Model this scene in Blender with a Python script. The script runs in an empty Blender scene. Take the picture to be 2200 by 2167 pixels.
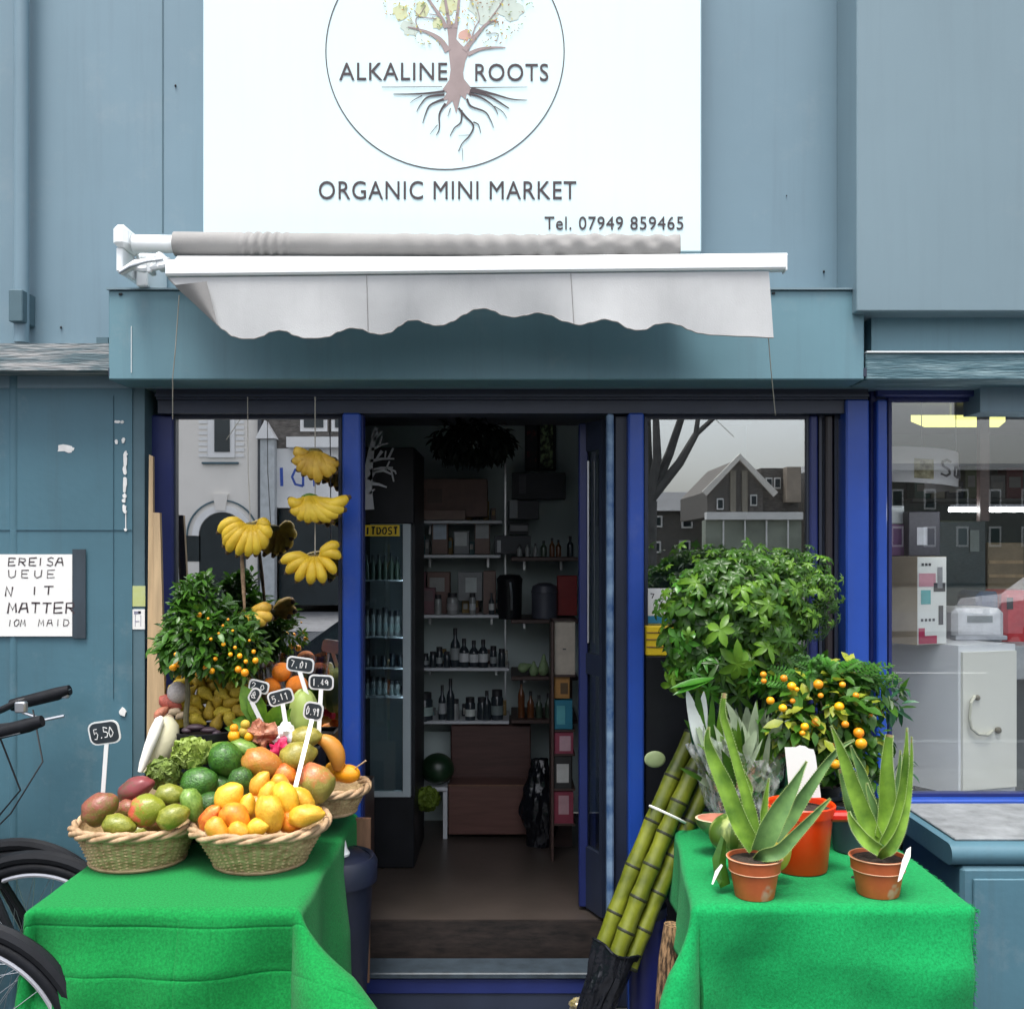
import bpy, math, random
from mathutils import Vector, Matrix, noise as mnoise
from math import sin, cos, pi, radians, sqrt, atan2
R = random.Random(7)
sc = bpy.context.scene
COL = sc.collection
# ------------------------------------------------------------------ camera, sky, sun, exposure
CAMY, CAMZ, F, CX, HY = -3.8, 1.7, 2200.0, 1100.0, 1180.0
cam = bpy.data.objects.new('camera', bpy.data.cameras.new('camera'))
COL.objects.link(cam)
cam.location = (0, CAMY, CAMZ); cam.rotation_euler = (pi/2, 0, 0)
cam.data.sensor_width = 36; cam.data.lens = 36; cam.data.shift_y = 97.0/2200.0
cam.data.clip_start = 0.05; cam.data.clip_end = 2000
sc.camera = cam
w = bpy.data.worlds.new('World'); sc.world = w; w.use_nodes = True
nt = w.node_tree; bg = nt.nodes['Background']
sky = nt.nodes.new('ShaderNodeTexSky'); sky.sky_type = 'NISHITA'; sky.sun_disc = False
SUN_EL, SUN_AZ = radians(71), radians(196)
sky.sun_elevation = SUN_EL; sky.sun_rotation = SUN_AZ; sky.air_density = 1.0; sky.dust_density = 4.0; sky.ozone_density = 1.0
hs = nt.nodes.new('ShaderNodeHueSaturation'); hs.inputs['Saturation'].default_value = 0.34
nt.links.new(sky.outputs[0], hs.inputs['Color']); nt.links.new(hs.outputs[0], bg.inputs[0])
bg.inputs[1].default_value = 0.135
sun = bpy.data.objects.new('sun', bpy.data.lights.new('sun', 'SUN')); COL.objects.link(sun)
sun.data.energy = 1.5; sun.data.angle = radians(22); sun.data.color = (1, .97, .92)
sd = Vector((sin(SUN_AZ)*cos(SUN_EL), cos(SUN_AZ)*cos(SUN_EL), sin(SUN_EL)))
sun.rotation_euler = sd.to_track_quat('Z', 'Y').to_euler()
sc.view_settings.view_transform = 'Standard'; sc.view_settings.look = 'None'
sc.view_settings.exposure = 1.25; sc.view_settings.gamma = 1
sc.cycles.max_bounces = 8; sc.cycles.diffuse_bounces = 4; sc.cycles.glossy_bounces = 4
sc.cycles.transparent_max_bounces = 16; sc.cycles.transmission_bounces = 6
sc.cycles.use_denoising = True
sc.cycles.sample_clamp_indirect = 8
sc.cycles.caustics_reflective = False; sc.cycles.caustics_refractive = False

# ------------------------------------------------------------------ helpers
def W(px, py, d):
    return Vector(((px-CX)*d/F, d+CAMY, CAMZ-(py-HY)*d/F))
def X(px, d): return (px-CX)*d/F
def Z(py, d): return CAMZ-(py-HY)*d/F
def Y(d): return d+CAMY

class MB:
    def __init__(s): s.v = []; s.f = []; s.m = []
    def add(s, vs, fs, mi=0):
        b = len(s.v); s.v.extend([Vector(p) for p in vs])
        for f in fs: s.f.append([b+i for i in f]); s.m.append(mi)
        return s
    def box(s, x0, x1, y0, y1, z0, z1, mi=0, rot=0, piv=None):
        if x0 > x1: x0, x1 = x1, x0
        if y0 > y1: y0, y1 = y1, y0
        if z0 > z1: z0, z1 = z1, z0
        vs = [Vector((x, y, z)) for z in (z0, z1) for y in (y0, y1) for x in (x0, x1)]
        if rot:
            c = Vector(piv) if piv else Vector(((x0+x1)/2, (y0+y1)/2, 0))
            m = Matrix.Rotation(rot, 3, 'Z')
            vs = [m @ (p-c) + c for p in vs]
        return s.add(vs, [(0,2,3,1),(4,5,7,6),(0,1,5,4),(2,6,7,3),(0,4,6,2),(1,3,7,5)], mi)
    def bbox(s, x0, x1, y0, y1, z0, z1, b=.004, mi=0):
        # box with chamfered edges
        if x0 > x1: x0, x1 = x1, x0
        if y0 > y1: y0, y1 = y1, y0
        if z0 > z1: z0, z1 = z1, z0
        b = min(b, (x1-x0)*.45, (y1-y0)*.45, (z1-z0)*.45)
        P = {}
        vs = []
        for ix in (0, 1):
            for iy in (0, 1):
                for iz in (0, 1):
                    cx, cy, cz = (x0, x1)[ix], (y0, y1)[iy], (z0, z1)[iz]
                    sx, sy, sz = (1, -1)[ix]*b, (1, -1)[iy]*b, (1, -1)[iz]*b
                    for ax in range(3):
                        p = [cx+sx, cy+sy, cz+sz]
                        p[ax] = (cx, cy, cz)[ax]
                        P[(ix, iy, iz, ax)] = len(vs); vs.append(p)
        fs = []
        def q(*k): return tuple(P[a] for a in k)
        for i in (0, 1):
            fs.append(q((i,0,0,0),(i,1,0,0),(i,1,1,0),(i,0,1,0))[::(1 if i else -1)])
            fs.append(q((0,i,0,1),(1,i,0,1),(1,i,1,1),(0,i,1,1))[::(-1 if i else 1)])
            fs.append(q((0,0,i,2),(1,0,i,2),(1,1,i,2),(0,1,i,2))[::(1 if i else -1)])
        for a in (0, 1):
            for c in (0, 1):
                fs.append(q((a,c,0,0),(a,c,1,0),(a,c,1,1),(a,c,0,1)))
                fs.append(q((a,0,c,0),(a,1,c,0),(a,1,c,2),(a,0,c,2)))
                fs.append(q((0,a,c,1),(1,a,c,1),(1,a,c,2),(0,a,c,2)))
                for e in (0, 1): fs.append(q((a,c,e,0),(a,c,e,1),(a,c,e,2)))
        return s.add(vs, fs, mi)
    def tube(s, pts, rad, n=8, mi=0, cap=True, flat=1.0, up=None):
        pts = [Vector(p) for p in pts]; k = len(pts)
        if not isinstance(rad, (list, tuple)): rad = [rad]*k
        vs = []; u = None
        for i in range(k):
            t = (pts[min(i+1, k-1)]-pts[max(i-1, 0)])
            if t.length < 1e-9: t = Vector((0,0,1))
            t.normalize()
            if u is None:
                u = Vector(up) if up else (Vector((0,0,1)) if abs(t.z) < .9 else Vector((0,1,0)))
            u = u - t*u.dot(t)
            if u.length < 1e-6: u = t.orthogonal()
            u.normalize(); b = t.cross(u)
            for j in range(n):
                a = 2*pi*j/n
                vs.append(pts[i]+(u*cos(a)*flat+b*sin(a))*rad[i])
        fs = [(i*n+j, i*n+(j+1)%n, (i+1)*n+(j+1)%n, (i+1)*n+j) for i in range(k-1) for j in range(n)]
        if cap: fs += [tuple(range(n))[::-1], tuple(range((k-1)*n, k*n))]
        return s.add(vs, fs, mi)
    def lathe(s, prof, c=(0,0,0), n=32, mi=0, cap=False, sx=1, sy=1, fn=None):
        c = Vector(c); vs = []
        for i, (r, z) in enumerate(prof):
            for j in range(n):
                a = 2*pi*j/n; rr = r
                if fn: rr = fn(i, j, r, a)
                vs.append(c+Vector((cos(a)*rr*sx, sin(a)*rr*sy, z)))
        k = len(prof)
        fs = [(i*n+j, i*n+(j+1)%n, (i+1)*n+(j+1)%n, (i+1)*n+j) for i in range(k-1) for j in range(n)]
        if cap: fs += [tuple(range(n))[::-1], tuple(range((k-1)*n, k*n))]
        return s.add(vs, fs, mi)
    def prism(s, poly, y0, y1, mi=0):
        # polygon of (x, z) extruded along y
        n = len(poly)
        vs = [(p[0], y0, p[1]) for p in poly]+[(p[0], y1, p[1]) for p in poly]
        fs = [tuple(range(n)), tuple(range(n, 2*n))[::-1]]+[(i, i+n, (i+1)%n+n, (i+1)%n) for i in range(n)]
        return s.add(vs, fs, mi)
    def grid(s, fn, nu, nv, mi=0):
        vs = [fn(i/nu, j/nv) for j in range(nv+1) for i in range(nu+1)]
        fs = [(j*(nu+1)+i, j*(nu+1)+i+1, (j+1)*(nu+1)+i+1, (j+1)*(nu+1)+i) for j in range(nv) for i in range(nu)]
        return s.add(vs, fs, mi)
    def sphere(s, c, rx, ry=None, rz=None, n=16, m=10, mi=0, fn=None):
        ry = ry or rx; rz = rz or rx; c = Vector(c); vs = [c+Vector((0,0,-rz))]
        for i in range(1, m):
            t = -pi/2+pi*i/m
            for j in range(n):
                a = 2*pi*j/n
                vs.append(c+Vector((cos(t)*cos(a)*rx, cos(t)*sin(a)*ry, sin(t)*rz)))
        vs.append(c+Vector((0,0,rz)))
        if fn: vs = [fn(p) for p in vs]
        fs = [(0, 1+(j+1)%n, 1+j) for j in range(n)]
        for i in range(m-2):
            fs += [(1+i*n+j, 1+i*n+(j+1)%n, 1+(i+1)*n+(j+1)%n, 1+(i+1)*n+j) for j in range(n)]
        l = len(vs)-1; b = 1+(m-2)*n
        fs += [(b+j, b+(j+1)%n, l) for j in range(n)]
        return s.add(vs, fs, mi)
    def torus(s, c, r, tr, n=48, k=8, ax='Y', mi=0):
        c = Vector(c); vs = []
        for i in range(n):
            a = 2*pi*i/n
            for j in range(k):
                b = 2*pi*j/k; q = r+tr*cos(b); h = tr*sin(b)
                p = {'Y': (cos(a)*q, h, sin(a)*q), 'Z': (cos(a)*q, sin(a)*q, h), 'X': (h, cos(a)*q, sin(a)*q)}[ax]
                vs.append(c+Vector(p))
        fs = [(i*k+j, ((i+1)%n)*k+j, ((i+1)%n)*k+(j+1)%k, i*k+(j+1)%k) for i in range(n) for j in range(k)]
        return s.add(vs, fs, mi)
    def ribbon(s, pts, w, nrm=(0,-1,0), t=.0015, mi=0):
        # flat stroke of given width lying in a plane with normal nrm, a little thick
        pts = [Vector(p) for p in pts]; n = Vector(nrm); k = len(pts); vs = []
        if not isinstance(w, (list, tuple)): w = [w]*k
        for i in range(k):
            tt = pts[min(i+1, k-1)]-pts[max(i-1, 0)]
            b = tt.cross(n)
            b = b.normalized() if b.length > 1e-9 else Vector((1,0,0))
            for o in (-1, 1): vs.append(pts[i]+b*o*w[i]/2+n*t)
            for o in (1, -1): vs.append(pts[i]+b*o*w[i]/2)
        fs = [(i*4+j, i*4+(j+1)%4, (i+1)*4+(j+1)%4, (i+1)*4+j) for i in range(k-1) for j in range(4)]
        fs += [(0,3,2,1), tuple((k-1)*4+j for j in range(4))]
        return s.add(vs, fs, mi)
    def leaf(s, p, d, up, L, Wd, curl=.2, fold=.25, mi=0, st=4):
        p = Vector(p); d = Vector(d).normalized(); up = Vector(up)
        b = d.cross(up)
        if b.length < 1e-4: b = d.orthogonal()
        b.normalize(); u = b.cross(d)
        prof = {3: (.25, 1, 0), 4: (.15, .95, .75, 0), 5: (.12, .8, 1, .7, 0)}[st]
        vs = []; q = p.copy(); dd = d.copy(); uu = u.copy()
        for i in range(st):
            hw = prof[i]*Wd/2
            vs += [q-b*hw+uu*fold*hw, q.copy(), q+b*hw+uu*fold*hw]
            m = Matrix.Rotation(-curl, 3, b); dd = m @ dd; uu = m @ uu
            q = q+dd*L/(st-1)
        fs = []
        for i in range(st-1):
            a = i*3
            fs += [(a, a+1, a+4, a+3), (a+1, a+2, a+5, a+4)]
        return s.add(vs, fs, mi)
    def mesh(s, name, smooth=False, off=None, ang=None):
        me = bpy.data.meshes.new(name)
        o = off or Vector((0,0,0))
        me.from_pydata([tuple(p-o) for p in s.v], [], s.f)
        me.polygons.foreach_set('material_index', s.m)
        if smooth: me.polygons.foreach_set('use_smooth', [True]*len(s.f))
        me.validate(); me.update()
        if smooth and ang:
            try: me.set_sharp_from_angle(angle=ang)
            except Exception: pass
        return me

ORG = {}
def tag(o, label=None, cat=None, group=None, kind=None):
    if label: o['label'] = label
    if cat: o['category'] = cat
    if group: o['group'] = group
    if kind: o['kind'] = kind
    return o
def thing(name, label, cat, loc=(0,0,0), group=None):
    o = bpy.data.objects.new(name, None); COL.objects.link(o); o.location = loc
    o.empty_display_size = .05
    ORG[o] = Vector(loc)
    return tag(o, label, cat, group)
def part(name, mb, mats, parent, smooth=False, label=None, ang=radians(40)):
    org = ORG[parent]
    o = bpy.data.objects.new(name, mb.mesh(name, smooth, org, ang)); COL.objects.link(o)
    for m in (mats if isinstance(mats, (list, tuple)) else [mats]): o.data.materials.append(m)
    o.parent = parent; ORG[o] = org
    if label: o['label'] = label
    return o
def solo(name, mb, mats, label=None, cat=None, group=None, kind=None, smooth=False, ang=radians(40)):
    xs = [p.x for p in mb.v]; ys = [p.y for p in mb.v]; zs = [p.z for p in mb.v]
    org = Vector(((min(xs)+max(xs))/2, (min(ys)+max(ys))/2, min(zs)))
    o = bpy.data.objects.new(name, mb.mesh(name, smooth, org, ang)); COL.objects.link(o)
    for m in (mats if isinstance(mats, (list, tuple)) else [mats]): o.data.materials.append(m)
    o.location = org; ORG[o] = org
    return tag(o, label, cat, group, kind)
def copy_tree(o, parent=None):
    c = o.copy(); COL.objects.link(c)
    if parent: c.parent = parent
    for ch in list(o.children): copy_tree(ch, c)
    return c

# ------------------------------------------------------------------ materials
def lin(r, g, b):
    f = lambda c: ((c/255+.055)/1.055)**2.4 if c > 10 else c/255/12.92
    return (f(r), f(g), f(b))
def M(name, col, rough=.5, var=.12, scale=6, bump=0, bscale=80, metal=0, spec=.5, rand=0, coat=0,
      col2=None, thr=None, axis=None, stretch=None, detail=4, sheen=0, sss=0, huer=0, spots=None, streak=0):
    m = bpy.data.materials.new(name); m.use_nodes = True
    t = m.node_tree; N = t.nodes; L = t.links; bs = N['Principled BSDF']
    tc = N.new('ShaderNodeTexCoord'); src = tc.outputs['Object']
    if stretch:
        mp = N.new('ShaderNodeMapping'); mp.inputs['Scale'].default_value = stretch
        L.new(src, mp.inputs[0]); vec = mp.outputs[0]
    else: vec = src
    nz = N.new('ShaderNodeTexNoise'); nz.inputs['Scale'].default_value = scale; nz.inputs['Detail'].default_value = detail
    nz.inputs['Roughness'].default_value = .6
    L.new(vec, nz.inputs['Vector'])
    a = tuple(max(0, c*(1-var)) for c in col)+(1,)
    b = (tuple(col2) if col2 else tuple(min(1, c*(1+var)) for c in col))+(1,)
    cr = N.new('ShaderNodeValToRGB'); e = cr.color_ramp.elements
    lo, hi = thr or (.32, .68)
    e[0].position = lo; e[0].color = a; e[1].position = hi; e[1].color = b
    fac = nz.outputs['Fac']
    if axis:   # gradient along an object axis plus noise: the real colouring of a fruit's skin
        sp = N.new('ShaderNodeSeparateXYZ'); L.new(src, sp.inputs[0])
        ad = N.new('ShaderNodeMath'); ad.operation = 'MULTIPLY_ADD'
        L.new(sp.outputs['XYZ'.index(axis[0])], ad.inputs[0]); ad.inputs[1].default_value = axis[1]
        L.new(nz.outputs['Fac'], ad.inputs[2]); fac = ad.outputs[0]
    L.new(fac, cr.inputs[0]); out = cr.outputs[0]
    if spots:
        n2 = N.new('ShaderNodeTexNoise'); n2.inputs['Scale'].default_value = spots[1]; n2.inputs['Detail'].default_value = 3
        L.new(src, n2.inputs['Vector'])
        r2 = N.new('ShaderNodeValToRGB'); r2.color_ramp.elements[0].position = spots[2]; r2.color_ramp.elements[1].position = spots[2]+.05
        L.new(n2.outputs['Fac'], r2.inputs[0])
        mx = N.new('ShaderNodeMixRGB'); mx.inputs[2].default_value = tuple(spots[0])+(1,)
        L.new(r2.outputs[0], mx.inputs[0]); L.new(out, mx.inputs[1]); out = mx.outputs[0]
    if streak:   # rain streaks and grime: vertical stains with a shape of their own
        mp2 = N.new('ShaderNodeMapping'); mp2.inputs['Scale'].default_value = (9,9,.45); L.new(src, mp2.inputs[0])
        n4 = N.new('ShaderNodeTexNoise'); n4.inputs['Scale'].default_value = 2.2; n4.inputs['Detail'].default_value = 7; n4.inputs['Roughness'].default_value = .68; L.new(mp2.outputs[0], n4.inputs['Vector'])
        r4 = N.new('ShaderNodeValToRGB'); r4.color_ramp.elements[0].position = .50; r4.color_ramp.elements[0].color = (0,0,0,1); r4.color_ramp.elements[1].position = .78; r4.color_ramp.elements[1].color = (streak,)*3+(1,)
        L.new(n4.outputs['Fac'], r4.inputs[0])
        n5 = N.new('ShaderNodeTexNoise'); n5.inputs['Scale'].default_value = 3.1; n5.inputs['Detail'].default_value = 8; n5.inputs['Roughness'].default_value = .75; L.new(src, n5.inputs['Vector'])
        r5 = N.new('ShaderNodeValToRGB'); r5.color_ramp.elements[0].position = .56; r5.color_ramp.elements[0].color = (0,0,0,1); r5.color_ramp.elements[1].position = .74; r5.color_ramp.elements[1].color = (streak*.8,)*3+(1,)
        L.new(n5.outputs['Fac'], r5.inputs[0])
        m4 = N.new('ShaderNodeMixRGB'); m4.inputs[2].default_value = (.05,.055,.055,1); L.new(r4.outputs[0], m4.inputs[0]); L.new(out, m4.inputs[1])
        m5 = N.new('ShaderNodeMixRGB'); m5.inputs[2].default_value = (.42,.43,.42,1); L.new(r5.outputs[0], m5.inputs[0]); L.new(m4.outputs[0], m5.inputs[1]); out = m5.outputs[0]
    if rand or huer:
        oi = N.new('ShaderNodeObjectInfo'); hv = N.new('ShaderNodeHueSaturation')
        if rand:
            mr = N.new('ShaderNodeMapRange'); mr.inputs[3].default_value = 1-rand; mr.inputs[4].default_value = 1+rand
            L.new(oi.outputs['Random'], mr.inputs[0]); L.new(mr.outputs[0], hv.inputs['Value'])
        if huer:
            mr = N.new('ShaderNodeMapRange'); mr.inputs[3].default_value = .5-huer; mr.inputs[4].default_value = .5+huer
            L.new(oi.outputs['Random'], mr.inputs[0]); L.new(mr.outputs[0], hv.inputs['Hue'])
        L.new(out, hv.inputs['Color']); out = hv.outputs[0]
    L.new(out, bs.inputs['Base Color'])
    bs.inputs['Roughness'].default_value = rough; bs.inputs['Metallic'].default_value = metal
    bs.inputs['Specular IOR Level'].default_value = spec
    if coat: bs.inputs['Coat Weight'].default_value = coat; bs.inputs['Coat Roughness'].default_value = .15
    if sheen: bs.inputs['Sheen Weight'].default_value = sheen
    if sss:
        bs.inputs['Subsurface Weight'].default_value = sss; bs.inputs['Subsurface Radius'].default_value = (.01, .006, .003)
        bs.inputs['Subsurface Scale'].default_value = .5
    if bump:
        n3 = N.new('ShaderNodeTexNoise'); n3.inputs['Scale'].default_value = bscale; n3.inputs['Detail'].default_value = 5
        L.new(vec, n3.inputs['Vector'])
        bp = N.new('ShaderNodeBump'); bp.inputs['Strength'].default_value = bump; bp.inputs['Distance'].default_value = .01
        L.new(n3.outputs['Fac'], bp.inputs['Height']); L.new(bp.outputs[0], bs.inputs['Normal'])
    return m
def leafmat(name, col, var=.4, rough=.4, trans=.3, scale=9, col2=None):
    m = M(name, col, rough, var, scale, col2=col2, spec=.4)
    t = m.node_tree; N = t.nodes; L = t.links; bs = N['Principled BSDF']
    tr = N.new('ShaderNodeBsdfTranslucent'); mx = N.new('ShaderNodeMixShader'); mx.inputs[0].default_value = trans
    src = bs.inputs['Base Color'].links[0].from_socket
    L.new(src, tr.inputs[0]); L.new(bs.outputs[0], mx.inputs[1]); L.new(tr.outputs[0], mx.inputs[2])
    L.new(mx.outputs[0], N['Material Output'].inputs[0])
    return m
def glassmat(name, tint=(.9,.95,.95), refl=.3, rough=0.0, rcol=(1,1,1)):
    m = bpy.data.materials.new(name); m.use_nodes = True
    t = m.node_tree; N = t.nodes; L = t.links; N.remove(N['Principled BSDF'])
    a = N.new('ShaderNodeBsdfTransparent'); a.inputs[0].default_value = tuple(tint)+(1,)
    g = N.new('ShaderNodeBsdfGlossy'); g.inputs['Roughness'].default_value = rough; g.inputs[0].default_value = tuple(rcol)+(1,)
    mx = N.new('ShaderNodeMixShader')
    lw = N.new('ShaderNodeLayerWeight'); lw.inputs[0].default_value = .5
    pw = N.new('ShaderNodeMath'); pw.operation = 'POWER'; pw.inputs[1].default_value = 4; L.new(lw.outputs['Facing'], pw.inputs[0])
    mr = N.new('ShaderNodeMapRange'); mr.inputs[3].default_value = refl; mr.inputs[4].default_value = 1
    L.new(pw.outputs[0], mr.inputs[0]); L.new(mr.outputs[0], mx.inputs[0])
    L.new(a.outputs[0], mx.inputs[1]); L.new(g.outputs[0], mx.inputs[2]); L.new(mx.outputs[0], N['Material Output'].inputs[0])
    return m
def emat(name, col, s):
    m = bpy.data.materials.new(name); m.use_nodes = True
    b = m.node_tree.nodes['Principled BSDF']; b.inputs['Base Color'].default_value = tuple(col)+(1,)
    b.inputs['Emission Color'].default_value = tuple(col)+(1,); b.inputs['Emission Strength'].default_value = s
    return m

m_panel = M('panel_paint', (.158,.245,.30), .40, .05, 1.3, bump=.04, bscale=25, streak=.15)
m_panel2 = M('grey_panel_paint', (.165,.24,.28), .38, .05, 1.0, bump=.03, bscale=20, streak=.09)
m_teal = M('teal_paint', (.06,.145,.19), .5, .10, 2.2, bump=.08, bscale=40, streak=.22)
m_tealdk = M('grey_teal_paint', (.07,.13,.16), .6, .15, 3, bump=.08, bscale=40)
m_fascia = M('fascia_paint', (.125,.245,.295), .45, .06, 1.6, bump=.04, bscale=30, streak=.2)
m_peel = M('weathered_wood', (.12,.19,.22), .75, .3, 5, bump=.6, bscale=14, stretch=(1,6,9), col2=(.33,.33,.33), thr=(.42,.62))
m_peel2 = M('flaking_teal_paint', (.09,.19,.23), .7, .25, 6, bump=.7, bscale=18, stretch=(1,5,8), col2=(.2,.3,.33), thr=(.45,.7))
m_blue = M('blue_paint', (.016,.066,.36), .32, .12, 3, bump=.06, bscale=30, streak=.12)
m_bluedk = M('dark_and_shaded_blue', (.012,.022,.12), .4, .2, 3, bump=.05, bscale=30)
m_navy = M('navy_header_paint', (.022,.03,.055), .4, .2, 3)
m_black = M('black_plastic', (.008,.009,.012), .45, .3, 8, spec=.3)
m_blackg = M('glossy_black_bag', (.008,.009,.013), .16, .2, 8, bump=.9, bscale=14)
m_white = M('white_metal', (.84,.87,.88), .35, .03, 3)
m_sign = M('white_sign_board', (.66,.83,.86), .35, .015, 1.5, streak=.03)
m_ink = M('dark_sign_lettering', (.045,.03,.035), .5, .1, 20)
m_trunkink = M('brown_sign_print', (.30,.235,.23), .5, .1, 12)
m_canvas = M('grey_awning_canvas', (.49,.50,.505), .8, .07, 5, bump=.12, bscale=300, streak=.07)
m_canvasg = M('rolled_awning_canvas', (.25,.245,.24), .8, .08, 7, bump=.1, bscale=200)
m_string = M('string', (.45,.42,.36), .8, .1, 30)
m_alu = M('aluminium', (.55,.57,.6), .3, .08, 10, metal=.9)
m_glass = glassmat('shop_window_glass', (.55,.63,.66), .82)
m_glass_r = glassmat('right_window_glass', (.62,.70,.72), .36)
m_glass_n = glassmat('next_door_window_glass', (.96,.98,.98), .09)
m_glass_d = glassmat('door_glass', (.7,.75,.78), .10)
m_fridgeglass = glassmat('fridge_door_glass', (.55,.62,.66), .09, .02)
m_plastic_clear = glassmat('clear_wrap', (.95,.97,.97), .10, .12)
def _film(m):
    t = m.node_tree; N = t.nodes; L = t.links; o = N['Material Output']; a = o.inputs[0].links[0].from_socket
    d = N.new('ShaderNodeBsdfTranslucent'); d2 = N.new('ShaderNodeBsdfDiffuse'); mx = N.new('ShaderNodeMixShader'); mx.inputs[0].default_value = .6
    d.inputs[0].default_value = d2.inputs[0].default_value = (.85,.88,.87,1)
    L.new(d.outputs[0], mx.inputs[1]); L.new(d2.outputs[0], mx.inputs[2])
    tc = N.new('ShaderNodeTexCoord'); nz = N.new('ShaderNodeTexNoise'); nz.inputs['Scale'].default_value = 26; nz.inputs['Detail'].default_value = 6
    mp = N.new('ShaderNodeMapping'); mp.inputs['Scale'].default_value = (1.6,1.6,.7); L.new(tc.outputs['Object'], mp.inputs[0]); L.new(mp.outputs[0], nz.inputs['Vector'])
    cr = N.new('ShaderNodeValToRGB'); cr.color_ramp.elements[0].position = .48; cr.color_ramp.elements[0].color = (.06,.06,.06,1); cr.color_ramp.elements[1].position = .66; cr.color_ramp.elements[1].color = (.62,.62,.62,1)  # white noise streaks paint highlights into the clear film
    L.new(nz.outputs['Fac'], cr.inputs[0])
    m2 = N.new('ShaderNodeMixShader'); L.new(cr.outputs[0], m2.inputs[0]); L.new(a, m2.inputs[1]); L.new(mx.outputs[0], m2.inputs[2]); L.new(m2.outputs[0], o.inputs[0])
_film(m_plastic_clear)
m_green = M('green_felt_cloth', (.006,.205,.044), .95, .25, 150, bump=.35, bscale=700, sheen=.06, spec=.15)
m_green2 = M('emerald_felt_cloth', (.006,.255,.070), .95, .25, 150, bump=.35, bscale=700, sheen=.06, spec=.15)
m_wood = M('raw_timber', (.46,.33,.19), .6, .18, 5, stretch=(9,9,.7), bump=.15, bscale=9)
m_brown = M('brown_board', (.20,.105,.06), .55, .25, 5, stretch=(8,8,.8), bump=.1, bscale=12)
m_darkwood = M('dark_wood', (.07,.04,.035), .5, .25, 5, stretch=(1,1,6))
m_wicker = M('wicker', (.60,.36,.16), .65, .45, 26, bump=.4, bscale=110, col2=(.66,.50,.27), stretch=(1,1,3))
m_wickerrim = M('wicker_rim', (.40,.25,.13), .6, .3, 18, bump=.3, bscale=90, col2=(.58,.40,.24))
m_terra = M('terracotta_plastic', (.43,.095,.025), .5, .18, 8, bump=.06, bscale=50, spots=((.45,.28,.18),11,.62))
m_bucket = M('orange_plastic', (.85,.05,.003), .35, .08, 6)
m_red = M('red_plastic', (.6,.02,.012), .35, .1, 6)
m_soil = M('potting_soil', (.03,.02,.013), .95, .5, 50, bump=1, bscale=90)
m_white_paper = M('white_paper', (.78,.78,.76), .7, .03, 5)
m_yellow = M('yellow_plastic', (.78,.55,.02), .5, .1, 8)
m_floor = M('shop_floor_vinyl', (.062,.05,.043), .35, .25, 3, bump=.05, bscale=20)
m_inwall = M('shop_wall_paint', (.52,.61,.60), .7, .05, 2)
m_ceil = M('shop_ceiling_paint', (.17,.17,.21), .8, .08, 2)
m_stone = M('grey_stone', (.20,.215,.225), .8, .3, 9, bump=.35, bscale=60)
m_card = M('cardboard', (.42,.33,.24), .75, .12, 6)
m_tyre = M('tyre_rubber', (.007,.008,.011), .6, .3, 20, spec=.2, bump=.1)
m_rim = M('wheel_rim', (.62,.62,.66), .3, .05, 10, metal=.6)
m_steel = M('steel', (.4,.42,.45), .35, .1, 10, metal=.8)
# ------------------------------------------------------------------ ground, road
def slab(name, x0, x1, y0, y1, z0, z1, mat):
    return solo(name, MB().box(x0, x1, y0, y1, z0, z1), mat, kind='structure')
slab('ground', -400, 400, -400, 120, -.5, -.13, M('earth', (.1,.1,.09), .9, .2, .1))
m_asph = M('asphalt', (.055,.056,.06), .85, .3, 30, bump=.3, bscale=200)
m_pave = M('paving', (.10,.105,.115), .75, .3, 5, bump=.3, bscale=60)
slab('road', -200, 200, -17.5, -5.31, -.3, -.12, m_asph)
slab('pavement', -200, 200, -5.15, .6, -.3, 0, m_pave)
slab('kerb', -200, 200, -5.3, -5.152, -.3, .004, m_stone)
slab('far_pavement', -200, 200, -24.2, -17.5, -.3, 0, m_pave)
mb = MB()
for i in range(-12, 13): mb.box(i*6-1, i*6+1, -11.3, -11.2, -.119, -.115)
solo('road_marking', mb, m_white_paper, kind='structure')

# ------------------------------------------------------------------ the shop building
shop = thing('shop_building', 'blue grey shop front with white sign board, awning and open doorway', 'shop', (0, .1, 0))
# upper wall
up = part('upper_wall', MB().box(-4.5, 1.70, Y(3.72), Y(3.86), Z(833, 3.72), 5.2), m_panel, shop)
mb = MB()
mb.box(X(349,3.716)-.0015, X(349,3.716)+.0015, Y(3.716), Y(3.72), Z(500,3.72), 4.2)
part('panel_seam', mb, m_tealdk, up)
mb = MB()
for (px, py, r) in ((377,184,.004),(1770,583,.004),(131,703,.004),(1690,420,.002)):
    mb.sphere(W(px, py, 3.716), r, .003, r*1.3, 8, 6)
part('screw_hole', mb, m_black, up, True)
# fascia box
fa = part('fascia', MB().bbox(X(233,3.55), X(1857,3.55), Y(3.55), Y(3.7195), Z(815,3.55), Z(623,3.55), .004), m_fascia, shop)
mb = MB().box(X(282,3.547)-.001, X(282,3.547)+.001, Y(3.547), Y(3.55), Z(800,3.547), Z(700,3.547))
part('paint_drip', mb, m_white, fa)
mb = MB()
for px, py in ((258,631),(1838,636),(1662,629)): mb.box(X(px,3.545)-.005, X(px,3.545)+.006, Y(3.545), Y(3.55), Z(py+2,3.545), Z(py-2,3.545))
part('screw', mb, m_black, fa)
mb = MB().box(X(233,3.55)-.004, X(1857,3.55)+.004, Y(3.54), Y(3.7), Z(623,3.55), Z(623,3.55)+.006)
part('drip_edge', mb, m_panel2, fa)
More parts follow.
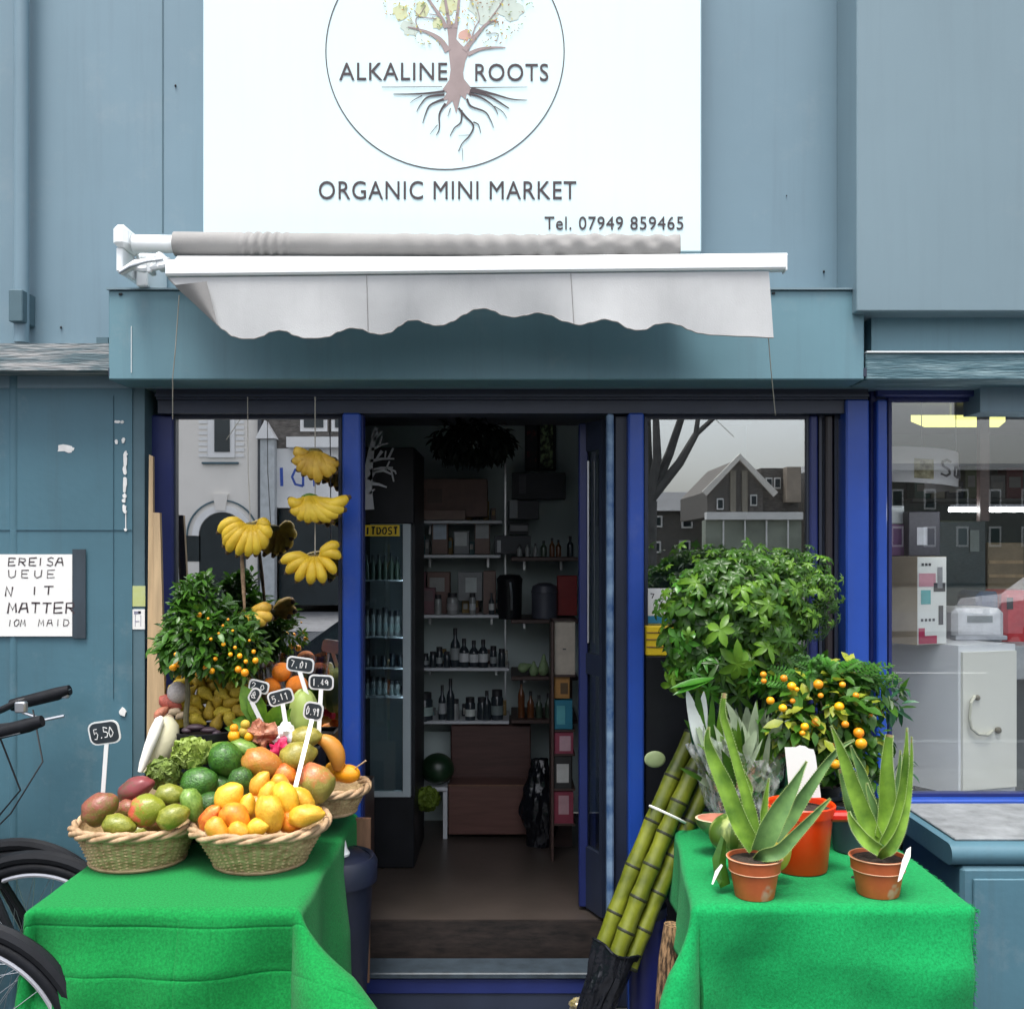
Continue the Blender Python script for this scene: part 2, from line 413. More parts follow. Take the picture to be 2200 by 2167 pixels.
# soffit (underside) and header over the glazing
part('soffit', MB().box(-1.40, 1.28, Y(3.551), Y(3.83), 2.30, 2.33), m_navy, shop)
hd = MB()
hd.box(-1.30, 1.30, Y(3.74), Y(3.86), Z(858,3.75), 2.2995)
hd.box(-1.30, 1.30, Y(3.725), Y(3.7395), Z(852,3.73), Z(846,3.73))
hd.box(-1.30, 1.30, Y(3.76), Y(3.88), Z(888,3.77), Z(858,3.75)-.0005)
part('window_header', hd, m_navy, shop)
# left pier
pr = part('pier', MB().box(-4.5, X(284,3.72), Y(3.72), Y(3.95), 0, Z(833,3.72)-.001), m_teal, shop)
mb = MB()
mb.box(X(243,3.716)-.0006, X(243,3.716)+.0006, Y(3.7165), Y(3.72), Z(1500,3.72), Z(850,3.72))
mb.box(-2.2, X(282,3.716), Y(3.7165), Y(3.72), Z(1138,3.72), Z(1138,3.72)+.0008)
part('panel_seam', mb, M('teal_seam', (.05,.12,.165), .6), pr)
rr = random.Random(3); FK = [0]
mb = MB()
def flake(px, py, w_, h_):
    FK[0] += .0003
    n = 11; c = W(px, py, 3.717); pts = []
    for i in range(n):
        a = 2*pi*i/n; k = .55+.45*rr.random()
        pts.append((c.x+cos(a)*w_*k*3.717/F, c.z+sin(a)*h_*k*3.717/F))
    mb.prism(pts, Y(3.7185)-FK[0], Y(3.72))
flake(138,962,24,10); flake(148,965,14,8); flake(252,905,8,4); flake(262,906,5,4); flake(250,948,4,6); flake(265,946,5,7)
for py, h in ((975,9),(992,16),(1010,12),(1040,22),(1064,7),(1075,6),(1090,9),(1098,5)): flake(268+rr.uniform(-2,2), py, 5.5, h)
flake(270,1137,4,4)
mb.box(X(270,3.717)-.0015, X(270,3.717)+.0015, Y(3.717), Y(3.72), Z(1137,3.72), Z(1098,3.72))
flake(264,1528,11,11)
part('chipped_paint', mb, M('bare_plaster', (.75,.75,.74), .8, .1, 20), pr, label='bare white patches where the paint has flaked')
part('dark_jamb', MB().box(X(281,3.76), X(318,3.76), Y(3.725), Y(3.90), 0, 2.2995), m_tealdk, shop)
# ledges
mb = MB()
mb.box(-4.5, X(233,3.55)-.004, Y(3.60), Y(3.7195), Z(795,3.60), Z(737,3.60))
lg = part('ledge', mb, m_peel, shop, label='weathered wooden ledge with flaking paint')
part('bracket', MB().box(X(207,3.66), X(232,3.66), Y(3.66), Y(3.7195), Z(737,3.60)+.001, Z(724,3.66)), m_tealdk, shop)
# blue timber frame
fr = thing('timber_shopfront', 'blue painted timber window and door frame filling the shop front opening', 'shopfront', (0, .05, 0))
ZT = Z(888,3.77)-.001
def post(px0, px1, d, z0=0, z1=None, mat=m_blue, name='door_post', dd=.09, lab=None):
    return part(name, MB().bbox(X(px0,d), X(px1,d), Y(d), Y(d)+dd, z0, z1 or ZT, .006), mat, fr, label=lab)
post(318, 372, 3.80, mat=m_bluedk, name='window_jamb', dd=.08)  # shade on this blue jamb is put into its darker paint
post(735, 774, 3.74, name='door_post')
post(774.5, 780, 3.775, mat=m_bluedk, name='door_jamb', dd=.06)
post(1304, 1319, 3.76, mat=M('worn_blue_paint', (.04,.15,.42), .5, .5, 14, col2=(.22,.33,.48)), name='door_jamb', dd=.05, lab='worn blue door edge with scuffed paint')
post(1319.5, 1350, 3.80, mat=m_navy, name='door_jamb', dd=.06)
post(1350.5, 1384, 3.74, name='door_post')
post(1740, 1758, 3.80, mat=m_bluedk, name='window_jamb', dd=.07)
post(1775, 1791, 3.80, mat=M('dark_brown_frame', (.02,.015,.018), .4, .2, 4), name='window_jamb', dd=.07)
post(1818, 1868, 3.74, z1=2.25, name='corner_post', dd=.16)
# stall risers below the windows
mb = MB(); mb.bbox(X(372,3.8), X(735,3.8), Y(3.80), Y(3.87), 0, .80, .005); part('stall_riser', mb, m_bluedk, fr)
mb = MB(); mb.bbox(X(1384,3.8), X(1868,3.8), Y(3.80), Y(3.87), 0, .72, .005); part('stall_riser', mb, m_blue, fr)
def pane(px0, px1, d, z0, z1, mat=m_glass, name='window', parent=None, fm=None):
    parent = parent or fr
    b = .012
    f = MB(); x0, x1 = X(px0,d), X(px1,d)
    f.box(x0, x0+b, Y(d)-.008, Y(d)+.035, z0, z1); f.box(x1-b, x1, Y(d)-.008, Y(d)+.035, z0, z1)
    f.box(x0+b, x1-b, Y(d)-.008, Y(d)+.035, z1-b, z1); f.box(x0+b, x1-b, Y(d)-.008, Y(d)+.035, z0, z0+b)
    wf = part(name, f, fm or m_navy, parent)
    part('pane', MB().box(x0+b, x1-b, Y(d)+.008, Y(d)+.012, z0+b, z1-b), mat, wf)
    return wf
pane(372.5, 734.5, 3.82, .801, ZT)
pane(1384.5, 1739.5, 3.82, .721, ZT, m_glass_r)
pane(1791.5, 1817.5, 3.82, .721, ZT, m_glass_r)
pane(1758.3, 1774.7, 3.83, .721, ZT, m_glass_d)
# threshold and step
mb = MB()
mb.bbox(X(774,3.74), X(1300,3.74), Y(3.70), Y(3.80), .095, Z(2100,3.70), .004)
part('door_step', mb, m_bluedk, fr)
part('step_base', MB().box(X(774,3.74), X(1320,3.74), Y(3.705), Y(3.80), 0, .0945), m_navy, fr)
part('step_top', MB().bbox(X(774,3.74), X(1320,3.74), Y(3.69), Y(3.83), Z(2100,3.70)+.0005, Z(2094,3.70)+.012, .004), M('worn_step_plate', (.035,.05,.065), .5, .3, 20), fr)
# door leaf, open inwards on the right
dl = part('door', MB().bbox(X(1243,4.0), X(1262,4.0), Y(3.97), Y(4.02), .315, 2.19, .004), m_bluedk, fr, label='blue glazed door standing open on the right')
mb = MB()
xa, xb = X(1262,4.0), X(1304,3.84)
def dbar(t0, t1, z0, z1, th=.02):
    p0 = Vector((xa+(xb-xa)*t0, Y(4.0)+(Y(3.86)-Y(4.0))*t0)); p1 = Vector((xa+(xb-xa)*t1, Y(4.0)+(Y(3.86)-Y(4.0))*t1))
    n = Vector((p1.y-p0.y, p0.x-p1.x)).normalized()*th
    mb.add([(p0.x,p0.y,z0),(p1.x,p1.y,z0),(p1.x+n.x,p1.y+n.y,z0),(p0.x+n.x,p0.y+n.y,z0),(p0.x,p0.y,z1),(p1.x,p1.y,z1),(p1.x+n.x,p1.y+n.y,z1),(p0.x+n.x,p0.y+n.y,z1)],
           [(0,3,2,1),(4,5,6,7),(0,1,5,4),(1,2,6,5),(2,3,7,6),(3,0,4,7)])
dbar(.01,.12,.315,2.19); dbar(.86,.99,.315,2.19); dbar(.12,.86,.315,.55); dbar(.12,.86,2.08,2.19); dbar(.12,.86,1.22,1.30)
part('door_rail', mb, m_navy, dl)
mb = MB(); dbar(.12,.86,.5501,1.2199,.006); dbar(.12,.86,1.3001,2.0799,.006)
part('pane', mb, m_glass_d, dl)
mb = MB(); mb.tube([W(1264,990,3.955), W(1264,1380,3.955)], .0045, 8)
part('handle', mb, m_alu, dl, True)
# ------------------------------------------------------------------ shop interior shell
FZ = .30
slab('shop_floor', -1.9, 1.24, Y(3.88), Y(5.45), .05, FZ, m_floor)
part('floor_edge', MB().box(X(775,3.86), X(1318,3.86), Y(3.865), Y(3.8795), .05, FZ-.001), M('floor_edge_wood', (.02,.014,.012), .6, .7, 12, stretch=(1,1,4)), shop)
part('back_wall', MB().box(-2.4, 1.25, Y(5.46), Y(5.56), FZ, 2.55), m_inwall, shop)
part('side_wall', MB().box(-2.4, -2.3, Y(3.93), Y(5.455), FZ, 2.55), m_inwall, shop)
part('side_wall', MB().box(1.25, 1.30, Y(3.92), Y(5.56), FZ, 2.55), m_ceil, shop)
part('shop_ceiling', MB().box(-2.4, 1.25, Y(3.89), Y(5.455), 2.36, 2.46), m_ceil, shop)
part('window_bed', MB().box(-2.29, X(770,3.9), Y(3.885), Y(4.35), FZ, .74), m_darkwood, shop)
part('window_bed', MB().box(X(1370,3.9), 1.245, Y(3.885), Y(4.35), FZ, .70), m_darkwood, shop)
# ------------------------------------------------------------------ the shop next door
nb = thing('neighbouring_shop', 'appliance shop next door with blue framed window and grey panel above', 'shop', (2.2, .1, 0))
part('sign_panel', MB().bbox(X(1841,3.5), 4.2, Y(3.5), Y(3.715), Z(668,3.5), 5.2, .004), m_panel2, nb)
part('upper_wall', MB().box(1.701, 4.5, Y(3.72), Y(3.86), 2.2, 5.2), m_panel, nb)
part('lower_fascia', MB().box(X(1857,3.6)+.025, 4.3, Y(3.60), Y(3.7195), Z(757,3.60), Z(640,3.6)), m_fascia, nb)
part('ledge', MB().bbox(X(1857,3.55)+.006, 4.3, Y(3.55), Y(3.7195), Z(815,3.55), Z(758,3.55), .004), m_peel2, nb)
part('ledge_edge', MB().box(X(1857,3.55)+.006, 4.3, Y(3.54), Y(3.7), Z(758,3.55)+.0005, Z(754.5,3.55)), m_white, nb)
part('soffit', MB().box(1.29, 4.3, Y(3.551), Y(3.83), 2.305, 2.33), m_bluedk, nb)
def nbp(px0, px1, d, z0, z1, mat=m_blue, dd=.09):
    part('frame_post', MB().bbox(X(px0,d), X(px1,d), Y(d), Y(d)+dd, z0, z1, .005), mat, nb)
nbp(1868.5, 1884, 3.80, 0, 2.30, m_bluedk); nbp(1884.5, 1907, 3.76, .735, 2.25)
part('frame_head', MB().bbox(X(1884,3.77), 4.2, Y(3.77), Y(3.88), Z(850,3.77), 2.304, .004), m_bluedk, nb)
part('frame_sill', MB().bbox(X(1907.5,3.76), 4.2, Y(3.76), Y(3.86), .735, Z(1718,3.76), .004), m_blue, nb)
pane(1907.6, 2700, 3.82, Z(1718,3.76)+.001, Z(850,3.77)-.001, m_glass_n, parent=nb, fm=m_bluedk)
sb = MB()
sb.bbox(1.43, 4.2, Y(3.26), Y(3.7595), 0, .69, .012)
part('stall_riser', sb, m_teal, nb)
part('riser_panel', MB().bbox(X(2092,3.25), 4.1, Y(3.25), Y(3.2595), .05, .655, .003), m_teal, nb)
ms = MB()   # rounded stone-topped sill
prof = [(.0,.0),(-.03,.0),(-.045,.012),(-.05,.03),(-.045,.048),(-.03,.058)]
pts = []
for k in range(9):
    a = pi*1.5-pi*k/8
    pts.append((Y(3.29)+.035*cos(a), .725+.035*sin(a)-.0))
vs = []; xs = (1.40, 4.2)
for x in xs:
    for p in pts: vs.append((x, p[0], p[1]))
    vs.append((x, Y(3.7595), .76)); vs.append((x, Y(3.7595), .691))
n = len(pts)+2
ms.add(vs, [tuple(range(n))[::-1], tuple(range(n, 2*n))]+[(i, (i+1)%n, (i+1)%n+n, i+n) for i in range(n)])
sl = part('window_sill', ms, m_teal, nb, True)
part('stone_slab', MB().bbox(1.43, 4.18, Y(3.305), Y(3.7593), .7605, .770, .003), m_stone, sl)
# next-door interior shell
slab('next_door_floor', 1.31, 4.3, Y(3.88), Y(6.4), .05, .62, m_floor)
part('back_wall', MB().box(1.31, 4.3, Y(6.41), Y(6.5), .6, 2.6), M('next_door_wall', (.09,.15,.145), .7, .1, 2), nb)
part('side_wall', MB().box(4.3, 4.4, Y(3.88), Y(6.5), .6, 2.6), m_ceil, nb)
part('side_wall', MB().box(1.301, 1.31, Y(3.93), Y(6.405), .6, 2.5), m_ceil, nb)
part('shop_ceiling', MB().box(1.311, 4.3, Y(3.89), Y(6.405), 2.42, 2.5), m_ceil, nb)
part('inner_post', MB().box(X(2106,3.89), X(2126,3.89), Y(3.89), Y(3.92), Z(1118,3.89), 2.419), m_darkwood, nb)
# pipe at the left edge of the facade
pp = thing('drainpipe', 'blue grey downpipe running down the wall at the left edge', 'pipe', W(38, 2150, 3.70))
part('pipe', MB().tube([(X(33,3.735), Y(3.735), .02), (X(33,3.735), Y(3.735), Z(800,3.735))], .021, 16), m_teal, pp, True)
part('pipe', MB().tube([(X(45,3.66), Y(3.665), Z(735,3.66)), (X(45,3.66), Y(3.665), 5)], .026, 16), m_panel, pp, True)
part('clip', MB().bbox(X(18,3.62), X(48,3.62), Y(3.62), Y(3.72), Z(690,3.62), Z(621,3.62), .003), m_tealdk, pp)
# ------------------------------------------------------------------ lettering helpers
def text_mb(body, px0, px1, py0, py1, d, t=.002, bold=0.0, italic=0.0):
    cu = bpy.data.curves.new('lettering', 'FONT'); cu.body = body; cu.extrude = .02; cu.offset = bold; cu.resolution_u = 4
    cu.space_character = 1.08
    o = bpy.data.objects.new('lettering_tmp', cu); COL.objects.link(o)
    dg = bpy.context.evaluated_depsgraph_get()
    me = bpy.data.meshes.new_from_object(o.evaluated_get(dg))
    vs = [v.co.copy() for v in me.vertices]; fs = [list(p.vertices) for p in me.polygons]
    bpy.data.objects.remove(o); bpy.data.curves.remove(cu); bpy.data.meshes.remove(me)
    x0 = min(v.x for v in vs); x1 = max(v.x for v in vs); y0 = min(v.y for v in vs); y1 = max(v.y for v in vs)
    A = W(px0, py1, d); B = W(px1, py0, d)
    out = []
    for v in vs:
        u = (v.x-x0)/(x1-x0); k = (v.y-y0)/(y1-y0)
        out.append((A.x+u*(B.x-A.x)+italic*k, A.y-(t if v.z > 0 else 0), A.z+k*(B.z-A.z)))
    return MB().add(out, fs)
ST = {'E':[[(1,1),(0,1),(0,0),(1,0)],[(0,.5),(.8,.5)]],'F':[[(1,1),(0,1),(0,0)],[(0,.5),(.8,.5)]],'R':[[(0,0),(0,1),(.8,.95),(.9,.7),(.7,.5),(0,.5)],[(.4,.5),(1,0)]],
 'I':[[(.5,1),(.45,0)]],'S':[[(1,.9),(.6,1),(.1,.85),(.15,.6),(.8,.42),(.9,.15),(.5,0),(0,.1)]],
 'A':[[(0,0),(.3,.95),(.75,1),(1,0)],[(.15,.45),(.9,.45)]],'U':[[(0,1),(.05,.2),(.4,0),(.9,.15),(1,1)]],'Q':[[(.5,1),(0,.7),(.1,.1),(.6,0),(1,.4),(.9,.9),(.5,1)],[(.6,.3),(1.1,-.1)]],
 'N':[[(0,0),(.05,1),(.9,0),(1,1)]],'T':[[(0,1),(1,1)],[(.5,1),(.45,0)]],'M':[[(0,0),(.1,1),(.5,.3),(.85,1),(1,0)]],'O':[[(.5,1),(0,.6),(.1,.1),(.6,0),(1,.4),(.9,.9),(.5,1)]],
 'D':[[(0,0),(0,1),(.7,.9),(1,.5),(.7,.1),(0,0)]],'a':[[(.9,.65),(.2,.62),(.1,.1),(.7,.02),(.9,.3),(.9,.65),(.95,0)]],'t':[[(.4,1),(.4,.1),(.8,0)],[(.1,.68),(.8,.68)]],
 '1':[[(.2,.8),(.5,1),(.5,0)]],'2':[[(0,.8),(.4,1),(.9,.8),(.7,.5),(0,0),(1,0)]],'5':[[(1,1),(.1,1),(.05,.55),(.7,.6),(1,.3),(.6,0),(0,.1)]],'0':[[(.5,1),(.05,.6),(.2,.05),(.6,0),(1,.5),(.8,.95),(.5,1)]],
 '9':[[(.9,.7),(.4,.5),(.1,.75),(.5,1),(.9,.8),(.8,0)]],'4':[[(.7,0),(.7,1),(0,.3),(1,.3)]],'.':[[(.4,.05),(.55,0)]],'7':[[(0,1),(1,1),(.4,0)]],'8':[[(.5,.5),(.1,.75),(.5,1),(.9,.75),(.5,.5),(.05,.25),(.5,0),(.95,.25),(.5,.5)]],'3':[[(.1,1),(.9,.95),(.4,.55),(.95,.3),(.5,0),(0,.1)]],
 '\u00a3':[[(1,.85),(.7,1),(.35,.8),(.35,.1),(0,0),(1,.05)],[(.1,.5),(.8,.5)]],'6':[[(.8,1),(.2,.6),(.1,.2),(.5,0),(.9,.2),(.6,.5),(.15,.3)]]}
def strokes(mb, word, org, ux, uz, cw, ch, gap, sw, nrm=(0,-1,0), jit=.05, rs=None, mi=0, t=.001):
    rs = rs or random.Random(len(word)*7+ord(word[0])); x = 0; ux = Vector(ux); uz = Vector(uz); org = Vector(org)
    for c in word:
        if c != ' ':
            for st in ST[c]:
                pts = [org+ux*(x+(u+rs.uniform(-jit,jit))*cw)+uz*((v+rs.uniform(-jit,jit))*ch) for u, v in st]
                mb.ribbon(pts, sw*rs.uniform(.8,1.15), nrm, t, mi)
        x += cw+gap
    return mb
# ------------------------------------------------------------------ main sign
DS = 3.61
sg = thing('shop_sign', 'large white square shop sign with ring and tree emblem above the awning', 'sign', W(972, 541, DS))
part('board', MB().bbox(X(436,DS), X(1507,DS), Y(DS), Y(3.7195), Z(541,DS), Z(-240,DS), .004), m_sign, sg)
DT = DS-.0008
part('lettering', text_mb('ALKALINE', 729, 961, 135, 172, DT), m_ink, sg, label='dark capital letters reading ALKALINE')
part('lettering', text_mb('ROOTS', 1021, 1178, 137, 174, DT), m_ink, sg, label='dark capital letters reading ROOTS')
part('lettering', text_mb('ORGANIC MINI MARKET', 685, 1238, 389, 428, DT), m_ink, sg, label='dark capital letters reading ORGANIC MINI MARKET')
part('lettering', text_mb('Tel. 07949 859465', 1170, 1468, 465, 493, DT), m_ink, sg, label='small dark lettering with the telephone number')
rg = MB(); pts = []
for i in range(97):
    a = 2*pi*i/96
    pts.append(W(956+256*cos(a), 110+254*sin(a), DT))
rg.ribbon(pts, .0035, t=.001)
part('ring', rg, m_ink, sg)
tr = MB(); BO = [0]
def br(pl, w0, w1, mi=0, sub=6, jit=0):
    # tapered smooth stroke through pixel points
    P = [Vector((p[0], p[1], 0)) for p in pl]; out = []
    for i in range(len(P)-1):
        p0 = P[max(i-1,0)]; p1 = P[i]; p2 = P[i+1]; p3 = P[min(i+2,len(P)-1)]
        for k in range(sub):
            t = k/sub
            out.append(.5*((2*p1)+(p2-p0)*t+(2*p0-5*p1+4*p2-p3)*t*t+(3*p1-p0-3*p2+p3)*t**3))
    out.append(P[-1]); n = len(out)
    ws = [(w0+(w1-w0)*(i/(n-1)))*DT/F for i in range(n)]
    BO[0] += .00004
    tr.ribbon([W(p.x, p.y, DT-.0011-BO[0]) for p in out], ws, t=.0006, mi=mi)
pl = [(959,45),(963,80),(964,110),(968,150),(965,172),(951,192),(960,200),(950,216),(963,214),(955,232),(972,216),(980,244),(986,222),(990,205),(1000,214),(1003,200),(1012,208),(1010,186),(997,170),(995,156),(1000,130),(1006,117),(1010,100),(1000,104),(990,95),(980,84),(983,60),(981,45),(975,52),(970,45)]
tr.prism([(X(a,DT), Z(b,DT)) for a, b in pl], Y(DT)-.001, Y(DT))
for pl, a, b in (([(962,110),(945,85),(915,68),(876,58)],14,2),([(958,60),(948,38),(925,5),(905,-30)],9,3),([(966,60),(960,20),(950,-40)],9,4),([(979,60),(984,20),(990,-40)],8,4),([(998,108),(1020,80),(1045,52),(1068,42)],12,2),
        ([(1005,117),(1030,106),(1060,102),(1086,102)],9,2),([(955,45),(940,33),(922,30)],3,1),([(1040,58),(1055,38),(1075,10),(1085,-10)],3,1),([(1012,85),(1020,60),(1030,40),(1022,10)],3,1),([(905,72),(893,45),(903,30),(915,10)],2.5,1),([(1045,72),(1070,72),(1066,88)],1.5,1),([(938,40),(905,36),(890,22)],2,1)):
    br(pl, a, b)
for pl, a, b in (([(955,196),(920,200),(880,202),(845,202)],5,1.5),([(955,203),(920,208),(904,224),(895,240)],5,1),([(953,213),(925,225),(914,245),(908,265)],5,1),([(957,222),(944,245),(944,275),(937,291)],5,1),([(992,236),(990,262),(976,275),(967,292)],4,1.5),
        ([(985,232),(1000,250),(1017,270),(1008,292),(993,308),(985,325)],5,1.5),([(1017,262),(1028,268),(1033,286)],3,1),([(1003,212),(1012,228),(1042,240),(1054,258),(1061,275)],5,1),([(1008,200),(1035,210),(1060,228),(1070,246)],5,1),([(1062,228),(1080,240),(1089,254)],2,.8),
        ([(1010,194),(1050,206),(1094,233)],7,2),([(1012,190),(1060,202),(1100,213),(1133,215)],6,1),([(968,232),(962,250)],2,.8),([(907,205),(890,214),(881,221)],2,.8),([(940,268),(930,280),(924,288)],1.5,.8),([(993,318),(994,345)],1.2,.6),([(1008,290),(985,291)],1.2,.6)):
    br(pl, a, b, 1)
br([(820,187),(950,186)], 1.2, 1.2, 1); br([(1010,188),(1133,187)], 2.2, .8, 1)
part('tree_emblem', tr, [m_trunkink, m_ink], sg, label='grey brown tree with spreading roots printed in the ring')
rr = random.Random(11); lf = MB()
for i in range(520):
    a = rr.uniform(0, 2*pi); q = sqrt(rr.random()); px = 985+165*q*cos(a); py = -10+122*q*sin(a)
    if py > 96 and not (px > 1000 and py < 130): continue
    if abs(px-975) < 16 and py > 55: continue
    L = rr.uniform(3, 9); an = rr.uniform(0, pi); h = L*rr.uniform(.25,.5)
    c = W(px, py, DT-.004-i*.000002); u = Vector((cos(an),0,sin(an)))*L*DT/F/2; v = Vector((-sin(an),0,cos(an)))*h*DT/F/2
    mi = rr.choice([0,0,1,2,2,3,4]) if px > 990 else rr.choice([0,0,0,1,3,4,4])
    lf.prism([((c+o).x, (c+o).z) for o in (u, v, -u, -v)], c.y, c.y+.0003, mi)
WZ = [0]
for cx, cy, r, mi in ((905,20,16,5),(940,50,14,5),(860,25,18,5),(1040,20,34,6),(1100,25,24,6),(1000,75,14,7),(1080,5,30,6),(880,60,18,6),(965,10,22,5)):
    poly = []
    for i in range(14):
        a = 2*pi*i/14; k = r*rr.uniform(.7,1.2); poly.append((X(cx+k*cos(a),DT), Z(cy+k*sin(a),DT)))
    WZ[0] += .00002; lf.prism(poly, Y(DT)-.0001-WZ[0], Y(DT)-.00005, mi)
LM = [M('print_leaf_'+n, c, .5, .1, 20) for n, c in (('yellow',(.52,.44,.10)),('orange',(.46,.20,.05)),('brown',(.24,.14,.08)),('green',(.20,.28,.12)),('olive',(.25,.24,.16)))]
LM += [M('print_wash_'+n, c, .5, .02, 8) for n, c in (('lime',(.56,.60,.36)),('mint',(.50,.58,.52)),('pink',(.56,.34,.28)))]
part('leaf_print', lf, LM, sg, label='pale autumn coloured leaves of the printed tree crown')
# ------------------------------------------------------------------ awning
aw = thing('awning', 'white retracted awning with grey rolled canvas and wavy valance below the sign', 'awning', W(1000, 620, 3.5))
c0 = W(287, 525, 3.46); c1 = W(1462, 530, 3.46)
def lerp(a, b, t): return a+(b-a)*t
mb = MB(); mb.tube([W(287,523,3.46), W(378,524.5,3.46)], .0295, 24)
part('roller_tube', mb, m_white, aw, True)
rr = random.Random(5)
def rollpt(u, v):
    a = 2*pi*v; c = lerp(W(376,524,3.46), W(1459,531,3.46), u)
    wr = 0
    if .12 < u < .24: wr += .0042*sin(u*330+a*1.6)*sin((u-.12)/.12*pi)
    if u > .38: wr += .0028*sin(u*150-a*2)*min(1, (u-.38)*4)
    if u > .72: wr += .0035*abs(sin(u*52+a*2.5)) + .002*sin(u*110-a*4)
    r = .0405-.004*u+wr+.002*mnoise.noise(Vector((u*14, a, 2)))
    return c+Vector((0, cos(a)*r, sin(a)*r))
mb = MB().grid(rollpt, 420, 26)
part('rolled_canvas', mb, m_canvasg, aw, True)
mb = MB(); mb.bbox(X(250,3.44), X(281,3.44), Y(3.40), Y(3.54), Z(535,3.44), Z(488,3.44), .014)
mb.bbox(X(254,3.44), X(268,3.44), Y(3.42), Y(3.72), Z(586,3.44), Z(534,3.44), .004)
part('end_bracket', mb, m_white, aw)
mb = MB()
mb.bbox(X(292,3.52), X(317,3.52), Y(3.52), Y(3.72), Z(614,3.52), Z(540,3.52), .004)
part('wall_bracket', mb, m_white, aw)
mb = MB()
mb.tube([W(262,585,3.40), W(292,566,3.37), W(330,560,3.36), W(362,560,3.34)], [.012,.013,.011,.012], 10)
mb.tube([W(280,572,3.40), W(310,578,3.36), W(362,568,3.33)], .012, 8)
mb.bbox(X(318,3.36), X(330,3.36), Y(3.34), Y(3.39), Z(588,3.36), Z(552,3.36), .004)
mb.bbox(X(340,3.36), X(358,3.36), Y(3.33), Y(3.38), Z(582,3.36), Z(548,3.36), .006)
mb.tube([W(300,549,3.38), W(345,548,3.37)], .006, 8)
mb.sphere(W(342,549,3.35), .012, n=12, m=8)
part('folding_arm', mb, m_white, aw, True)
mb = MB(); mb.tube([W(256,586,3.39), W(280,572,3.36), W(315,562,3.33), W(350,557,3.33)], .004, 8)
part('cable', mb, M('grey_cable', (.3,.33,.36), .5), aw, True)
# canvas from the roller forward to the bar
def topc(u, v):
    a = lerp(W(382,548,3.45), W(1440,552,3.45), u); b = lerp(W(366,560,3.24), W(1676,549,3.24), u)
    p = lerp(a, b, v); p.z -= .006*sin(pi*v)
    return p
part('top_canvas', MB().grid(topc, 60, 6), m_canvas, aw, True)
fb = MB()
A = W(361,561,3.22); B = W(1687,549,3.22)
sec = [(-.022,.0),(-.026,-.006),(-.026,-.044),(-.02,-.05),(.016,-.05),(.02,-.044),(.02,-.004),(.014,.0)]
vs = [(p.x, p.y+q[0], p.z+q[1]-(.001 if p is A else -.002)) for p in (A, B) for q in sec]
n = len(sec)
fb.add(vs, [tuple(range(n))[::-1], tuple(range(n,2*n))]+[(i,(i+1)%n,(i+1)%n+n,i+n) for i in range(n)])
part('front_bar', fb, m_white, aw)
mb = MB(); mb.bbox(X(1687,3.2)+.0005, X(1689,3.2)+.002, Y(3.19), Y(3.24), Z(582,3.2), Z(548,3.2), .002)
part('end_cap', mb, m_white, aw)
hem = [(362,598),(392,628),(430,660),(461,692),(480,708),(500,722),(520,727),(545,727),(563,722),(582,712),(600,709),(615,711),(632,720),(655,726),(680,726),(706,723),(727,712),(752,704),(775,706),(798,715),(818,718),(838,714),(858,700),(877,688),(897,687),(916,694),(935,699),(952,698),(972,690),(998,675),(1020,664),(1042,662),(1060,667),(1080,677),(1104,681),(1128,677),(1155,671),(1180,676),(1212,690),(1246,698),(1270,692),(1298,685),(1322,690),(1350,705),(1366,709),(1385,708),(1410,696),(1435,693),(1460,698),(1480,708),(1500,715),(1530,719),(1600,722),(1662,725)]
def hemy(px):
    for (a, b), (c, e) in zip(hem, hem[1:]):
        if a <= px <= c:
            t = (px-a)/(c-a); t = t*t*(3-2*t) if px > 460 else t
            return b+(e-b)*t
    return hem[-1][1]
def val(u, v):
    px = 362+u*(1652-362); top = 588-12*u if False else 596-u*14
    pb = px+10*v*u
    py = top+(hemy(min(pb,1662))-top)*v
    d = 3.205-.012*v*sin(u*9+.6)*(.4+.6*sin(pi*u))-.006*sin(u*26+1.2)*v**2+.01*v
    return W(pb, py, d)
part('valance', MB().grid(val, 240, 14), m_canvas, aw, True)
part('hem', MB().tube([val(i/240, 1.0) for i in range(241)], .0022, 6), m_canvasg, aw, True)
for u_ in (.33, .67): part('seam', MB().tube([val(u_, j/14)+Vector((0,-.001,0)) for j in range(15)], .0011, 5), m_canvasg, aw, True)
def flap(u, v):
    # folded back corner at the left end of the valance
    a = lerp(Vector((374,612,0)), Vector((468,700,0)), u); b = lerp(Vector((444,604,0)), Vector((468,700,0)), u**1.1)
    p = lerp(a, b, v)
    return W(p.x, p.y, 3.193-.03*sin(pi*v)*(1-u)+.002)
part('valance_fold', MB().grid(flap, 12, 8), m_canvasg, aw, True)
cd = solo('pull_cord', MB().tube([W(385,634,3.28), W(376,760,3.34), W(371,812,3.38), W(371,900,3.5)], .0016, 6), m_string, 'thin grey cord hanging from the left end of the awning valance', 'cord')
cd = solo('pull_cord', MB().tube([W(1651,726,3.23), W(1656,790,3.3), W(1666,892,3.5)], .0016, 6), m_string, 'thin pale cord hanging from the right end of the awning valance', 'cord')
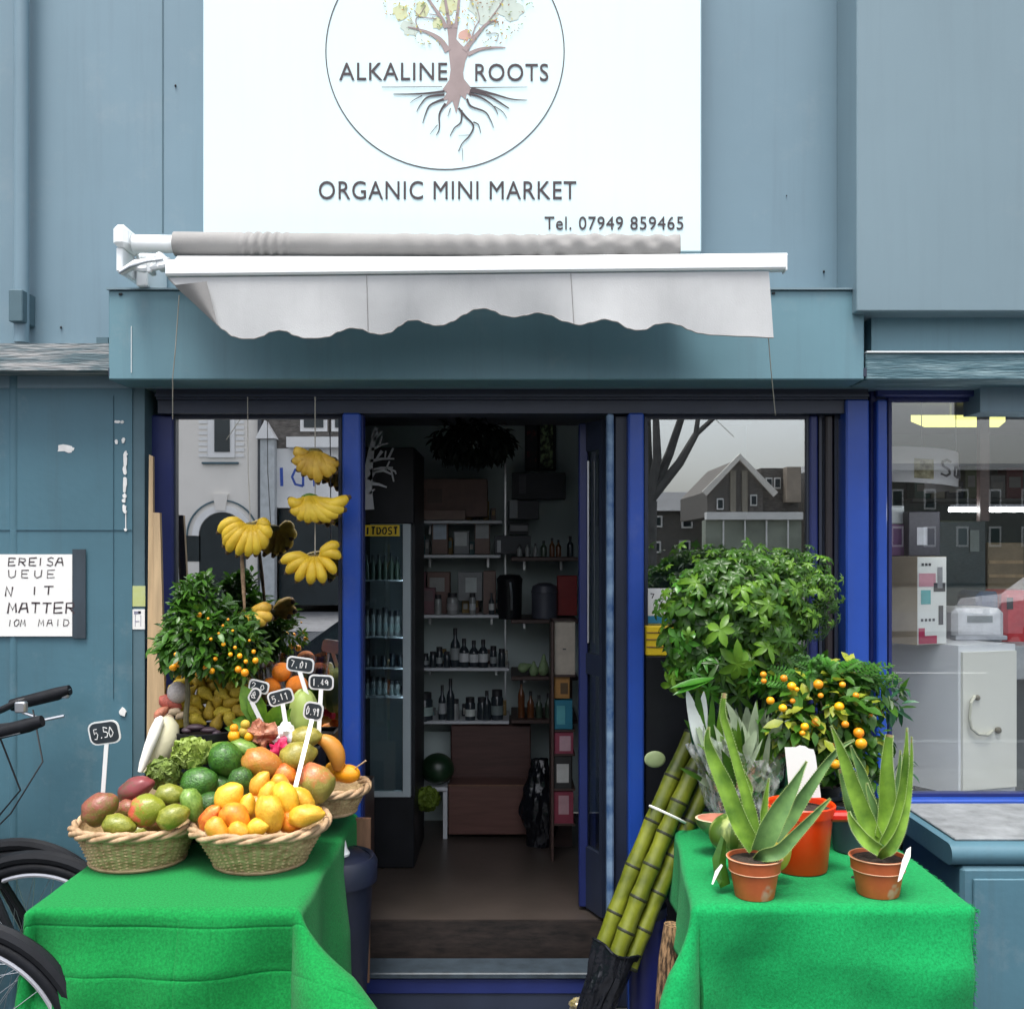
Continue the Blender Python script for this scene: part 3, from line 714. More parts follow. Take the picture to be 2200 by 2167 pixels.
# ------------------------------------------------------------------ notices on the left pier
nt_ = thing('paper_notice', 'white handwritten notice taped to the teal pier at the left', 'notice', W(80, 1366, 3.711))
part('sheet', MB().box(X(-110,3.711), X(155,3.711), Y(3.711), Y(3.7133), Z(1366,3.711), Z(1190,3.711)), m_white_paper, nt_)
mb = MB(); px1 = 3.711/F
def hand(word, px, py, cw, ch, gap, sw=2.6):
    strokes(mb, word, W(px, py, 3.7109), (1,0,0), (.08,0,1), cw*px1, ch*px1, gap*px1, sw*px1)
hand('ERE', 18, 1214, 15, 16, 7); hand('IS', 80, 1214, 13, 17, 8); hand('A', 119, 1215, 16, 18, 4)
hand('Q', -40, 1240, 15, 16, 8, 2); hand('UEUE', 18, 1240, 15, 16, 13, 2)
hand('IN', -28, 1280, 14, 20, 26, 3); hand('IT', 64, 1277, 20, 18, 10, 3)
hand('MATTER', 16, 1316, 19, 22, 6, 3.2)
hand('IOM', 16, 1344, 10, 14, 4, 1.8); hand('MAID', 82, 1344, 12, 14, 6, 1.8)
part('handwriting', mb, m_ink, nt_)
part('tape', MB().box(X(155.5,3.711), X(184,3.711), Y(3.7105), Y(3.7133), Z(1370,3.711), Z(1179,3.711)), M('dark_cloth_tape', (.03,.045,.06), .55, .25, 15, bump=.15, bscale=60, stretch=(1,1,.2)), nt_, label='strip of dark tape down the right edge')
s1 = solo('sticker', MB().box(X(282,3.722), X(312,3.722), Y(3.722), Y(3.7249), Z(1302,3.72), Z(1258,3.72)), [M('lime_sticker', (.62,.68,.12), .5, .3, 6, col2=(.5,.56,.4))], 'yellow green sticker on the dark jamb beside the timber planks', 'sticker')
s2 = thing('label_sheet', 'small white printed label stuck below the yellow sticker', 'label', W(297, 1351, 3.722))
part('sheet', MB().box(X(282,3.722), X(311,3.722), Y(3.722), Y(3.7249), Z(1351,3.72), Z(1308,3.72)), m_white_paper, s2)
mb = MB()
for (a, b, c, e) in ((288,302,1312,1318),(290,291,1318,1345),(302,303,1320,1344),(291,299,1333,1335),(297,303,1312,1317)): mb.box(X(a,3.7215), X(b,3.7215), Y(3.7212), Y(3.722), Z(c,3.7215), Z(e,3.7215))
part('print', mb, M('grey_print', (.22,.22,.3), .6), s2)
# ------------------------------------------------------------------ timber planks leaning in the corner
def plank(name, lab, q, th, d0, d1):
    # q: bottom-left, bottom-right, top-right, top-left in px; d0 at the foot, d1 at the top
    mb = MB(); f = [W(q[0][0],q[0][1],d0), W(q[1][0],q[1][1],d0), W(q[2][0],q[2][1],d1), W(q[3][0],q[3][1],d1)]
    vs = f+[p+Vector((0,th,.0)) for p in f]
    mb.add(vs, [(0,1,2,3),(4,7,6,5),(0,4,5,1),(1,5,6,2),(2,6,7,3),(3,7,4,0)])
    return solo(name, mb, m_wood, lab, 'plank', 'timber planks leaning by the window')
plank('timber_plank', 'tall thin timber batten with pointed top leaning at the window corner', [(312,1960),(332,1960),(328,980),(320,976)], .018, 3.66, 3.70)
plank('timber_plank', 'shorter broad pale timber plank leaning in front of the blue window jamb', [(330,1960),(366,1960),(343,1101),(329,1100)], .02, 3.63, 3.685)
# ------------------------------------------------------------------ bananas
m_ban = M('banana_skin', (.74,.46,.016), .5, .22, 9, rand=.08, col2=(.84,.60,.05), spots=((.12,.06,.02),55,.72), bump=.05, bscale=40)
m_banb = M('riper_banana_skin', (.60,.33,.025), .55, .3, 14, col2=(.72,.47,.06), spots=((.09,.04,.015),40,.64), bump=.08, bscale=40)
m_banend = M('banana_tip', (.10,.06,.03), .8, .3, 30)
m_bang = M('banana_stalk', (.30,.30,.06), .7, .3, 20, col2=(.14,.07,.03))
def finger(parent, a, b, wd, bow, d0, d1, mat):
    # one banana from crown a to tip b (px), bow = sideways bulge px
    P0 = Vector((a[0],a[1])); P1 = Vector((b[0],b[1])); dv = P1-P0; nn = Vector((-dv.y, dv.x)); nn = nn/max(nn.length,1e-6)
    pts = []; rad = []; n = 11
    for i in range(n):
        t = i/(n-1); q = P0+dv*t+nn*bow*sin(pi*min(1,t*1.05))
        dd = d0+(d1-d0)*t-.022*sin(pi*t)
        pts.append(W(q.x, q.y, dd))
        if t < .12: r = .30+.3*t/.12
        elif t < .3: r = .6+.4*(t-.12)/.18
        elif t < .72: r = 1
        elif t < .93: r = 1-.55*((t-.72)/.21)**1.4
        else: r = .36-.08*(t-.93)/.07
        rad.append(r*wd/2*3.65/F)
    mb = MB(); mb.tube(pts, rad, 7)
    k = len(mb.f)
    for i in range(k):
        if i >= 9*7 and i < 10*7 or i == k-1: mb.m[i] = 1
    return part('banana', mb, [mat, m_banend], parent, True, ang=radians(55))
def bunch(lab, c, tips, mat, wd=23, d=3.665, stalk=None):
    t = thing('banana_bunch', lab, 'bananas', W(c[0], max(p[1] for p in tips)+6, d), 'banana bunches hung in the window')
    n = len(tips)
    for i, tp in enumerate(tips):
        bow = tp[2] if len(tp) > 2 else 0
        off = (i-(n-1)/2)/n
        a = (c[0]+off*26*(1 if tips[-1][0] > tips[0][0] else -1), c[1]+3*abs(off))
        finger(t, a, tp, wd*R.uniform(.93,1.07), bow, d-.004*(n/2-abs(i-n/2)), d-.02-.012*sin(pi*i/n), mat)
    mb = MB(); mb.sphere(W(c[0], c[1]+1, d+.004), .03, .018, .013, 12, 8, fn=lambda p: p+Vector((0,0,.004*mnoise.noise(p*70))))
    part('crown_stalk', mb, m_bang if stalk is None else stalk, t, True)
    return t
bunch('topmost banana bunch with brown scarred crown on the right string', (676,970), [(634,962,-8),(627,990,-8),(638,1011,-5),(650,1022,-3),(668,1030,0),(684,1040,0),(697,1022,2),(712,1026,4),(724,1016,6),(730,998,8)], m_banb, 27)
bunch('second bright yellow bunch on the right string with green crown', (665,1066), [(620,1070,-14),(622,1098,-16),(640,1118,-8),(660,1125,-4),(686,1124,6),(716,1121,10),(733,1108,12),(745,1095,10),(754,1066,16)], m_ban, 27, stalk=M('green_stalk', (.10,.20,.03), .7))
bunch('wide banana bunch hanging alone on the left string', (541,1128), [(466,1145,16),(478,1160,12),(479,1175,10),(487,1189,6),(508,1196,0),(530,1199,-3),(549,1195,-5),(566,1182,-8),(576,1158,-10),(573,1138,-12)], m_ban, 25)
bunch('fan shaped lowest bunch on the right string', (677,1196), [(600,1207,6),(613,1232,5),(636,1251,3),(666,1257,0),(695,1255,-2),(722,1234,-6),(735,1198,-10),(731,1166,-6)], m_ban, 25)
bunch('small four fingered bunch hanging on brown rope beside the citrus tree', (530,1322), [(586,1302,-6),(588,1328,-4),(573,1341,-2),(540,1342,4)], m_banb, 28)
mb = MB(); mb.tube([W(677,852,3.68), W(677,1000,3.672), W(677,1197,3.668)], .0022, 6)
solo('hanging_string', mb, m_string, 'pale string holding three banana bunches at the right of the window', 'string', 'strings holding the bananas')
mb = MB(); mb.tube([W(532,852,3.68), W(533,1000,3.68), W(538,1128,3.672)], .0014, 6)
solo('hanging_string', mb, m_string, 'thin string holding the single wide banana bunch', 'string', 'strings holding the bananas')
mb = MB(); mb.tube([W(519,1180,3.70), W(522,1240,3.69), W(526,1320,3.674)], [.006,.008,.004], 7)
solo('rope', mb, M('brown_rope', (.3,.2,.12), .9, .4, 60), 'frayed brown rope holding the small banana bunch', 'rope')
# ------------------------------------------------------------------ tables and cloths
def table(lab, x0, x1, d0, d1, zt=.738):
    t = thing('folding_table', lab, 'table', ((x0+x1)/2, (Y(d0)+Y(d1))/2, 0))
    part('tabletop', MB().bbox(x0, x1, Y(d0), Y(d1), zt-.03, zt, .006), m_darkwood, t)
    for x in (x0+.05, x1-.05):
        for y in (Y(d0)+.06, Y(d1)-.06):
            part('leg', MB().tube([(x,y,0),(x,y,zt-.03)], .014, 10), m_steel, t, True)
    return t
def cloth(name, lab, cat, x0, x1, d0, d1, zt, L, Rr, Fr, mat, seed, creases, flare=.2, lowleft=False, skew=0, step=.0085, notch=None):
    y0, y1 = Y(d0), Y(d1); rd = .022
    def arc(e):
        if e <= 0: return 0, 0
        if e < rd*pi/2: return rd*sin(e/rd), rd*(1-cos(e/rd))
        return rd, rd+(e-rd*pi/2)
    def axis_(a, b, ax):
        q = [a+(b-a)*i/int((b-a)/step) for i in range(int((b-a)/step)+1)]
        for t_, c in creases:
            if t_ == ax and a < c < b: q = [k for k in q if abs(k-c) > .006]+[c-.0042, c-.002, c, c+.002, c+.0042]
        return sorted(q)
    US = axis_(x0-L, x1+Rr, 'x'); VS = axis_(y0-Fr, y1, 'y'); nu = len(US)-1; nv = len(VS)-1
    def fn(u, v):
        sx = US[min(nu, int(round(u*nu)))]; sy = VS[min(nv, int(round(v*nv)))]
        ex = (x0-sx) if sx < x0 else (sx-x1 if sx > x1 else 0); sgx = -1 if sx < x0 else 1
        ey = y0-sy if sy < y0 else 0
        nz = mnoise.noise(Vector((sx*2.3+seed, sy*2.3, seed))); nz2 = mnoise.noise(Vector((sx*7, sy*7+seed, 3)))
        bx = min(max(sx, x0), x1); by = max(sy, y0)
        if ex > 0 and ey > 0:
            e = max(ex, ey); m_ = min(ex, ey); tot = sqrt(ex*ex+ey*ey)
            # corner: falls as a cone, bulging out along the diagonal
            ang = atan2(ey, ex); k = sin(2*ang)
            o, dz = arc(tot*(1-.10*k))
            fl = flare if sgx > 0 or not lowleft else .08
            if sgx > 0 and not lowleft: fl = .1
            out = o+fl*k*min(1, tot/.22)*tot
            dx = cos(ang)**1.0*out*sgx; dy = -sin(ang)*out
            p = Vector((bx+dx, by+dy, zt-dz+fl*.25*k*tot))
        elif ey > 0:
            o, dz = arc(ey)
            f = min(1, ey/.16)
            p = Vector((bx, y0-o-f*(.026*sin(sx*8+seed+ey*2.5)+.013*sin(sx*19+seed*2+ey*4)+.045*nz+.016*nz2)-.06*f*ey, zt-dz))
        elif ex > 0:
            o, dz = arc(ex); f = min(1, ex/.3)
            p = Vector((bx+sgx*(o+f*(.02*sin(sy*14+seed)+.015*nz)+.05*f*ex), by, zt-dz))
        else:
            p = Vector((sx, sy, zt+.002+.0012*nz))
        cz = 0
        for ax, c in creases:
            q = sx if ax == 'x' else sy
            cz += .0024*max(0, 1-abs(q-c)/.0042)*(.45+.55*abs(mnoise.noise(Vector((sx*4, sy*4, c*9))))*2)
        p.y += 1.3*cz*(1 if ey > .03 else 0); p.z += .5*cz*(1 if ey == 0 else 0)
        p.x += .002*nz2; p.y += .003*nz2*(1 if ey > 0 else .2)
        p.x += skew*min(1, max(0, (p.y-y0)/(y1-y0)))*min(1, max(0, 1-(p.x-x0)/(x1-x0)))
        return p
    mb = MB().grid(fn, nu, nv)
    o = solo(name, mb, mat, lab, cat, smooth=True, ang=radians(75))
    sm = o.modifiers.new('thick', 'SOLIDIFY'); sm.thickness = .002; sm.offset = -1
    return o, fn
table('folding table under the green cloth that carries the fruit baskets', -1.27, -.60, 2.78, 3.74)
table('folding table under the green cloth that carries the aloe pots', .62, 1.22, 2.80, 3.735)
_, lf_fn = cloth('table_cloth', 'bright green cloth with ironed creases draped over the fruit table', 'cloth', -1.285, -.585, 2.75, 3.76, .738, .42, .45, .66, m_green, 2.0,
    [('x',-.89),('x',-.795),('y',Y(2.75)-.055),('y',Y(2.75)-.18),('y',Y(2.75)-.4)], .95, True)
_, rt_fn = cloth('table_cloth', 'emerald green cloth with frayed edge draped over the plant table', 'cloth', .505, 1.235, 2.78, 3.755, .738, .25, .03, .60, m_green2, 5.0,
    [], .42, skew=.10)
# frayed threads on the right edge of the emerald cloth
mb = MB(); rr = random.Random(4)
for i in range(420):
    v = rr.uniform(0, .80)
    p = rt_fn(1, v); L = rr.uniform(.004,.012)
    q = p+Vector((L, rr.uniform(-.01,.006), rr.uniform(-.012,.006)))
    mb.tube([p, (p+q)/2+Vector((0,-.002,.003)), q], [.0012,.0010,.0006], 4)
solo('frayed_threads', mb, m_green2, 'frayed green threads along the right edge of the emerald cloth', 'threads', kind='stuff')
# ------------------------------------------------------------------ wicker baskets
def basket(lab, px, d, R1, R0, z0, h, tilt=(0,0), n=184):
    cx, cy = X(px, d), Y(d)
    t = thing('wicker_basket', lab, 'basket', (cx, cy, z0), 'wicker fruit baskets')
    mb = MB(); rows = 22; prof = []
    for i in range(rows+1):
        k = i/rows; prof.append((R0+(R1-R0)*k**1.0, z0+h*k))
    ns = 46
    def wv(i, j, r, a): return r+.0045*sin(a*ns/2+(i%2)*pi)*(1 if 0 < i < rows else .3)
    mb.lathe(prof, (cx,cy,0), n, fn=wv)
    mb.lathe([(r-.010, z) for r, z in prof], (cx,cy,0), n//2)
    mb.lathe([(.001, z0+.002), (R0, z0)], (cx,cy,0), n//2); mb.lathe([(.001, z0+h*.35), (R0+(R1-R0)*.35-.008, z0+h*.35)], (cx,cy,0), n//2)
    part('weave', mb, m_wicker, t, True, ang=radians(80))
    mb = MB()
    for ph in (0, 2*pi/3, 4*pi/3):
        pts = []
        for i in range(161):
            a = 2*pi*i/160; q = a*6+ph
            rr_ = R1+.0065*cos(q)+.003*sin(a*5+ph); pts.append((cx+cos(a)*rr_, cy+sin(a)*rr_, z0+h+.0085*sin(q)+.003*sin(a*3)))
        mb.tube(pts, [.0088+.0007*sin(i*1.9+ph) for i in range(161)], 8, cap=False)
    part('rim', mb, m_wickerrim, t, True, ang=radians(80))
    mb = MB(); mb.torus((cx,cy,z0+.006), R0+.003, .006, 96, 6, 'Z')
    part('base_hoop', mb, m_wickerrim, t, True)
    return t
ZC = .742
basket('left front wicker basket holding red and green mangoes', 297, 3.17, .186, .138, ZC, .115)
basket('right front wicker basket holding yellow mangoes', 560, 3.15, .203, .135, ZC, .120)
basket('small wicker basket at the back right of the fruit table holding orange fruit', 700, 3.52, .142, .10, .80, .085)
# raised crates behind the baskets
def crate(lab, x0, x1, d0, d1, z0, z1, mat):
    t = thing('crate', lab, 'crate', ((x0+x1)/2, (Y(d0)+Y(d1))/2, z0), 'crates raising the fruit at the back of the table')
    w_ = .012
    for k, (a, b, c, e) in enumerate(((x0,x1,Y(d0),Y(d0)+w_),(x0,x1,Y(d1)-w_,Y(d1)),(x0,x0+w_,Y(d0)+w_+.001,Y(d1)-w_-.001),(x1-w_,x1,Y(d0)+w_+.001,Y(d1)-w_-.001))):
        part('side_panel', MB().bbox(a, b, c, e, z0, z1, .003), mat, t)
    part('base_panel', MB().box(x0+w_+.001, x1-w_-.001, Y(d0)+w_+.001, Y(d1)-w_-.001, z1-.03, z1-.015), mat, t)
    return t
crate('low black crate behind the front baskets carrying the avocados', -1.14, -.70, 3.345, 3.52, ZC, .86, m_black)
crate('tall black crate against the window carrying the heap of yellow pears', -1.24, -.90, 3.60, 3.755, ZC, 1.02, m_black)
crate('tall dark crate against the window carrying the oranges', -.885, -.68, 3.60, 3.755, ZC, 1.00, m_black)
# ------------------------------------------------------------------ fruit
def fruitmesh(name, prof, bend=0, flat=1.0, n=18, lump=0, seed=0, stem=0):
    # revolve a profile along X (length 2), optional bend in Z
    mb = MB(); vs = []; k = len(prof)
    for i, (x, r) in enumerate(prof):
        for j in range(n):
            a = 2*pi*j/n; z = sin(a)*r+bend*(1-x*x)
            p = Vector((x, cos(a)*r*flat, z))
            if lump: p *= 1+lump*mnoise.noise(p*2.2+Vector((seed,0,0)))
            vs.append(p)
    fs = [(i*n+j, i*n+(j+1)%n, (i+1)*n+(j+1)%n, (i+1)*n+j) for i in range(k-1) for j in range(n)]
    fs += [tuple(range(n))[::-1], tuple(range((k-1)*n, k*n))]
    mb.add(vs, fs)
    if stem: mb.tube([(1.0-.02,0,stem*.3),(1.05,.01,stem*.4),(1.10,.03,stem*.6)], [.075,.05,.055], 7, mi=1)
    return mb.mesh(name, True, None, radians(60))
def ell(k=13, p=2.0, skew=0.0, tip=0.0):
    out = []
    for i in range(k):
        t = -pi/2+pi*i/(k-1); x = sin(t); r = max(.02, cos(t))**(2/p)
        r *= 1+skew*x; out.append((x, max(.015, r)))
    return out
pear = [(-1,.03),(-.97,.25),(-.85,.5),(-.65,.72),(-.4,.84),(-.1,.80),(.2,.62),(.45,.42),(.7,.30),(.88,.24),(.97,.14),(1,.03)]
ME = {'mango': [fruitmesh('mango_flesh', ell(17,2.1,-.14), b, .9, 22, .11, s) for b, s in ((.10,1),(.06,5),(-.05,9))],
      'ataulfo': [fruitmesh('mango_flesh', ell(17,2.0,-.20), b, .82, 22, .09, s) for b, s in ((.14,2),(.10,6),(-.10,4))],
      'avocado': [fruitmesh('avocado_flesh', ell(17,2.1,-.18), 0, 1, 22, .08, 3)],
      'pear': [fruitmesh('pear_flesh', pear, 0, 1, 18, .10, s) for s in (1,4,8)],
      'orange': [fruitmesh('orange_flesh', ell(15,2.15), 0, 1, 22, .02, 2)],
      'stone': [fruitmesh('stone_body', ell(11,2.3), 0, .9, 14, .25, 2)]}
m_stem = M('dry_stem', (.09,.055,.025), .9, .3, 30)
m_mg_red = M('mango_red_green', (.17,.16,.03), .42, .1, 3.2, col2=(.25,.075,.045), thr=(.38,.66), axis=('Z',.22), coat=.15, spots=((.34,.22,.10),12,.64), rand=.12, bump=.22, bscale=9)
m_mg_maroon = M('mango_maroon', (.13,.10,.05), .45, .1, 3, col2=(.22,.045,.05), thr=(.3,.55), axis=('X',.15), coat=.1)
m_mg_green = M('mango_green', (.21,.24,.018), .4, .15, 3.5, col2=(.30,.31,.04), thr=(.35,.7), coat=.2, rand=.14, spots=((.36,.36,.12),12,.64), bump=.22, bscale=9)
m_mg_cheek = M('mango_green_with_red_cheek', (.24,.27,.02), .4, .05, 2.5, col2=(.55,.09,.05), thr=(.52,.72), axis=('X',-.30), coat=.2, spots=((.42,.36,.14),12,.64), bump=.22, bscale=9)
m_mg_yel = M('mango_yellow', (.70,.35,.015), .45, .12, 1.6, col2=(.78,.45,.04), coat=.12, rand=.07, huer=.012, spots=((.48,.20,.03),12,.64), sss=.1, bump=.22, bscale=9)
m_mg_or = M('mango_orange', (.72,.17,.012), .45, .1, 1.5, col2=(.76,.32,.02), coat=.12, rand=.06, spots=((.5,.12,.02),12,.64), bump=.2, bscale=9)
m_mg_ro = M('mango_red_orange', (.56,.06,.012), .45, .1, 1.5, col2=(.70,.24,.02), coat=.12, spots=((.72,.42,.1),12,.64), bump=.2, bscale=9)
m_avo = M('avocado_skin', (.025,.10,.012), .33, .35, 6, bump=.5, bscale=11, coat=.2, col2=(.06,.19,.02), rand=.2)
m_avol = M('light_green_skin', (.12,.23,.03), .4, .2, 5, col2=(.2,.33,.06), coat=.15)
m_big_or = M('large_mango_ochre', (.46,.24,.03), .42, .1, 2.5, col2=(.52,.16,.03), thr=(.4,.75), axis=('Z',.2), coat=.15, spots=((.5,.33,.12),12,.64), bump=.22, bscale=9)
m_big_ol = M('large_mango_olive', (.24,.22,.025), .42, .15, 3, col2=(.36,.30,.05), coat=.15, spots=((.4,.36,.14),12,.64), bump=.22, bscale=9)
m_big_rd = M('large_mango_red_top', (.32,.28,.055), .42, .1, 2.2, col2=(.58,.13,.05), thr=(.55,.85), axis=('Z',.38), coat=.15, spots=((.45,.36,.16),12,.64), bump=.22, bscale=9)
m_pear = M('quince_skin', (.55,.36,.025), .55, .25, 5, col2=(.68,.50,.06), rand=.15, huer=.01, spots=((.25,.13,.03),10,.66), bump=.3, bscale=8)
m_orange = M('orange_peel', (.78,.21,.008), .42, .1, 5, bump=.5, bscale=24, rand=.08)
m_tanger = M('kumquat_peel', (.83,.33,.006), .36, .1, 8, bump=.3, bscale=20, rand=.12, huer=.012)
def fr_(name, lab, cat, kind, mat, px, py, d, rx, ry, tilt=0, group=None, yaw=None, var=None):
    me0 = ME[kind][(var if var is not None else R.randrange(len(ME[kind])))]
    key = me0.name+mat.name
    me = FM.get(key)
    if me is None:
        me = me0.copy(); me.name = name; me.materials.clear(); me.materials.append(mat); me.materials.append(m_stem); FM[key] = me
    o = bpy.data.objects.new(name, me); COL.objects.link(o)
    o.location = W(px, py, d); k = d/F
    o.scale = (rx*k, (rx+ry)*.5*k*.95 if kind != 'orange' else ry*k, ry*k)
    o.rotation_euler = (R.uniform(-.5,.5) if kind not in ('mango',) else R.uniform(-.2,.2), -radians(tilt), (R.uniform(-.3,.3) if yaw is None else yaw))
    return tag(o, lab, cat, group)
FM = {}
G1 = 'red and green mangoes in the left basket'
for lab, mat, px, py, d, rx, ry, ti, va in (
    ('brownish red and green mango at the left end of the left basket', m_mg_red, 217,1737,3.08,41,32,38,0),
    ('maroon mango lying on top behind the left basket rim', m_mg_maroon, 292,1695,3.22,42,25,28,1),
    ('green mango with coral red cheek in the middle of the left basket', m_mg_cheek, 318,1741,3.06,38,34,20,0),
    ('olive green mango topmost on the right of the left basket', m_mg_green, 367,1708,3.14,33,23,-5,1),
    ('green mango at the right front of the left basket', m_mg_green, 373,1754,3.05,35,25,22,0),
    ('pale green mango half sunk at the front of the left basket', m_mg_green, 257,1771,3.03,36,24,-8,2),
    ('dark green mango standing upright at the right rim of the left basket', m_avol, 412,1728,3.11,37,22,-70,1),
    ('small olive mango wedged between the red mangoes', m_mg_red, 275,1737,3.16,26,22,10,2),
    ('dull mango sunk at the back of the left basket', m_mg_red, 335,1765,3.17,34,26,0,1),
    ('shaded mango sunk behind the front of the left basket', m_mg_green, 300,1790,3.16,36,30,0,2)):
    fr_('mango', lab, 'mango', 'mango', mat, px, py, d, rx, ry, ti, G1, var=va)
G2 = 'yellow mangoes in the right basket'
for lab, mat, px, py, d, rx, ry, ti, va in (
    ('golden mango standing at the left top of the yellow heap', m_mg_yel, 496,1713,3.07,36,30,55,0),
    ('slim golden mango upright beside the big pointed one', m_mg_yel, 533,1732,3.06,30,19,85,1),
    ('deep yellow mango leaning at the top of the heap', m_mg_yel, 561,1684,3.16,31,20,65,0),
    ('large pointed golden mango in the middle of the heap', m_mg_yel, 579,1750,3.02,44,30,-75,1),
    ('tall golden mango right of the heap middle', m_mg_yel, 613,1718,3.07,42,25,-68,0),
    ('golden mango lying flat at the right rim of the basket', m_mg_yel, 659,1752,3.04,40,23,10,1),
    ('small golden mango at the centre of the heap', m_mg_yel, 576,1703,3.13,26,22,70,2),
    ('sloping golden mango behind the flat right one', m_mg_yel, 647,1720,3.12,36,22,-38,0),
    ('red orange mango at the left rim of the right basket', m_mg_ro, 455,1758,3.04,34,23,62,1),
    ('bright orange mango at the left front of the heap', m_mg_or, 505,1757,3.01,37,27,-35,0),
    ('yellow mango at the front rim beside the red orange one', m_mg_yel, 470,1782,2.985,32,23,-50,2),
    ('half hidden yellow mango at the front rim', m_mg_yel, 514,1786,2.98,26,20,-20,1),
    ('knobbly small yellow mango at the front rim', m_mg_yel, 555,1778,2.99,25,20,20,0),
    ('golden mango behind the heap near the price tag stick', m_mg_yel, 604,1684,3.17,25,21,-40,2),
    ('orange mango sunk deep at the right of the heap', m_mg_or, 630,1765,3.05,30,24,15,1),
    ('orange mango sunk at the back of the right basket', m_mg_or, 560,1740,3.16,50,34,0,0)):
    fr_('mango', lab, 'mango', 'ataulfo', mat, px, py, d, rx, ry, ti, G2, var=va)
G3 = 'avocados piled behind the baskets'
for lab, mat, px, py, d, rx, ry, ti in (
    ('glossy dark avocado topmost in the avocado pile', m_avo, 487,1632,3.33,40,34,-50),
    ('large dark green avocado above the left basket', m_avo, 430,1682,3.27,40,36,20),
    ('smaller green avocado between the yellow heap and dark ones', m_avo, 520,1677,3.25,30,27,-60),
    ('dark avocado low between the two front baskets', m_avo, 452,1725,3.20,32,25,25),
    ('dark avocado deep in the middle of the pile', m_avo, 475,1690,3.33,36,32,0),
    ('pale green avocado lying behind the dark topmost one', m_avol, 528,1606,3.40,36,19,-18),
    ('light green round avocado at the back of the pile', m_avol, 474,1612,3.40,26,20,20)):
    fr_('avocado', lab, 'avocado', 'avocado', mat, px, py, d, rx, ry, ti, G3)
G4 = 'large mangoes behind the yellow heap'
for lab, mat, px, py, d, rx, ry, ti in (
    ('large ochre mango above the yellow heap', m_big_or, 564,1638,3.30,44,33,-15),
    ('large olive mango beside the price tag stick', m_big_ol, 641,1625,3.34,41,31,20),
    ('large mango with red top standing at the right end', m_big_rd, 679,1680,3.27,40,45,8),
    ('olive mango lying behind the magenta petals', m_big_ol, 655,1585,3.44,38,24,10),
    ('red mango half hidden below the olive one', m_mg_ro, 612,1668,3.30,28,28,0)):
    fr_('mango', lab, 'mango', 'mango', mat, px, py, d, rx, ry, ti, G4)
# orange fruit in the small back basket
for lab, mat, kind, px, py, d, rx, ry, ti in (
    ('orange persimmon with a twig at the right of the small basket', m_tanger, 'orange', 746,1661,3.47,29,20,0),
    ('yellow orange fruit behind the red topped mango', m_tanger, 'orange', 722,1655,3.52,26,22,0)):
    fr_('persimmon', lab, 'persimmon', kind, mat, px, py, d, rx, ry, ti)
mb = MB()
pts = []; rad_ = []
for i in range(15):
    k_ = i/14; a_ = radians(100-115*k_)
    pts.append(W(688+40*cos(a_)-2, 1640-52*sin(a_), 3.45)); rad_.append(.004+.027*sin(pi*(.04+.92*k_))**.6*(.8+.35*k_))
mb.tube(pts, rad_, 18)
solo('squash', mb, M('yellow_squash_skin', (.62,.33,.05), .45, .3, 5, col2=(.66,.22,.03), bump=.1), 'curved yellow orange squash arched over the small back basket', 'squash', smooth=True)
mb = MB(); mb.tube([W(755,1655,3.46), W(786,1633,3.43)], .0025, 6)
solo('twig', mb, m_wood, 'thin pale twig sticking out beside the persimmon', 'twig')
# pears heaped behind the little tree
rr = random.Random(21)
rows = [(1548,[390,425,462,496]),(1528,[376,412,446,480,514]),(1508,[390,426,462,498,532]),(1488,[374,410,446,482,518]),(1467,[390,428,464,500,534]),(1447,[374,412,450,486,522]),(1427,[390,432,470,506])]
rows += [(1538,[408,444,480]),(1518,[394,430,466,500]),(1498,[410,446,482,512]),(1478,[394,430,466,500]),(1457,[408,446,482]),(1437,[395,432,468])]
k = 0
for ri, (py, xs) in enumerate(rows):
    for px in xs:
        k += 1
        tk = (1549-py)/132
        fr_('pear', 'knobbly yellow pear in the heap behind the tree trunk', 'pear', 'pear', m_pear, px+rr.uniform(-6,6), py+rr.uniform(-4,4), (3.60+.11*tk if ri < 7 else 3.655+.09*tk)+rr.uniform(-.014,.014),
            rr.uniform(19,22), rr.uniform(14,17), rr.choice((-1,1))*rr.uniform(15,100), 'yellow pears heaped behind the citrus tree', yaw=rr.uniform(-.5,.5))
# oranges
for lab, px, py, rx in (('topmost round orange in the dark plastic tray', 606,1443,22),('round orange at the right of the dark plastic tray', 638,1473,24),('orange half hidden behind the price tags', 585,1474,22)):
    fr_('orange', lab, 'orange', 'orange', m_orange, px, py, 3.62, rx, rx*.97, 0, 'oranges at the back of the fruit table')
mb = MB()
tb = thing('plastic_tray', 'dark clear plastic tray of oranges beside the window', 'tray', W(610, 1500, 3.66))
def trayw(u, v):
    a = 2*pi*u; r = .085+.015*v; q = W(612, 1500, 3.66)
    return q+Vector((cos(a)*r*1.0, sin(a)*r*.6, .125*v+.008*sin(a*6)*v))
part('shell', MB().grid(trayw, 40, 6), glassmat('smoky_plastic', (.55,.45,.45), .12, .1), tb, True)
# kumquats in front of the pot
for px, py, r, lab in ((503,1563,9,'upper small kumquat beside the black pot'),(503,1580,13,'larger orange kumquat beside the black pot'),(524,1571,11,'yellow green kumquat right of the orange ones'),(527,1555,10,'green tinged kumquat at the top of the trio'),(535,1580,11,'yellow kumquat lowest at the right')):
    fr_('kumquat', lab, 'kumquat', 'orange', m_tanger if 'green' not in lab else m_pear, px, py, 3.40, r, r, 0, 'loose kumquats beside the pot')
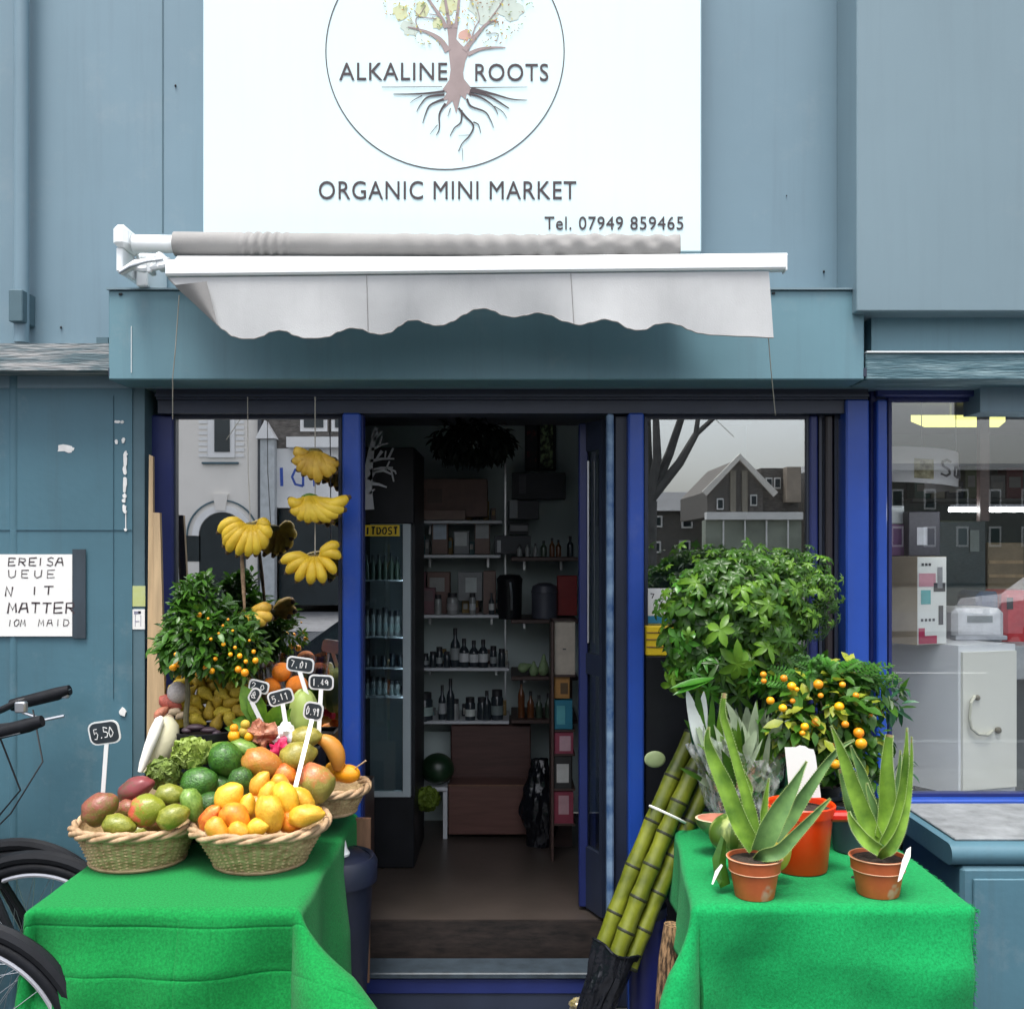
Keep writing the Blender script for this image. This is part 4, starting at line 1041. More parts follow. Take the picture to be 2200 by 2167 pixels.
# odd roots at the left of the heap
fr_('onion', 'pale grey onion left of the tree trunk', 'onion', 'orange', M('pale_onion', (.5,.45,.43), .5, .2, 5), 381,1487,3.58,21,24)
fr_('sweet_potato', 'pink sweet potato at the left edge of the heap', 'sweet potato', 'mango', M('pink_root', (.42,.10,.07), .6, .3, 6), 366,1510,3.58,26,15,-25)
fr_('sweet_potato', 'small red sweet potato lowest at the left by the planks', 'sweet potato', 'mango', M('red_root', (.46,.17,.10), .6, .3, 6), 347,1530,3.55,18,10,40)
for px, py, rx in ((375,1528,14),(388,1536,12),(362,1540,12)):
    fr_('ginger_root', 'piece of pale ginger at the foot of the planks', 'ginger', 'stone', M('ginger_skin', (.55,.42,.28), .8, .2, 12) if px == 375 else bpy.data.materials['ginger_skin'], px, py, 3.55, rx, 8, R.uniform(-40,40), 'pale ginger roots')
# cream gourd at the left, its edge highlight built as a white strip
mb = MB(); P = [W(301,1658,3.36), W(308,1640,3.37), W(320,1605,3.38), W(333,1570,3.40), W(343,1545,3.42), W(347,1538,3.42)]
mb.tube(P, [.008,.014,.017,.019,.015,.005], 16)
solo('gourd_highlight', mb, M('gourd_highlight_white', (.82,.80,.74), .45, .05, 6, coat=.1), 'long white strip imitating the highlight on the gourd behind the mangoes', 'glint', smooth=True)
mb = MB(); mb.tube([W(318,1662,3.42), W(330,1640,3.43), W(344,1610,3.44), W(354,1580,3.46), W(358,1556,3.47), W(358,1542,3.48), W(358,1537,3.48)], [.02,.034,.047,.050,.040,.022,.004], 20)
solo('gourd', mb, M('cream_gourd_skin', (.56,.53,.36), .6, .12, 6, bump=.1), 'cream coloured gourd leaning behind its white highlight strip', 'gourd', smooth=True)
# lettuces
def lettuce(lab, px, py, d, rx, ry, mat, seed, n=60):
    rs = random.Random(seed); t = thing('lettuce', lab, 'lettuce', W(px, py+ry, d)); mb = MB(); c = W(px, py, d); a_ = rx*d/F; b_ = ry*d/F
    for i in range(n):
        u = rs.uniform(-1,1); th = rs.uniform(0,2*pi); q = sqrt(1-u*u)
        nrm = Vector((q*cos(th), q*sin(th), u)); p = c+Vector((nrm.x*a_*.75, nrm.y*a_*.6, nrm.z*b_*.75))
        L = rs.uniform(.35,.6)*a_; up = Vector((0,0,1)); tx = nrm.cross(up+Vector((.1,.2,0))).normalized(); tz = tx.cross(nrm).normalized()
        rot = rs.uniform(0, pi); ax = tx*cos(rot)+tz*sin(rot); bx_ = nrm.cross(ax); ph = rs.uniform(0,6)
        def fn(s, v):
            s2 = s*2-1; v2 = v*2-1; rr_ = sqrt(s2*s2+v2*v2)
            ruf = .22*L*rr_**2*sin(atan2(v2,s2)*7+ph)
            return p+ax*s2*L+bx_*v2*L+nrm*(-.35*L*rr_**2+ruf+.1*L)
        mb.grid(fn, 8, 8)
    part('leaves', mb, mat, t, True)
    mb = MB(); mb.sphere(c, a_*.7, a_*.55, b_*.7, 14, 10)
    part('heart', mb, mat, t, True)
lettuce('pale frilly lettuce behind the left basket', 412,1616,3.34,46,28, leafmat('pale_lettuce', (.30,.40,.08), .3, .5, .25, 20), 1)
lettuce('darker curly lettuce beside the maroon mango', 352,1660,3.30,42,32, leafmat('curly_lettuce', (.17,.24,.05), .45, .6, .2, 40), 2)
# red dried flowers, magenta petals, crumpled white bag
def crumple(name, lab, cat, px, py, d, rx, ry, mat, seed, amp=.5, n=26, group=None):
    rs = Vector((seed*3.1, seed, 0)); c = W(px, py, d); k = d/F; mb = MB()
    def fn(p):
        q = (p-c)/(rx*k); f = 1+amp*mnoise.noise(q*1.7+rs)+amp*.5*abs(mnoise.noise(q*4.1+rs))-.2*abs(mnoise.noise(q*7+rs))
        return c+(p-c)*f
    mb.sphere(c, rx*k, rx*k*.8, ry*k, n, n//2+4, fn=fn)
    return solo(name, mb, mat, lab, cat, group, smooth=True, ang=radians(28))
crumple('dried_chillies', 'clump of dried red chillies above the ochre mango', 'chillies', 563,1576,3.42,26,22, M('dried_chilli', (.36,.07,.035), .5, .5, 30, col2=(.55,.25,.14)), 3, .9)
crumple('petals', 'clump of magenta petals beside the olive mango', 'petals', 601,1612,3.39,20,20, M('magenta_petal', (.55,.012,.09), .5, .3, 20), 5, .9)
crumple('plastic_bag', 'crumpled white plastic bag between the price tags', 'bag', 610,1578,3.43,26,22, M('white_film', (.8,.8,.82), .35, .05, 10), 8, .5)
# pale melon and broad leaves behind the tags
mb = MB(); c = W(652,1535,3.52); mb.sphere(c, .052, .05, .09, 24, 16, fn=lambda p: c+(p-c)*(1+.03*sin(atan2(p.y-c.y,p.x-c.x)*9)))
solo('melon', mb, M('pale_green_rind', (.30,.42,.07), .5, .3, 3, col2=(.45,.55,.18)), 'tall pale green melon standing behind the price tags', 'melon', smooth=True)
t = thing('leaf_bunch', 'bunch of broad glossy green leaves between the price tags', 'leaves', W(560,1570,3.47))
mb = MB()
for (bx_, by_, tx, ty, wd) in ((560,1560,520,1470,46),(565,1562,540,1480,40),(572,1568,600,1515,34),(575,1570,620,1535,36),(560,1565,500,1545,40),(600,1572,635,1520,34),(560,1570,480,1560,30)):
    p = W(bx_, by_, 3.50); q = W(tx, ty, 3.46); dd = q-p
    mb.leaf(p, dd, Vector((.2,-1,.3)), dd.length, wd*3.5/F, .12, .3, 0, 5)
part('leaf_blades', mb, leafmat('broad_leaf', (.07,.22,.02), .4, .3, .3, 12, col2=(.22,.42,.03)), t, True)
# ------------------------------------------------------------------ price tags
m_tagw = M('tag_white_plastic', (.82,.83,.83), .4, .03, 6); m_tagb = M('tag_blackboard', (.028,.038,.048), .45, .3, 8)
def tagx(lab, px, py, w_, h_, rot, d, foot, txt):
    w_ *= .93; h_ *= .93
    t = thing('price_tag', lab, 'price tag', W(foot[0], foot[1], foot[2]), 'chalkboard price tags on sticks')
    k = d/F; c = W(px, py, d); a = radians(rot); ux = Vector((cos(a), 0, sin(a))); uz = Vector((-sin(a), -.15, cos(a))).normalized()
    def rr_poly(wd, ht, r, off):
        out = []
        for cx, cy, a0 in ((wd/2-r,ht/2-r,0),(-wd/2+r,ht/2-r,pi/2),(-wd/2+r,-ht/2+r,pi),(wd/2-r,-ht/2+r,pi*1.5)):
            for i in range(5):
                b = a0+pi/2*i/4; out.append(c+ux*(cx+r*cos(b))+uz*(cy+r*sin(b))+Vector((0,off,0)))
        return out
    def slab_(mb, wd, ht, r, o0, o1, mi=0):
        A_ = rr_poly(wd, ht, r, o0); B_ = rr_poly(wd, ht, r, o1); n = len(A_)
        mb.add(A_+B_, [tuple(range(n))[::-1], tuple(range(n,2*n))]+[(i,(i+1)%n,(i+1)%n+n,i+n) for i in range(n)], mi)
    mb = MB(); slab_(mb, w_*k, h_*k, h_*k*.3, 0, .004)
    part('plate', mb, m_tagw, t)
    mb = MB(); slab_(mb, (w_-7)*k, (h_-7)*k, h_*k*.25, -.001, -.0001)
    part('blackboard', mb, m_tagb, t)
    mb = MB(); n = len(txt); cw = (w_*.62/n)*k
    strokes(mb, txt, c-ux*w_*k*.33-uz*h_*k*.22+Vector((0,-.0012,0)), ux, uz, cw*.75, h_*k*.42, cw*.3, 2.0*k, jit=.14, t=.0006)
    part('chalk_price', mb, m_tagw, t)
    e = c-uz*h_*k*.5; f = W(*foot); s = (f-e); nn = s.cross(Vector((0,1,0))).normalized()*4.5*k; y = Vector((0,.003,0))
    e = e+uz*.004
    mb = MB(); mb.add([e-nn,e+nn,f+nn,f-nn,e-nn+y,e+nn+y,f+nn+y,f-nn+y], [(0,1,2,3),(7,6,5,4),(0,4,5,1),(1,5,6,2),(2,6,7,3),(3,7,4,0)])
    part('stick', mb, m_tagw, t)
tagx('price tag standing alone at the left over the red mangoes', 224,1573,72,56,8,3.12,(220,1715,3.14),'5.50')
tagx('topmost price tag in front of the oranges', 645,1427,64,36,-8,3.50,(665,1512,3.50),'7.01')
tagx('rightmost price tag with square board by the blue post', 690,1465,58,36,-3,3.46,(684,1590,3.46),'1.49')
tagx('price tag half hidden behind the broad green leaf', 556,1474,48,30,-14,3.50,(566,1550,3.50),'2.0')
tagx('tilted price tag above the crumpled white bag', 603,1497,60,36,15,3.44,(617,1575,3.44),'5.11')
tagx('price tag with long stick planted among the yellow mangoes', 673,1527,46,44,-10,3.32,(634,1692,3.18),'0.99')
tagx('narrow edge on price tag beside the broad green leaf', 547,1493,26,38,-30,3.48,(566,1560,3.48),'8')
# ------------------------------------------------------------------ bin, white cup and board beside the table
t = thing('bin', 'dark navy plastic bin standing between the fruit table and doorway', 'bin', (X(728,3.52), Y(3.52), 0))
c = (X(722,3.52), Y(3.52), 0)
mb = MB(); mb.lathe([(.09,0),(.095,.01),(.125,.56),(.14,.565),(.142,.63),(.13,.65),(.118,.645),(.11,.55),(.08,.02)], c, 40); part('tub', mb, M('navy_plastic', (.012,.016,.035), .4, .2, 4), t, True)
mb = MB(); mb.lathe([(.118,.640),(.09,.66),(.03,.67),(.001,.671)], c, 40); part('lid', mb, bpy.data.materials['navy_plastic'], t, True)
mb = MB(); mb.lathe([(.034,0),(.036,.008),(.028,.02),(.022,.045),(.018,.06),(.001,.062)], (X(729,3.47),Y(3.47),.665), 28)
solo('white_cup', mb, m_white, 'white upturned cup on the lid of the navy bin', 'cup', smooth=True)
mb = MB(); mb.add([W(760,2110,3.62),W(793,2110,3.62),W(796,1758,3.70),W(764,1757,3.70)]+[p+Vector((0,.018,0)) for p in (W(760,2110,3.62),W(793,2110,3.62),W(796,1758,3.70),W(764,1757,3.70))], [(0,1,2,3),(7,6,5,4),(0,4,5,1),(1,5,6,2),(2,6,7,3),(3,7,4,0)])
solo('wooden_board', mb, m_brown, 'brown wooden board leaning upright beside the doorway', 'board')
# ------------------------------------------------------------------ plants
lm_dark = leafmat('citrus_leaf', (.022,.085,.012), .5, .35, .22, 7, col2=(.07,.20,.02))
lm_mid = leafmat('glossy_leaf', (.022,.085,.009), .5, .34, .28, 8, col2=(.075,.20,.02))
lm_bright = leafmat('young_leaf', (.075,.20,.015), .4, .38, .35, 8, col2=(.17,.35,.03))
lm_fern = leafmat('fern_leaf', (.04,.18,.015), .5, .4, .35, 8, col2=(.10,.36,.03))
lm_blue = leafmat('blue_green_leaf', (.02,.12,.06), .5, .4, .3, 8, col2=(.08,.25,.12))
lm_yel = leafmat('yellow_leaf', (.50,.48,.03), .3, .4, .3, 8)
m_bark = M('bark', (.10,.09,.05), .85, .4, 20, bump=.5, bscale=50)
m_greenstem = M('green_stem', (.09,.17,.03), .6, .3, 20)
def pot(t, c, prof, mat, soil_z, soil_r, name='pot', n=40):
    mb = MB(); mb.lathe(prof, c, n); part(name, mb, mat, t, True, ang=radians(35))
    mb = MB(); mb.lathe([(.001,soil_z+.004),(soil_r*.5,soil_z+.006),(soil_r,soil_z)], c, n); part('soil', mb, m_soil, t, True)
def ellcrown(mb, c, r, n, L, Wd, rs, mats=(0,), inner=.55, droop=.3, out=.7, keep=None, st=4, curl=.15, clump=None):
    # leaves through an ellipsoid's volume, denser near its surface, held outwards
    cl = None
    if clump:
        cl = []
        for _ in range(clump):
            th = rs.uniform(0,2*pi); u = rs.uniform(-1,1); q = sqrt(1-u*u); k = rs.uniform(.6,1.0)
            cl.append(Vector((q*cos(th),q*sin(th),u))*k)
    for i in range(n):
        if cl:
            b = rs.choice(cl); v = b+Vector((rs.gauss(0,1),rs.gauss(0,1),rs.gauss(0,1)))*.16
        else:
            th = rs.uniform(0,2*pi); u = rs.uniform(-1,1); q = sqrt(1-u*u); v = Vector((q*cos(th),q*sin(th),u))*(inner+(1-inner)*sqrt(rs.random()))
        p = c+Vector((v.x*r[0], v.y*r[1], v.z*r[2]))
        if keep and not keep(p): continue
        d = Vector((v.x,v.y,v.z)).normalized()*out+Vector((rs.uniform(-1,1),rs.uniform(-1,1),rs.uniform(-1,1)))*.7+Vector((0,0,-droop))
        up = Vector((rs.uniform(-.5,.5), rs.uniform(-.9,.1), 1))
        s = rs.uniform(.65,1.25)
        mb.leaf(p, d, up, L*s, Wd*s, curl*rs.uniform(-.3,1.5), rs.uniform(.1,.5), rs.choice(mats), st)
# --- little citrus tree on the fruit table
t = thing('citrus_tree', 'little citrus tree with tiny yellow fruit in a black pot on the fruit table', 'tree', W(440, 1650, 3.52))
cp = (X(440,3.52), Y(3.52), .87)
pot(t, cp, [(.075,0),(.08,.003),(.094,.185),(.104,.187),(.106,.21),(.100,.212),(.094,.20)], m_black, .19, .096)
rs = random.Random(31)
mb = MB(); mb.tube([W(402,1580,3.50), W(399,1540,3.50), W(404,1490,3.51), W(401,1440,3.52), W(420,1380,3.53), W(432,1330,3.54)], [.0105,.0095,.009,.008,.006,.003], 8)
for q in ((370,1400),(480,1400),(520,1440),(430,1270),(470,1340)): mb.tube([W(403,1440,3.52), W((403+q[0])/2,(1450+q[1])/2,3.53), W(q[0],q[1],3.53)], [.006,.004,.002], 6)
part('trunk', mb, m_bark, t, True)
mb = MB(); 
cc = W(452,1368,3.55)
def kp(p): return p.y < Y(3.775)
ellcrown(mb, cc, (.145,.15,.125), 2000, .042, .019, rs, (0,0,0,1), keep=kp, clump=70)
ellcrown(mb, W(425,1300,3.55), (.075,.07,.10), 650, .036, .016, rs, (0,0,1), keep=kp, clump=24)
ellcrown(mb, W(392,1385,3.52), (.065,.07,.08), 220, .05, .024, rs, (0,0,1), keep=kp)
ellcrown(mb, W(530,1395,3.55), (.07,.08,.09), 320, .030, .012, rs, (1,2,2), keep=kp, clump=20)
for q in ((352,1385),(330,1378)): mb.leaf(W(370,1372,3.50), W(q[0]-20,q[1]+4,3.48)-W(370,1372,3.50), (0,-.4,1), .055, .014, .1, .3, 2)
part('crown', mb, [lm_dark, lm_mid, lm_yel if False else lm_bright], t, True)
fl = [(428,1320,6),(447,1328,3),(479,1343,3),(480,1383,5),(505,1390,4),(453,1372,4),(495,1405,5),(515,1408,6),(545,1399,5),(549,1418,7),(378,1405,5),(441,1433,6),(528,1420,5),(470,1360,3),(500,1354,3),(463,1414,5),(425,1447,6),(455,1440,7),(372,1432,9),(384,1425,8),(512,1437,8),(526,1444,9),(490,1330,3),(536,1375,3),(410,1355,3)]
for px, py, r in fl:
    mb = MB(); mb.sphere(W(px,py,3.40+.02*R.random()), r*3.45/F*.95, n=12, m=8); part('fruit', mb, m_tanger, t, True)
mb = MB()
for px, py, rx in ((420,1561,20),(448,1567,18),(402,1568,12),(465,1574,10)): mb.sphere(W(px,py,3.47), rx*3.47/F, .018, .011, 12, 8)
part('pebble', mb, M('purple_pebble', (.10,.05,.07), .5, .4, 6, col2=(.05,.045,.06)), t, True)
# --- money tree with palmate leaves on the right
t = thing('money_tree', 'large bushy potted plant with fingered green leaves in front of the right window', 'plant', W(1600, 1735, 3.52))
pot(t, (X(1600,3.55),Y(3.55),.742), [(.07,0),(.075,.003),(.09,.16),(.10,.162),(.10,.18),(.09,.178)], m_black, .165, .09)
mb = MB(); rs = random.Random(41)
for q in ((1520,1330),(1590,1290),(1660,1300),(1490,1420),(1720,1350),(1560,1420)):
    mb.tube([W(1600,1660,3.55), W((1600+q[0])/2+10,1520,3.55), W(q[0],q[1],3.55)], [.012,.008,.003], 6)
part('trunk', mb, m_greenstem, t, True)
mb = MB()
def palmate(p, ax, L, n, wr, mi, dr=.35):
    ax = Vector(ax).normalized(); a0 = rs.uniform(0, 6.28); e1 = ax.orthogonal().normalized(); e2 = ax.cross(e1)
    for i in range(n):
        a = a0+2*pi*i/n*(.93); r = e1*cos(a)+e2*sin(a)
        mb.leaf(p, r+ax*rs.uniform(.05,.35), ax, L*rs.uniform(.75,1.15), L*wr*rs.uniform(.85,1.15), dr*rs.uniform(.3,1), .28, mi, 5)
def blob(c, r, n, L, rsd, np_, wr, mats, front=.75):
    for i in range(n):
        th = rs.uniform(0,2*pi); u = rs.uniform(-1,1); q = sqrt(1-u*u); v = Vector((q*cos(th),q*sin(th),u))
        if v.y > .3 and rs.random() < front: v.y = -v.y
        k = rs.uniform(.62,1.04) if rs.random() > .14 else rs.uniform(1.04,1.26); p = c+Vector((v.x*r[0],v.y*r[1],v.z*r[2]))*k
        if p.y > Y(3.78): continue
        palmate(p, v+Vector((rs.uniform(-.4,.4),rs.uniform(-.7,0),rs.uniform(.1,.9))), L*rs.uniform(.75,1.2), np_, wr, rs.choice(mats))
mb_keep = mb
blob(W(1590,1325,3.50), (.20,.20,.185), 420, .046, 1, 6, .34, (0,0,0,1))
blob(W(1560,1300,3.48), (.23,.2,.20), 420, .031, 1, 6, .38, (0,0,1))
blob(W(1705,1275,3.55), (.14,.16,.15), 420, .026, 1, 7, .30, (0,0,1))
blob(W(1515,1330,3.46), (.12,.14,.18), 140, .052, 1, 5, .44, (0,0,2))
blob(W(1560,1430,3.44), (.16,.12,.10), 110, .062, 1, 6, .24, (0,1,2,0))
blob(W(1470,1400,3.50), (.07,.08,.14), 60, .055, 1, 6, .38, (0,1))
blob(W(1635,1222,3.55), (.19,.16,.075), 300, .026, 1, 6, .36, (1,0,0))
for p, ax, L, n in (((1547,1352,3.24),(-.2,-1,.25),.066,5),((1630,1310,3.28),(.1,-1,.6),.055,7),((1712,1262,3.34),(.3,-1,.7),.045,6),((1495,1250,3.34),(-.5,-1,.9),.07,5),((1585,1425,3.26),(0,-1,-.2),.075,7),((1650,1390,3.28),(.3,-1,.6),.055,6)):
    palmate(W(*p), ax, L, n, .40, 2 if L > .08 else 1, .32)
for q in ((1445,1465),(1470,1472)): mb.leaf(W(1535,1455,3.30), W(q[0],q[1]+6,3.28)-W(1535,1455,3.30), (0,-.6,1), .15, .03, .03, .2, 2, 5)
part('crown', mb, [lm_mid, lm_bright, leafmat('broad_glossy_leaf', (.03,.17,.015), .35, .3, .28, 5, col2=(.09,.30,.03))], t, True)
# --- fern
t = thing('fern', 'feathery bright green fern between the bushy plant and the orange tree', 'fern', W(1765, 1735, 3.50))
pot(t, (X(1760,3.50),Y(3.50),.742), [(.05,0),(.055,.003),(.07,.14),(.078,.142),(.078,.16),(.07,.158)], m_black, .145, .07)
mb = MB(); rs = random.Random(51)
for i in range(8): mb.tube([W(1760+i*3,1690,3.50), W(1765+i*2,1580,3.42), W(1755+i*6,1488,3.34)], [.003,.003,.0016], 5, mi=1)
for i in range(90):
    b = W(1770+rs.uniform(-40,40), 1490, 3.34); an = rs.uniform(-1.25,1.25); L = rs.uniform(.11,.22)
    dv = Vector((sin(an)*.9, rs.uniform(-.55,.1), cos(an)*.8+.35)).normalized(); side = dv.cross(Vector((0,-1,.2))).normalized()
    n = 16; pts = [b+dv*L*k/n+Vector((sin(an)*.5,-.2,-.55))*L*(k/n)**2*.6 for k in range(n+1)]
    mb.tube([pts[k] for k in range(0,n+1,4)], [.0016,.0014,.001,.0008,.0005], 4, mi=1)
    for k in range(3, n):
        ll = .036*(1-(k/n)**2*.7)*rs.uniform(.8,1.1)
        for s in (-1,1): mb.leaf(pts[k], side*s+dv*.5+Vector((0,-.2,0)), (0,-1,.5), ll, .008, .2, .2, 0, 3)
part('fronds', mb, [lm_fern, m_greenstem], t, True)
# --- calamondin orange tree on the right
t = thing('orange_tree', 'small orange tree with ripe fruit in a slate grey pot on the plant table', 'tree', W(1815, 1830, 3.24))
zc = .742; cpt = (X(1832,3.27), Y(3.27), zc)
pot(t, cpt, [(.055,0),(.06,.003),(.072,.125),(.082,.127),(.082,.15),(.076,.152),(.072,.14)], M('slate_plastic', (.03,.045,.06), .4, .2, 5), .135, .074)
mb = MB(); mb.tube([W(1830,1740,3.27), W(1815,1680,3.28), W(1790,1600,3.30), W(1780,1520,3.32)], [.008,.007,.006,.003], 7)
for q in ((1700,1500),(1850,1480),(1740,1440),(1880,1560),(1930,1500),(1690,1570),(1830,1420)): mb.tube([W(1795,1610,3.30), W((1795+q[0])/2,(1600+q[1])/2,3.30), W(q[0],q[1],3.30)], [.005,.0035,.002], 5)
part('trunk', mb, m_bark, t, True)
rs = random.Random(61); mb = MB()
ellcrown(mb, W(1765,1535,3.32), (.16,.13,.155), 760, .056, .030, rs, (0,0,1,2), clump=60, out=.5)
ellcrown(mb, W(1790,1620,3.32), (.13,.10,.10), 260, .05, .027, rs, (0,1,0), clump=26, out=.5)
ellcrown(mb, W(1800,1455,3.36), (.12,.09,.06), 200, .045, .024, rs, (0,1,2), out=.5)
ellcrown(mb, W(1915,1500,3.32), (.045,.05,.06), 34, .06, .020, rs, (3,3,1), out=.6)
ellcrown(mb, W(1880,1480,3.34), (.07,.05,.06), 90, .05, .018, rs, (3,0), out=.6)
ellcrown(mb, W(1930,1650,3.34), (.03,.04,.05), 26, .042, .02, rs, (0,0,3), out=.6)
ellcrown(mb, W(1885,1690,3.28), (.07,.05,.06), 70, .05, .026, rs, (0,0), out=.4)
part('crown', mb, [lm_dark, lm_mid, leafmat('lime_leaf', (.24,.34,.02), .3, .4, .35, 8, col2=(.42,.46,.05)), lm_blue], t, True)
for px, py, r in ((1684,1456,9),(1701,1473,11),(1712,1480,6),(1758,1469,12),(1655,1504,10),(1682,1520,10),(1803,1517,12),(1752,1551,12),(1729,1560,10),(1724,1574,7),(1845,1573,13),(1850,1596,14),(1794,1640,12),(1839,1493,8),(1816,1555,9),(1641,1462,7),(1763,1493,7),(1810,1470,8),(1640,1448,8),(1703,1505,7),(1787,1600,7),(1870,1535,6)):
    mb = MB(); k = 3.16/F; r *= .9; mb.sphere(W(px,py,3.16+R.uniform(-.02,.05)), r*k, r*k, r*k*.93, 14, 10); part('fruit', mb, m_tanger, t, True)
# --- aloes
m_aloe = [leafmat('aloe_skin_grey', (.085,.20,.06), .3, .38, .12, 12, col2=(.18,.34,.10)), leafmat('aloe_skin', (.10,.24,.025), .35, .36, .15, 12, col2=(.24,.42,.05))]
m_aloetip = M('aloe_dry_tip', (.26,.20,.09), .7, .3, 30)
m_aloeedge = M('aloe_pale_edge', (.24,.34,.10), .5, .15, 40)
def aloe_leaf(t, pts, wd, mat, d0=2.83, th=.22, face=(0,-1,.15)):
    # pts: px, py, depth offset, width px
    P = [Vector((q[0],q[1],q[2])) for q in pts]; ws = [q[3]*.64 for q in pts]; out = []; wo = []
    n = len(P); sub = 6
    for i in range(n-1):
        p0 = P[max(i-1,0)]; p1 = P[i]; p2 = P[i+1]; p3 = P[min(i+2,n-1)]
        for k in range(sub):
            s = k/sub
            out.append(.5*((2*p1)+(p2-p0)*s+(2*p0-5*p1+4*p2-p3)*s*s+(3*p1-p0-3*p2+p3)*s**3)); wo.append(ws[i]+(ws[i+1]-ws[i])*s)
    out.append(P[-1]); wo.append(ws[-1])
    C = [W(p.x,p.y,d0+p.z) for p in out]; k = d0/F; m = len(C)
    vs = []; fc = Vector(face).normalized(); ED = []
    for i in range(m):
        tn = (C[min(i+1,m-1)]-C[max(i-1,0)]).normalized(); b = tn.cross(fc).normalized(); u = b.cross(tn).normalized()
        hw = wo[i]*k/2; tk = max(.0015, hw*th*2)
        sec = [(-1,.85),(-.6,.1),(0,-.22),(.6,.1),(1,.85),(.72,-.4),(0,-1.1),(-.72,-.4)]
        for a, c in sec: vs.append(C[i]+b*hw*a+u*tk*c)
        ED.append((C[i]-b*hw+u*tk*.86, C[i]+b*hw+u*tk*.86))
    ns = 8; mb = MB()
    mb.add(vs, [(i*ns+j, i*ns+(j+1)%ns, (i+1)*ns+(j+1)%ns, (i+1)*ns+j) for i in range(m-1) for j in range(ns)]+[tuple(range(ns))[::-1], tuple(range((m-1)*ns, m*ns))])
    nf = len(mb.f)
    for i_ in range(nf):
        if (m-3)*ns <= i_ < (m-1)*ns or i_ == nf-1: mb.m[i_] = 1
    lf_ = part('leaf', mb, [mat, m_aloetip], t, True, ang=radians(60))
    mb = MB()
    for s in (0,1):
        mb.tube([e[s] for e in ED], .00045, 4)
        for i in range(1, m-1):
            for q in (0,.5):
                e = ED[i][s].lerp(ED[i+1][s], q); o = (ED[i][s]-ED[i][1-s]).normalized()*.0032+(C[min(i+1,m-1)]-C[i]).normalized()*.0022
                mb.tube([e, e+o], [.0011,.0002], 4)
    part('leaf_margin', mb, m_aloeedge, lf_)
    return lf_
def flowerpot(t, px, d, R1, R0, h, mat, bands=True, n=48, z0=.742):
    c = (X(px,d), Y(d), z0)
    prof = [(.001,0),(R0,0),(R0+.001,.003),(R0+(R1-R0)*.62,h*.66),(R0+(R1-R0)*.62+.004,h*.665),(R1,h*.97),(R1+.0035,h*.975),(R1+.0035,h),(R1-.003,h),(R1-.006,h*.9),(R0,.02)]
    pot(t, c, prof, mat, h*.91, R1-.004, n=n)
    mb = MB(); mb.torus((c[0],c[1],z0+h-.001), R1+.0025, .0017, 64, 6, 'Z'); mb.torus((c[0],c[1],z0+h*.665), R0+(R1-R0)*.64+.0035, .0015, 64, 6, 'Z')
    part('pot_rim', mb, M('worn_terracotta_rim', (.58,.33,.2), .6, .2, 20) if 'worn_terracotta_rim' not in bpy.data.materials else bpy.data.materials['worn_terracotta_rim'], t, True)
a1 = thing('aloe_plant', 'spreading grey green aloe in a terracotta pot at the left front of the plant table', 'aloe', (X(1621,2.84), Y(2.84), .742), 'potted aloes')
flowerpot(a1, 1621, 2.84, .0735, .053, .108, m_terra)
for pts, mi in ((((1622,1822,.02,52),(1590,1770,.03,60),(1556,1686,.04,56),(1528,1622,.05,38),(1519,1585,.05,18),(1523,1560,.05,2)),1),
        (((1626,1815,.03,38),(1612,1745,.05,40),(1589,1662,.06,32),(1564,1575,.07,26),(1552,1530,.07,20),(1556,1488,.07,13)),1),
        (((1632,1828,-.01,62),(1652,1780,-.02,72),(1676,1735,-.02,60),(1703,1690,-.02,36),(1722,1655,-.02,14),(1733,1634,-.02,1)),0),
        (((1660,1800,.03,44),(1695,1755,.04,54),(1738,1692,.04,38),(1778,1636,.04,24),(1808,1604,.04,12),(1836,1588,.04,2)),0),
        (((1622,1846,-.005,14),(1640,1836,-.03,40),(1672,1828,-.045,46),(1705,1796,-.05,36),(1742,1758,-.05,25),(1768,1730,-.05,12),(1784,1714,-.05,1)),0),
        (((1640,1780,.05,22),(1641,1745,.06,24),(1646,1705,.06,14),(1652,1670,.06,1)),1),
        (((1618,1800,.06,30),(1600,1720,.09,34),(1610,1690,.1,20),(1588,1640,.1,2)),1)):
    aloe_leaf(a1, pts, 0, m_aloe[mi])
a2 = thing('aloe_plant', 'upright bright green aloe in a terracotta pot at the right of the plant table', 'aloe', (X(1886,2.86), Y(2.86), .742), 'potted aloes')
flowerpot(a2, 1886, 2.86, .0755, .056, .104, m_terra)
